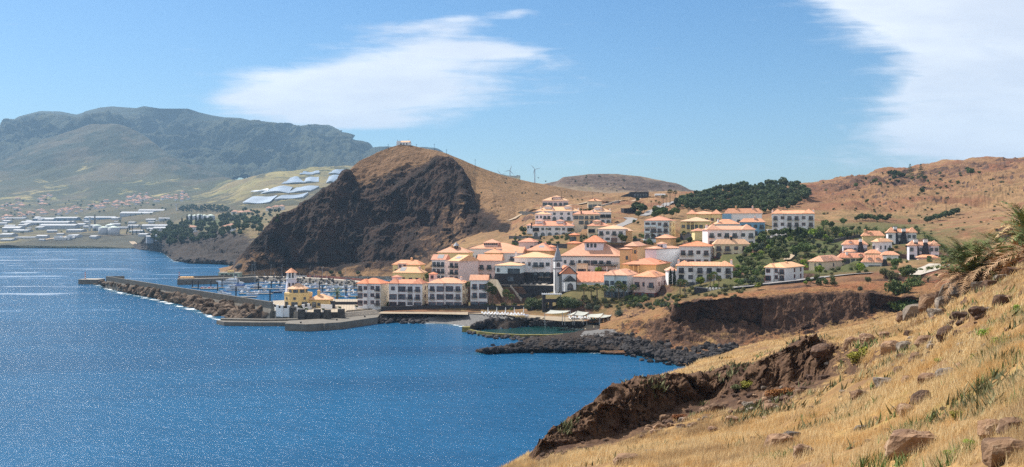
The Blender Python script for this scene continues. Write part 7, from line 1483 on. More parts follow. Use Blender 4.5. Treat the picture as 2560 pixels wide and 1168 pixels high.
strip('gravel', [W(1440, 850, 2.9), W(1500, 845, 3.0), W(1540, 838, 3.1)], [W(1460, 828, 2.6), W(1510, 822, 3.2), W(1550, 820, 3.6)], 40, m_peb, .2)
stone('dk', W(1232, 863, .2), 1.6, 'small lone rock sticking out of the bay', None, name='sea_rock'); stone('dk', W(1330, 884, .2), 1.3, 'tiny brown rock off the tip of the low reef', None, name='sea_rock')
def bulk():
    for (g_, kd), lst in BULK.items():
        V = []; Q = []; o = 0
        for me, M_ in lst:
            n = len(me.vertices); co = np.empty(n * 3, np.float32); me.vertices.foreach_get('co', co); co = co.reshape(-1, 3) @ np.array(M_.to_3x3()).T + np.array(M_.translation)
            me.calc_loop_triangles(); t = np.empty(len(me.loop_triangles) * 3, np.int32); me.loop_triangles.foreach_get('vertices', t); V.append(co); Q.append(t.reshape(-1, 3) + o); o += n
        tag(link('shore_rubble', np_mesh('shore_rubble', np.concatenate(V), np.concatenate(Q), {'arm': m_armour, 'dk': m_dkstone, 'gy': m_gystone}[kd], smooth=False, k=3)), kind='stuff')
# lift tower with steel pergola
lt = empty('lift_tower', (at_d(1356, 0, 380).x, 380, 4), 0, 'black stone tower frame with a grey steel canopy by the beach', 'tower')
for x0, x1, y0, y1, z0, z1 in ((0, 1.4, 0, 5, -1, 8.2), (3.0, 4.4, .2, 5, -1, 6.0), (6.2, 7.4, 0, 5, -1, 6.2), (1.4, 3.0, .3, 5, 4.9, 6.0), (4.4, 6.2, .3, 5, 4.9, 6.0), (1.4, 6.2, .5, 5, -1, 2.2)): MB().box(x0, x1, y0, y1, z0, z1).build('stone_frame', m_basalt, lt)
mb = MB().box(-.2, 8.4, -1, 5.4, 8.205, 8.4)
for i in range(9): mb.box(i * .95, i * .95 + .2, -1.6, 6.0, 8.41, 8.6)
mb.build('canopy', m_steel, lt); MB().rod((7.8, -.5, -1), (7.8, -.5, 8.2), .1).rod((7.8, 4.5, -1), (7.8, 4.5, 8.2), .1).build('canopy_post', m_steel, lt)
# shade sails
m_sail = plain_mat('sail_cloth', (.44, .45, .41), .8, .06)
SAILS = [((1362, 783.5), (1376, 775), (1426, 776.5), (1406, 782.5), 'largest pale shade sail beside the black lift tower'), ((1412, 788), (1420, 785), (1441, 778.5), (1432, 787), 'small shade sail between the largest one and the peaked pair'), ((1436, 787), (1444, 777), (1472, 780.5), (1458, 789), 'peaked white shade sail in the middle of the row'), ((1467, 791), (1468, 785), (1508, 783.5), (1498, 794), 'white shade sail with a raised right corner'), ((1500, 794), (1509, 786), (1529, 787.5), (1520, 792), 'rightmost shade sail next to the rocks')]
for k, (a, b, c, d, lb) in enumerate(SAILS):
    z = (6.8, 6.2, 7.2, 6.4, 6.2); cs = [P(a[0], a[1], 349), P(b[0], b[1], 358), P(c[0], c[1], 358), P(d[0], d[1], 349)]
    o = Vector((cs[0].x, 349, 3.6)); r = empty('shade_sail', o, 0, lb, 'shade sail', 'shade sails over the beach terrace'); n = 8; V = []
    for i in range(n + 1):
        for j in range(n + 1):
            u, v = i / n, j / n; p = cs[0].lerp(cs[3], u).lerp(cs[1].lerp(cs[2], u), v); cu = 4 * u * (1 - u) * .5 + 4 * v * (1 - v) * .5
            V.append((p.x - o.x, p.y - o.y, p.z - o.z - .35 * cu))
    link('canopy', mesh_from('canopy', V, [(i * (n + 1) + j, (i + 1) * (n + 1) + j, (i + 1) * (n + 1) + j + 1, i * (n + 1) + j + 1) for i in range(n) for j in range(n)], m_sail), r)
    for q in cs[::2] + [cs[3]]: MB().rod((q.x - o.x, q.y - o.y, -1.0), (q.x - o.x, q.y - o.y, q.z - o.z + .25), .11).build('mast', m_steel, r)
lg = MB().box(-.95, .5, -.35, .35, .25, .35).add([(.5, -.35, .28), (.5, .35, .28), (1.0, .35, .75), (1.0, -.35, .75), (.5, -.35, .36), (.5, .35, .36), (.96, .35, .82), (.96, -.35, .82)], [(0, 1, 2, 3), (4, 7, 6, 5), (0, 3, 7, 4), (1, 5, 6, 2), (2, 6, 7, 3)])
for sx in (-.85, .35): lg.box(sx, sx + .06, -.33, -.27, 0, .25).box(sx, sx + .06, .27, .33, 0, .25)
lgm = lg.mesh('sun_lounger', m_hull); lgt = lg.mesh('sun_lounger', plain_mat('turquoise_cushion', (.03, .35, .38), .8))
for k in range(26):
    p = W(1206 + k * 4.1 + rnd.uniform(-1, 1), 784 + (k % 2) * 2.6 + k * .12, 3.9); tag(link('sun_lounger', lgm, None, p, rnd.uniform(1.2, 1.9)), 'white sun lounger on the pale strip above the pebble beach', 'sun lounger', 'sun loungers above the beach')
for k in range(34):
    p = W(1424 + (k % 17) * 5.6 + rnd.uniform(-1, 1), 796 + (k // 17) * 4 + rnd.uniform(-.5, .5), 3.9); tl = k % 17 in (10, 11); tag(link('sun_lounger', lgt if tl else lgm, None, p, rnd.uniform(1.0, 2.0)), 'turquoise cushioned lounger under the raised corner sail' if tl else 'white sun lounger on the terrace under the shade sails', 'sun lounger', 'turquoise loungers' if tl else 'white loungers under the sails')
for k, px in enumerate((1220, 1242, 1264, 1286, 1309)):
    p = W(px, 785, 3.9); r = empty('closed_parasol', p, 0, 'closed white parasol in the row along the promenade wall', 'parasol', 'closed parasols on the beach strip'); MB().cone(0, 0, .6, 2.9, .28, .08, 8).build('canopy', m_hull, r); MB().rod((0, 0, 0), (0, 0, .6), .05).build('pole', m_steel, r); MB().box(-.35, .35, -.35, .35, -.05, .08).build('base', m_paleconc, r)
for k, (px, y, mt, lb) in enumerate(((1301, 792, WA['y'], 'yellow kayak beached at the end of the sunbed strip'), (1308, 790, m_canvas, 'blue kayak beached at the end of the sunbed strip'), (1314, 791, m_hull, 'white paddle boat beached at the end of the sunbed strip'))):
    tag(link('kayak', hull_mesh(4.2, 1.0, .45, .3, mt), None, W(px, y, 3.9), R(20 * k)), lb, 'kayak')
# bunker, tank, summit house, masts, turbines
bk = empty('hillside_bunker', hit(1552, 492), R(0), 'low dark stone building cut into the hillside below the mesa', 'building'); s_ = bk.location.y / F
MB().box(24 * s_, 70 * s_, 0, 10, -3, 12 * s_).build('wall', m_basalt, bk); MB().add([(0, 0, -2), (24 * s_, 0, -2), (24 * s_, 3, -2), (0, 3, -2), (0, 0, .6), (24 * s_, 0, 10 * s_), (24 * s_, 3, 10 * s_), (0, 3, .6)], [(0, 3, 2, 1), (4, 5, 6, 7), (0, 1, 5, 4), (1, 2, 6, 5), (2, 3, 7, 6), (3, 0, 4, 7)]).build('side_wall', m_basalt, bk)
for i in range(5): MB().box((34 + i * 7) * s_, (37 + i * 7) * s_, -.06, -.01, 1 * s_, 7 * s_).build('doorway', m_glass, bk)
tk = empty('water_tank', hit(1637, 490.5), 0, 'long white cylindrical tank lying beside the dark bunker', 'tank'); s_ = tk.location.y / F
MB().rod((0, 0, 3 * s_), (26 * s_, 0, 3 * s_), 2.8 * s_, None, 12).build('tank_body', m_white, tk); MB().box(3 * s_, 4 * s_, -.8, .8, -1, 2 * s_).box(21 * s_, 22 * s_, -.8, .8, -1, 2 * s_).build('cradle', m_paleconc, tk)
sp_ = P(991, 364, 846); sm_ = empty('summit_chapel', sp_, R(-8), 'white walled chapel with small gables on the very top of the dark hill', 'chapel')
MB().box(0, 12.5, 0, 8, -4, 3.0).build('wall', m_white, sm_); c_ = MB(); hip_into(c_, 3.5, 12.3, 1, 7.5, 3.0, 1.7, .2, .1, 'x'); c_.build('roof', RO['p'], sm_); MB().box(0.2, 3.4, .2, 6, 3.004, 4.4).build('side_room', m_white, sm_)
MB().rod((.8, 1, 4.4), (.8, 1, 6), .12).build('cross', m_iron, sm_)
for i in range(3): add_window(sm_, 'W', 4.5 + i * 2.8, -.01, .9, .9, 1.2, 's')
for k, (px, y, h) in enumerate(((971, 372, 14), (1021, 356, 10), (1041, 370, 12), (1086, 377, 20), (1116, 385, 14), (1188, 418, 22), (1300, 458, 20), (1404, 496, 20), (1482, 498, 20), (2365, 528, 26), (2502, 412, 14), (2512, 412, 14))):
    p = hit(px, y + 2); hh_ = h * p.y / F; tag(MB().rod((0, 0, -1), (0, 0, hh_), .17, .1, 5).box(-.8, .8, -.06, .06, hh_ - .9, hh_ - .7).build('utility_pole', m_iron, loc=p), 'thin dark utility pole standing on the bare hill', 'utility pole', 'utility poles on the hills')
def turbine(px, yh, d, tilt, rp, label, face=0):
    p = P(px, yh, d); r = empty('wind_turbine', p, R(face), label, 'wind turbine'); s = d / F
    MB().rod((0, .8 * s, 0), (0, .8 * s, -50 * s), 1.0 * s, 1.5 * s, 10).build('tower', m_steel, r); MB().box(-1.1 * s, 1.1 * s, -1.4 * s, 3.2 * s, -1.0 * s, 1.0 * s).build('nacelle', m_steel, r)
    for k in range(3):
        a = R(tilt + 120 * k); dx, dz = math.sin(a), math.cos(a); L_ = rp * s; n1_, n2_ = dz, -dx
        MB().add([(dx * 1 * s - n1_ * .5 * s, -1.7 * s, dz * s - n2_ * .5 * s), (dx * 1 * s + n1_ * .5 * s, -1.7 * s, dz * s + n2_ * .5 * s), (dx * .3 * L_ + n1_ * 1.1 * s, -1.8 * s, dz * .3 * L_ + n2_ * 1.1 * s), (dx * L_, -1.9 * s, dz * L_), (dx * .3 * L_ - n1_ * .4 * s, -1.8 * s, dz * .3 * L_ - n2_ * .4 * s),
                  (dx * s, -1.3 * s, dz * s), (dx * .3 * L_, -1.5 * s, dz * .3 * L_)], [(0, 4, 3, 2, 1), (5, 1, 2, 6), (6, 2, 3), (5, 6, 4, 0), (6, 3, 4)]).build('blade', m_steel, r)
turbine(1275, 426.5, 1350, 18, 17, 'three bladed wind turbine in the middle with one blade pointing up'); turbine(1337, 423.5, 1300, -42, 17, 'tallest wind turbine standing right, its blades like a letter Y'); turbine(1252, 436.5, 1500, -38, 15, 'wind turbine of which only two blades show over the hill')
# ---------------------------------------------------------------- foreground boulders
FB = {'b': [rock_mesh('boulder', 200 + i, m_boulder, 1.15, 1, .75, 14, 3, .10) for i in range(5)], 'g': [rock_mesh('boulder', 220 + i, m_boulder2, 1.1, 1, .8, 11, 3, .09) for i in range(5)], 'd': [rock_mesh('boulder', 240 + i, m_boulder3, 1.1, 1, .8, 12, 3, .13) for i in range(4)]}
def fb(k, px, y, w_, h_, label, rz=None, tilt=0.0, v=None, group=None, name='boulder'):
    p = hit(px, y - h_ * .25); s = p.y / F; o = link(name, FB[k][v if v is not None else rnd.randrange(len(FB[k]))]); bb = [Vector(c) for c in o.bound_box]
    ex = max(c.x for c in bb) - min(c.x for c in bb); ez = max(c.z for c in bb) - min(c.z for c in bb)
    o.location = p + Vector((0, w_ * s * .25, h_ * s * .10)); o.scale = (w_ * s / ex, w_ * s / ex * .9, h_ * s * 1.25 / ez); o.rotation_euler = (0, tilt, rnd.uniform(-.4, .4) if rz is None else rz); return tag(o, label, 'boulder', group)
for q in (('b', 2293, 1146, 140, 72, 'largest brown boulder low in the bottom right corner, half sunk in dry grass'), ('b', 2532, 1166, 120, 66, 'pale topped boulder at the very bottom right corner'), ('b', 2490, 1098, 84, 44, 'dark brown boulder above the corner boulder, left of the pair at the right edge'), ('b', 2540, 1090, 80, 48, 'dark boulder cut by the right edge of the picture'),
          ('d', 2312, 1026, 62, 50, 'upright dark block like boulder standing on the grass slope'), ('b', 2276, 1044, 56, 30, 'low grey brown stone leaning under the upright dark block'), ('b', 1952, 1128, 84, 44, 'brown boulder with a broken face in the bottom middle of the slope'), ('g', 1985, 1104, 50, 26, 'pale pointed stone on top of the broken faced boulder'), ('b', 2008, 1152, 58, 36, 'brown boulder at the lower right of the broken faced one'),
          ('g', 2218, 972, 54, 30, 'pale and black flat boulder in the middle of the grass'), ('b', 2150, 1004, 50, 26, 'low brown stones left below the pale and black boulder'), ('b', 2136, 876, 50, 36, 'rounded pale brown boulder above the dark crag'), ('b', 1568, 1162, 76, 26, 'flat brown boulder at the bottom edge left of the centre slope'), ('g', 1632, 1138, 36, 14, 'small pale stone right of the flat bottom edge boulder'), ('b', 1795, 1034, 50, 26, 'brown stone just below the dark crag'), ('b', 1772, 1030, 28, 16, 'small brown stone next to the stone below the crag'), ('g', 1880, 1020, 30, 16, 'grey stone in the cluster under the crag'), ('b', 1930, 1030, 46, 20, 'brown stone lowest in the cluster under the crag'), ('b', 1830, 1060, 40, 18, 'brown stone on the open grass below the cluster'), ('b', 1785, 1082, 30, 14, 'small stone lower on the open grass'), ('g', 2160, 1078, 40, 14, 'flat pale stone sunk in the grass left of the largest boulder'),
          ('g', 2296, 800, 64, 44, 'lowest brown grey boulder of the big rock pile'), ('b', 2330, 782, 62, 46, 'brown boulder second lowest in the big rock pile'), ('g', 2372, 772, 50, 34, 'grey boulder in the lower middle of the big rock pile'), ('g', 2388, 754, 62, 52, 'tall grey split boulder in the big rock pile'), ('g', 2428, 738, 76, 46, 'largest grey boulder crowning the big rock pile'), ('d', 2368, 756, 44, 30, 'dark brown boulder under the crowning grey one'), ('g', 2462, 728, 50, 28, 'grey boulder right of the crowning one'), ('d', 2480, 720, 34, 20, 'dark rock at the upper right end of the rock pile'), ('g', 2510, 702, 40, 18, 'flat grey rock beyond the upper end of the pile'), ('d', 2535, 690, 44, 24, 'brown rock near the right edge above the grass'),
          ('g', 2345, 796, 40, 28, 'pale grey boulder at the near foot of the rock pile'), ('b', 2262, 806, 40, 26, 'round pale boulder left of the rock pile'), ('b', 2236, 886, 60, 34, 'grey brown boulder beside the dark crag top'), ('g', 2270, 882, 44, 30, 'grey boulder right of the crag top boulder'), ('b', 2320, 868, 56, 28, 'wide brown boulder upslope of the crag'), ('d', 2372, 850, 50, 36, 'dark red brown pointed boulder high on the slope'), ('b', 2298, 912, 46, 30, 'rounded brown boulder between grass patches'), ('b', 2250, 935, 34, 20, 'small brown boulder below the rounded one'), ('b', 2330, 960, 60, 26, 'brown ledge stones in the middle of the slope'), ('g', 2375, 945, 54, 28, 'grey ledge stones right of the brown ones'), ('b', 2275, 960, 40, 22, 'low brown stone left of the ledge stones'), ('b', 2405, 930, 34, 22, 'upright brown stone at the end of the ledge'),
          ('d', 2412, 800, 54, 22, 'brown black rock in the scree below the rock pile'), ('d', 2455, 790, 50, 24, 'second brown rock in the scree below the rock pile'), ('d', 2512, 768, 44, 34, 'dark hollow sided rock in the grass near the right edge'), ('b', 2175, 860, 50, 24, 'brown stone right of the rounded pale brown boulder'), ('b', 2215, 850, 40, 20, 'flat pale stone near the top of the crag'), ('d', 2060, 890, 60, 30, 'dark lump on the upper edge of the crag')):
    fb(*q)
for k in range(170):
    px = rnd.uniform(1500, 2550); y = rnd.uniform(780, 1160); 
    if y < np.interp(px, [1500, 1700, 2000, 2300, 2560], [1080, 1040, 900, 800, 720]): continue
    w_ = rnd.uniform(6, 20); fb(rnd.choice('bbdg'), px, y, w_, w_ * .5, 'small loose stone lying in the dry grass of the near slope', group='loose stones of the near slope', name='stone')
for k in range(46):
    t = rnd.random(); px = 1345 + 750 * t; y = np.interp(px, [1345, 1462, 1600, 1817, 1965, 2095], [1150, 1110, 1065, 1010, 975, 935]) + rnd.gauss(0, 8); w_ = rnd.uniform(8, 22)
    fb('d', px, y, w_, w_ * .6, 'rough dark red brown rock fallen from the crag band of the near slope', group='rocks below the dark crag', name='crag_rock')
for k in range(60):
    px = rnd.uniform(1600, 2010); w_ = rnd.uniform(8, 28); fb(rnd.choice('bbdg'), px, np.interp(px, [1600, 1800, 2010], [1085, 1040, 985]) + rnd.gauss(0, 14), w_, w_ * .6, 'broken stone in the rubble under the dark crag', group='rubble under the crag', name='stone')
for k in range(60):
    px = rnd.uniform(2230, 2560); y = rnd.uniform(745, 900); w_ = rnd.uniform(8, 26); fb(rnd.choice('dbg'), px, y, w_, w_ * .6, 'brown scree stone on the slope below the rock pile', group='scree stones below the rock pile', name='stone')
# ---------------------------------------------------------------- dry grass and herbs of the near slope
m, T = newmat('dry_grass'); at_ = T.n('ShaderNodeAttribute', {'attribute_name': 'tint'}).outputs[2]; wn_ = T.noise(T.n('ShaderNodeNewGeometry').outputs[0], .35, 4, .6)
c = T.mix(at_, (.50, .33, .15), (.88, .73, .45)); c = T.mix(T.m('MULTIPLY', T.sm(wn_, .48, .62), .6), c, (.60, .36, .13)); c = T.mix(T.m('MULTIPLY', T.sm(T.noise(T.n('ShaderNodeNewGeometry').outputs[0], .11, 5, .65), .5, .62), .7), c, (.33, .215, .12))
T.n('ShaderNodeOutputMaterial', Surface=T.n('ShaderNodeMixShader', i0=.42, i1=T.n('ShaderNodeBsdfDiffuse', Color=c), i2=T.n('ShaderNodeBsdfTranslucent', Color=c))); m_grass = m
gV, gQ = TERR[0]; nc_ = 900; rng = np.random.RandomState(3)
def blades(name, n, rows, mat, hgt, width, lean, cols=(40, 899), mask=None, seed=1, per=5, kindlab=None):
    rng = np.random.RandomState(seed); r = rng.uniform(rows[0], rows[1], n); c = rng.uniform(cols[0], cols[1], n); ri = r.astype(int); ci = c.astype(int)
    a = gV[ri * nc_ + ci]; b = gV[np.minimum(ri + 1, len(gV) // nc_ - 1) * nc_ + ci]; c2 = gV[ri * nc_ + np.minimum(ci + 1, nc_ - 1)]
    p = a + (b - a) * (r - ri)[:, None] + (c2 - a) * (c - ci)[:, None]
    keep = mask(p, ri, ci, rng); p = p[keep]; n = len(p); d = np.hypot(p[:, 0], p[:, 1])
    p = np.repeat(p, per, 0) + rng.normal(size=(n * per, 3)) * np.array([.09, .09, 0]) * np.repeat(np.clip(d / 30, .6, 2.5), per)[:, None]
    dd = np.repeat(d, per); h_ = hgt * rng.uniform(.45, 1.25, n * per) * np.clip(.8 + dd / 90, .8, 1.5); w_ = width * np.clip(dd / 22, .6, 5) * rng.uniform(.7, 1.3, n * per)
    az = rng.uniform(0, 6.28, n * per); ln = rng.uniform(.1, lean, n * per) * h_; az2 = rng.normal(.4, 1.2, n * per)
    side = np.stack([np.cos(az), np.sin(az), np.zeros_like(az)], 1) * w_[:, None]; tip = p + np.stack([np.cos(az2) * ln, np.sin(az2) * ln, h_], 1)
    p = p - np.array([0, 0, .06]); V = np.stack([p - side, p + side, tip], 1).reshape(-1, 3); tn = np.clip(rng.normal(.5, .3, n * per), 0, 1)
    return tag(link(name, tri_mesh(name, V, np.arange(len(V)).reshape(-1, 3), mat, np.repeat(tn, 3))), kind='stuff')
rock_w = np.zeros(len(gV), np.float32); fore.data.attributes['rock'].data.foreach_get('value', rock_w)
_c = {}
def patchn(p, f, s): return fbm(p * np.array([f, f, f]) + s, 3, .6)
def mgrass(p, ri, ci, rng): return (rock_w[ri * nc_ + ci] + patchn(p, .25, 3) * .5 < .42) & (patchn(p, .7, 8) + patchn(p, .12, 18) * .9 > -.02)
blades('dry_grass', 95000, (26, 358), m_grass, .22, .0085, .9, mask=mgrass, seed=2, per=6)
blades('dry_grass', 26000, (30, 200), m_grass, .44, .006, .8, mask=lambda p, ri, ci, rng: (rock_w[ri * nc_ + ci] < .25) & (patchn(p, .3, 20) > .12), seed=5, per=4)
blades('herbs', 19000, (26, 300), LM['green'], .24, .020, 1.2, cols=(350, 899), mask=lambda p, ri, ci, rng: (patchn(p, .22, 31) - (ci < 650) * .12 + patchn(p, 1.2, 2) * .3 > .25) & (rock_w[ri * nc_ + ci] < .5), seed=7, per=4)
blades('low_scrub', 14000, (26, 330), LM['olive'], .30, .030, 1.3, cols=(120, 899), mask=lambda p, ri, ci, rng: (patchn(p, .16, 51) + patchn(p, 1.1, 5) * .3 > .33), seed=9, per=4)
for px, y, h_, lb, key in ((2160, 895, 36, 'yellow green shrub right of the rounded pale boulder', 'bushyel'), (2140, 905, 26, 'rusty yellow shrub in front of the rounded pale boulder', 'bushyel'), (1870, 968, 22, 'olive yellow tuft on the edge of the crag', 'bushyel'), (1845, 975, 18, 'dark olive tuft left on the edge of the crag', 'busholive'), (1945, 992, 30, 'rust coloured low shrub under the crag', 'bushrust'), (1975, 985, 20, 'second rust coloured shrub under the crag', 'bushrust'), (1700, 1050, 20, 'dark rust shrub at the left foot of the crag', 'bushrust'), (2385, 1140, 26, 'lime green herb clump left of the corner boulder', 'bushlime'), (2430, 1115, 22, 'lime green herb clump above the corner boulder', 'bushlime'), (2365, 1060, 22, 'olive herb clump right of the upright dark block', 'busholive'), (2490, 860, 22, 'bright green herb clump high on the right slope', 'bushlime'), (2440, 900, 18, 'green herb clump in the middle right of the slope', 'bushlime'), (2465, 840, 24, 'green herb clump near the right edge', 'bushlime'), (2550, 780, 24, 'green herb clump touching the right edge', 'bushlime'), (2350, 905, 16, 'small green herb clump by the ledge', 'bushlime'), (2400, 1045, 24, 'yellow green weeds right of the upright block', 'bushyel'), (2545, 950, 20, 'weeds at the right edge half way down', 'busholive')):
    o = plant(key, px, y, h_ * 1.0, lb, 'shrub', None, 1.0, 'shrub'); o.scale.x *= 1.7; o.scale.y *= 1.5
# ---------------------------------------------------------------- foreground palms
def big_palm(px, y, d, L_, label, seed, green=.5, emin=-.1, nf=38, lean=0):
    rng = np.random.RandomState(seed); p = P(px, y, d); r = empty('wild_date_palm', p, 0, label, 'palm'); b = MB().rod((0, 0, -1.5), (0, 0, .45), .45, .5, 10); b.build('trunk', m_palmbark, r)
    for nm, mat, k0, k1 in (('green_fronds', 'palm', 0, int(nf * green)), ('dry_fronds', 'dry', int(nf * green), nf)):
        V = []; tint = []
        for i in range(k0, k1):
            t = (i + .5) / nf; frond(V, tint, (0, 0, .3), i * 2.4 + rng.rand() * .5, 1.35 + (emin - 1.35) * t, L_ * rng.uniform(.8, 1.12), 1.5 * rng.uniform(.7, 1.2), 26, .16, L_ * .19, rng, rng.uniform(.25, .85))
        V = np.array([tuple(v) for v in V]); link(nm, tri_mesh(nm, V, np.arange(len(V)).reshape(-1, 3), LM[mat], tint), r)
big_palm(2432, 700, 76, 4.3, 'large wild palm with long dry brown fronds in front of the villas', 1, .6, -.3, 56)
big_palm(2415, 664, 110, 4.6, 'greenest wild palm, behind the large brown one', 2, .92, .1, 54)
big_palm(2515, 680, 74, 4.2, 'brown wild palm with dead hanging fronds near the right edge', 3, .25, -.3)
big_palm(2592, 650, 64, 4.4, 'tallest wild palm cut by the right edge of the picture', 4, .45, -.3)
big_palm(2572, 590, 78, 4.0, 'wild palm whose fronds arch in at the upper right edge', 6, .5, -.1, 40)
big_palm(2385, 700, 100, 1.9, 'small spiky palm seedling left below the large brown palm', 5, .6, .1, 26)
# ---------------------------------------------------------------- far town, sheds, tanks, solar fields
m_panel = plain_mat('solar_glass', (.30, .37, .46), .35, .2, .02, spec=.6)
SOL = [((748, 439), (762, 431), (798, 430.5), (799, 436), 'uppermost small solar field left of the brown track'), ((703, 461), (726, 446), (746, 445), (765, 459), 'wavy solar field in the second row'), ((760, 459), (764, 449), (797, 444), (797, 456), 'solar field in the second row touching the brown track'),
       ((651, 486), (684, 472), (732, 469.5), (722, 485), 'broad solar field in the third row'), ((719, 484), (742, 470.5), (799, 469), (776, 480), 'solar field right of the broad one in the third row'), ((626, 481), (640, 478.5), (672, 477), (670, 481), 'thin solar strip at the far left of the third row'),
       ((606, 512), (632, 497), (694, 492.5), (674, 509), 'large lowest solar field on the left'), ((686, 504), (704, 494), (771, 485), (758, 496), 'long lowest solar field on the right'), ((820, 437), (832, 429), (871, 426), (860, 437), 'upper solar field right of the brown track'), ((815, 459), (823, 443), (854, 441.5), (835, 456), 'lower solar field right of the brown track')]
for a, b, c, d, lb in SOL:
    ps = [hit(*q, 1500) for q in (a, b, c, d)]; n, mm = 14, 9; o = ps[0]; wv_ = rnd.uniform(0, 6); r = empty('solar_field', o, 0, lb, 'solar field', 'solar fields on the far slope'); V = []; Fc = []; V2 = []; F2 = []; a = None
    for j in range(mm):
        for i in range(n):
            q = []
            for u, v in ((i / n, j / mm), ((i + .94) / n, j / mm), ((i + .94) / n, (j + .86) / mm), (i / n, (j + .86) / mm)):
                p = ps[0].lerp(ps[3], u).lerp(ps[1].lerp(ps[2], u), v); z = drop(p.x, p.y) + 4 + 2 * math.sin(u * 5 + wv_) + (v - j / mm) * 9 - o.z; q.append((p.x - o.x, p.y - o.y, z))
            k = len(V); V += q; Fc.append((k, k + 1, k + 2, k + 3)); k = len(V2); V2 += [(q[2][0], q[2][1], q[2][2] - .05), (q[3][0], q[3][1], q[3][2] - .05), (q[3][0], q[3][1], q[3][2] - 8), (q[2][0], q[2][1], q[2][2] - 8)]; F2.append((k, k + 1, k + 2, k + 3))
    link('panels', mesh_from('panels', V, Fc, m_panel), r); link('frames', mesh_from('frames', V2, F2, m_steel), r)
m_shed = plain_mat('pale_shed_wall', (.38, .41, .46), .7, .1, .05); m_shroof = plain_mat('pale_shed_roof', (.34, .36, .40), .6, .08, .05); m_blueshed = plain_mat('blue_shed_wall', (.16, .25, .38), .7, .1, .05)
def shed(x0, x1, y0, y1, label, wallm=None, dep=30, th=0):
    p = hit(x0, y1); s = p.y / F; W_ = (x1 - x0) * s; h = (y1 - y0) * s; r = empty('warehouse', p, R(th), label, 'warehouse'); dep = min(dep, 45)
    MB().box(0, W_, 0, dep, -8, h * .7).build('wall', wallm or m_shed, r)
    MB().add([(-1, -1, h * .7 + .02), (W_ + 1, -1, h * .7 + .02), (W_ + 1, dep + 1, h * .7 + .02), (-1, dep + 1, h * .7 + .02), (-1, dep * .5, h), (W_ + 1, dep * .5, h)], [(0, 1, 5, 4), (2, 3, 4, 5), (1, 2, 5), (3, 0, 4), (0, 3, 2, 1)]).build('roof', m_shroof, r)
    k = max(1, min(8, int(W_ / 14)))
    for i in range(k): MB().box(W_ * (i + .3) / k, W_ * (i + .7) / k, -.15, -.02, 0, h * .35).build('door', m_steel, r)
for q in ((300, 379, 529, 543, 'long white warehouse in the middle of the far plain'), (345, 422, 523, 535, 'long low white warehouse behind the middle one'), (352, 416, 561, 573, 'bright white shed left of the cape palms'), (50, 170, 553, 564, 'longest pale warehouse on the left plain'), (98, 187, 560, 573, 'grey fronted warehouse in front of the longest one'), (5, 48, 566, 580, 'white roofed shed at the far left'), (42, 68, 574, 582, 'small white shed right of the far left one'),
          (136, 190, 542, 553, 'blue walled warehouse on the left plain', m_blueshed), (82, 132, 544, 553, 'pale blue shed left of the blue walled warehouse', m_blueshed), (210, 285, 541, 552, 'low blue green shed behind the tall grey stack', m_blueshed), (0, 28, 583, 594, 'white vaulted shed at the left edge'), (165, 203, 573, 582, 'white shed left of the storage tanks'), (0, 28, 597, 604, 'white shed on the far quay'), (290, 320, 567, 573, 'small white shed right of the storage tanks'), (5, 60, 544, 550, 'pale shed among the leftmost houses'), (35, 85, 592, 597, 'long low pale shed near the far shore'), (148, 185, 562, 570, 'pale shed among the left warehouses')):
    shed(*q)
shd = bpy.data.objects.new('shed', None); c = bpy.data.objects.new('wall', MB().box(-11, 11, 0, 14, -6, 5).mesh('wall', m_shed)); c.parent = shd; c = bpy.data.objects.new('roof', MB().add([(-11.5, -.5, 5.02), (11.5, -.5, 5.02), (11.5, 14.5, 5.02), (-11.5, 14.5, 5.02), (-11.5, 7, 7.2), (11.5, 7, 7.2)], [(0, 1, 5, 4), (2, 3, 4, 5), (1, 2, 5), (3, 0, 4), (0, 3, 2, 1)]).mesh('roof', m_shroof)); c.parent = shd
rsd = random.Random(4)
for k in range(60):
    px, y = rsd.uniform(-5, 430), rsd.uniform(548, 602); p = hit(px, y)
    if p.z > 4: put(shd, p, rsd.uniform(.45, 1.25), rsd.uniform(-.5, .5), 'small pale shed scattered between the long warehouses of the far plain', 'shed', 'small sheds of the far plain')
fb = empty('far_white_building', hit(135, 600), 0, 'white block like building near the far shore', 'building'); s_ = fb.location.y / F
for a, b, h in ((0, 14, 10), (14, 30, 6), (30, 37, 12)): MB().box(a * s_, b * s_, a * .05, 14 + a * .05, -4, h * s_).build('block', m_white, fb)
for i in range(8): MB().box((2 + i * 4) * s_, (4 + i * 4) * s_, -.3, -.1, 1.5 * s_, 3.5 * s_).build('window', m_glass, fb)
def tank(px, yb, yt, wpx, label, dome=.25):
    p = hit(px, yb); s = p.y / F; rr = wpx * s / 2; h = (yb - yt) * s; r = empty('storage_tank', p, 0, label, 'storage tank')
    MB().cone(0, 0, -5, h, rr, rr, 24).build('shell', m_shed, r, True); MB().cone(0, 0, h + .02, h + rr * dome, rr * 1.02, rr * .15, 24).build('dome', m_dome, r)
m_dome = plain_mat('tank_dome', (.58, .68, .60), .6)
tank(243, 577, 564, 21, 'rear left storage tank with a green white dome'); tank(275, 578, 563, 22, 'rear right storage tank with a green white dome'); tank(259, 586, 569, 24, 'front left grey storage tank'); tank(284, 586, 569, 28, 'front right and widest grey storage tank')
for k, px in enumerate((475, 487, 499, 511, 527)): tank(px, 552 - k % 2 * 3, 539 - (k == 2) * 2, 15 if k < 4 else 20, 'white storage tank in the cluster above the cape trees, number %s from the left' % ('one', 'two', 'three', 'four', 'five')[k], .3)
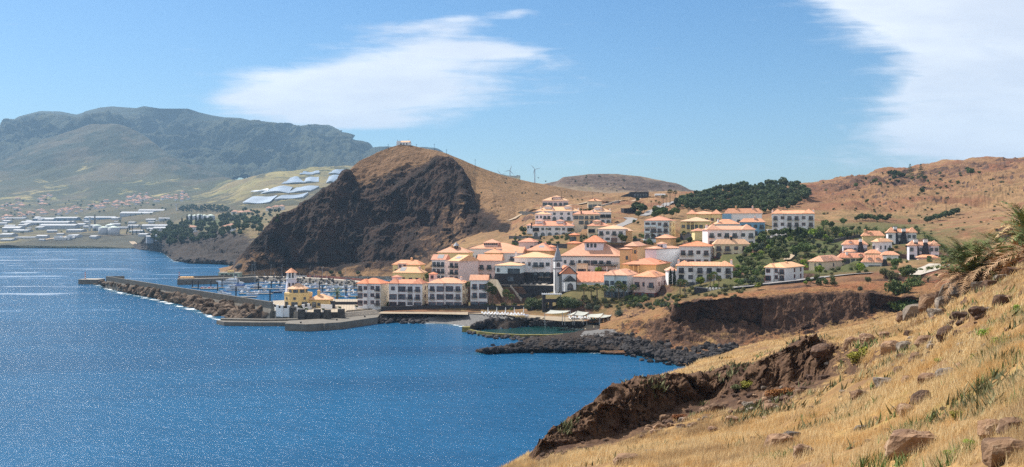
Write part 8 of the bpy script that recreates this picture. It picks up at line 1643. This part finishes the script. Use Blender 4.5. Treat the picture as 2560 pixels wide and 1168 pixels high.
p = hit(224, 578); tag(MB().cone(0, 0, -3, 34 * p.y / F, 2.6, 2.0, 12).cone(0, 0, 34 * p.y / F, 35 * p.y / F, 2.4, 2.4, 12).build('chimney_stack', m_steel, loc=p), 'tall pale grey industrial stack on the far plain', 'stack')
p = hit(237, 560); tag(MB().cone(0, 0, -3, 22 * p.y / F, 2.6, 1.8, 12).cone(0, 0, 22 * p.y / F, 23 * p.y / F, 2.2, 2.2, 12).build('chimney_stack', m_concrete, loc=p), 'darker industrial stack behind the pale one', 'stack')
p = hit(441, 526); tag(MB().cone(0, 0, 0, 10, 1.2, 1.0).cone(0, -2, 10, 20, 1.5, 8, 14).build('dish_antenna', m_white, loc=p), 'white dish antenna by the far blue shed', 'antenna')
m_fartile = plain_mat('faded_tile', (.46, .26, .19), .9, .15, .1)
HT = []
for k, (w_, d_, h_) in enumerate(((13, 10, 6), (17, 11, 6), (11, 9, 8))):
    t = bpy.data.objects.new('distant_house', None); c = bpy.data.objects.new('wall', MB().box(-w_ / 2, w_ / 2, 0, d_, -6, h_).mesh('wall', (m_white, WA['c'], WA['w'])[k])); c.parent = t
    mb = MB(); hip_into(mb, -w_ / 2, w_ / 2, 0, d_, h_, 3.2, 1.0, .3); c = bpy.data.objects.new('roof', mb.mesh('roof', m_fartile)); c.parent = t; HT.append(t)
    wm_ = MB().box(-w_ * .06, w_ * .06, -.15, -.02, h_ * .35, h_ * .7).mesh('window', m_dark)
    for i in range(3): c = bpy.data.objects.new('window', wm_); c.parent = t; c.location = (w_ * (i - 1) * .3, 0, 0)
pth = [(0, 546), (60, 540), (120, 534), (180, 527), (240, 520), (290, 512), (330, 505), (380, 499), (440, 494), (465, 491)]
rf_ = random.Random(21); cnt = 0
def town(px, y, lb, g_):
    p = hit(px, y); 
    if p.z < 3: return
    put(rf_.choice(HT), p, rf_.uniform(.65, 1.1), rf_.uniform(-.6, .6), lb, 'house', g_)
for k in range(120):
    px = rf_.uniform(0, 468); y = np.interp(px, [q[0] for q in pth], [q[1] for q in pth]) + rf_.gauss(0, 4.5); town(px, y, 'small orange roofed house in the long band crossing the far plain', 'houses of the far band')
for x0, x1, y0, y1, n, lb, g_ in ((0, 55, 512, 530, 16, 'small house in the leftmost hillside cluster of the far town', 'far left cluster houses'), (40, 130, 496, 516, 12, 'small house in the upper left cluster of the far town', 'upper left cluster houses'), (310, 372, 486, 500, 16, 'small house in the cluster above the middle of the band', 'middle cluster houses'), (250, 275, 503, 510, 4, 'small house in the tiny cluster left of the middle', 'tiny cluster houses'), (100, 140, 490, 495, 5, 'small house highest on the far slope', 'highest houses'), (420, 470, 487, 500, 12, 'small house at the right end of the far band', 'right end houses')):
    for k in range(n): town(rf_.uniform(x0, x1), rf_.uniform(y0, y1), lb, g_)
for px, y, lb in ((481, 580, 'orange roofed house half hidden in the cape wood'), (470, 576, 'smaller orange roofed house at the left in the cape wood'), (600, 538, 'white house with an orange roof above the cape wood'), (618, 537, 'second white house above the cape wood'), (690, 524, 'orange roofed house below the solar fields'), (703, 525, 'pinkish house below the solar fields'), (672, 527, 'white house left of those below the solar fields'), (566, 577, 'flat white house near the cape cliff'), (576, 578, 'white house at the right near the cape cliff'), (585, 536, 'white house at the left above the cape wood')):
    o = put(rf_.choice(HT), hit(px, y), 1.0, rf_.uniform(-.4, .4), lb, 'house')
# far woods
fw = [(rf_.uniform(448, 568), rf_.uniform(516, 532), rf_.uniform(5, 9)) for _ in range(110)] + [(rf_.uniform(560, 700), rf_.uniform(528, 560), rf_.uniform(6, 12)) for _ in range(60)]
sow('pine', fw, 'dark tree in the dense belt on the far plain above the cape', 'tree', 'trees of the far belt', 'far_tree')
sow('green', [(rf_.uniform(0, 430), rf_.uniform(500, 590), rf_.uniform(4, 8)) for _ in range(105)], 'small dark tree scattered between the far sheds and houses', 'tree', 'trees scattered on the far plain', 'far_tree')
sow('cypress', [(rf_.uniform(240, 400), rf_.uniform(570, 590), rf_.uniform(8, 12)) for _ in range(20)], 'slim dark tree near the storage tanks', 'tree', 'slim trees by the tanks', 'far_tree')
road([(330, 604), (400, 590), (450, 575)], 12, m_path, 'path'); road([(110, 600), (180, 590), (250, 590), (330, 586)], 18, m_path, 'path')
for k in range(60):
    px = rf_.uniform(345, 600); y = np.interp(px, [345, 400, 430, 440, 480, 560, 600], [624, 628, 640, 652, 656, 658, 668]) - rf_.uniform(0, 5); stone('dk', hit(px, y), rf_.uniform(4, 9), 'dark sea rock at the foot of the wooded cape', 'sea rocks below the cape', name='sea_rock')
bulk()
HAZE = 0.00008
# ---------------------------------------------------------------- air
m, T = newmat('haze_air')
v = T.n('ShaderNodeVolumePrincipled', Color=(.40, .67, 1.0, 1), Density=HAZE, Anisotropy=.1)
T.n('ShaderNodeOutputMaterial', Volume=v)
hz = MB().box(-7500, 7500, -400, 8800, -14, 1060).build('haze', m)
tag(hz, kind='stuff')
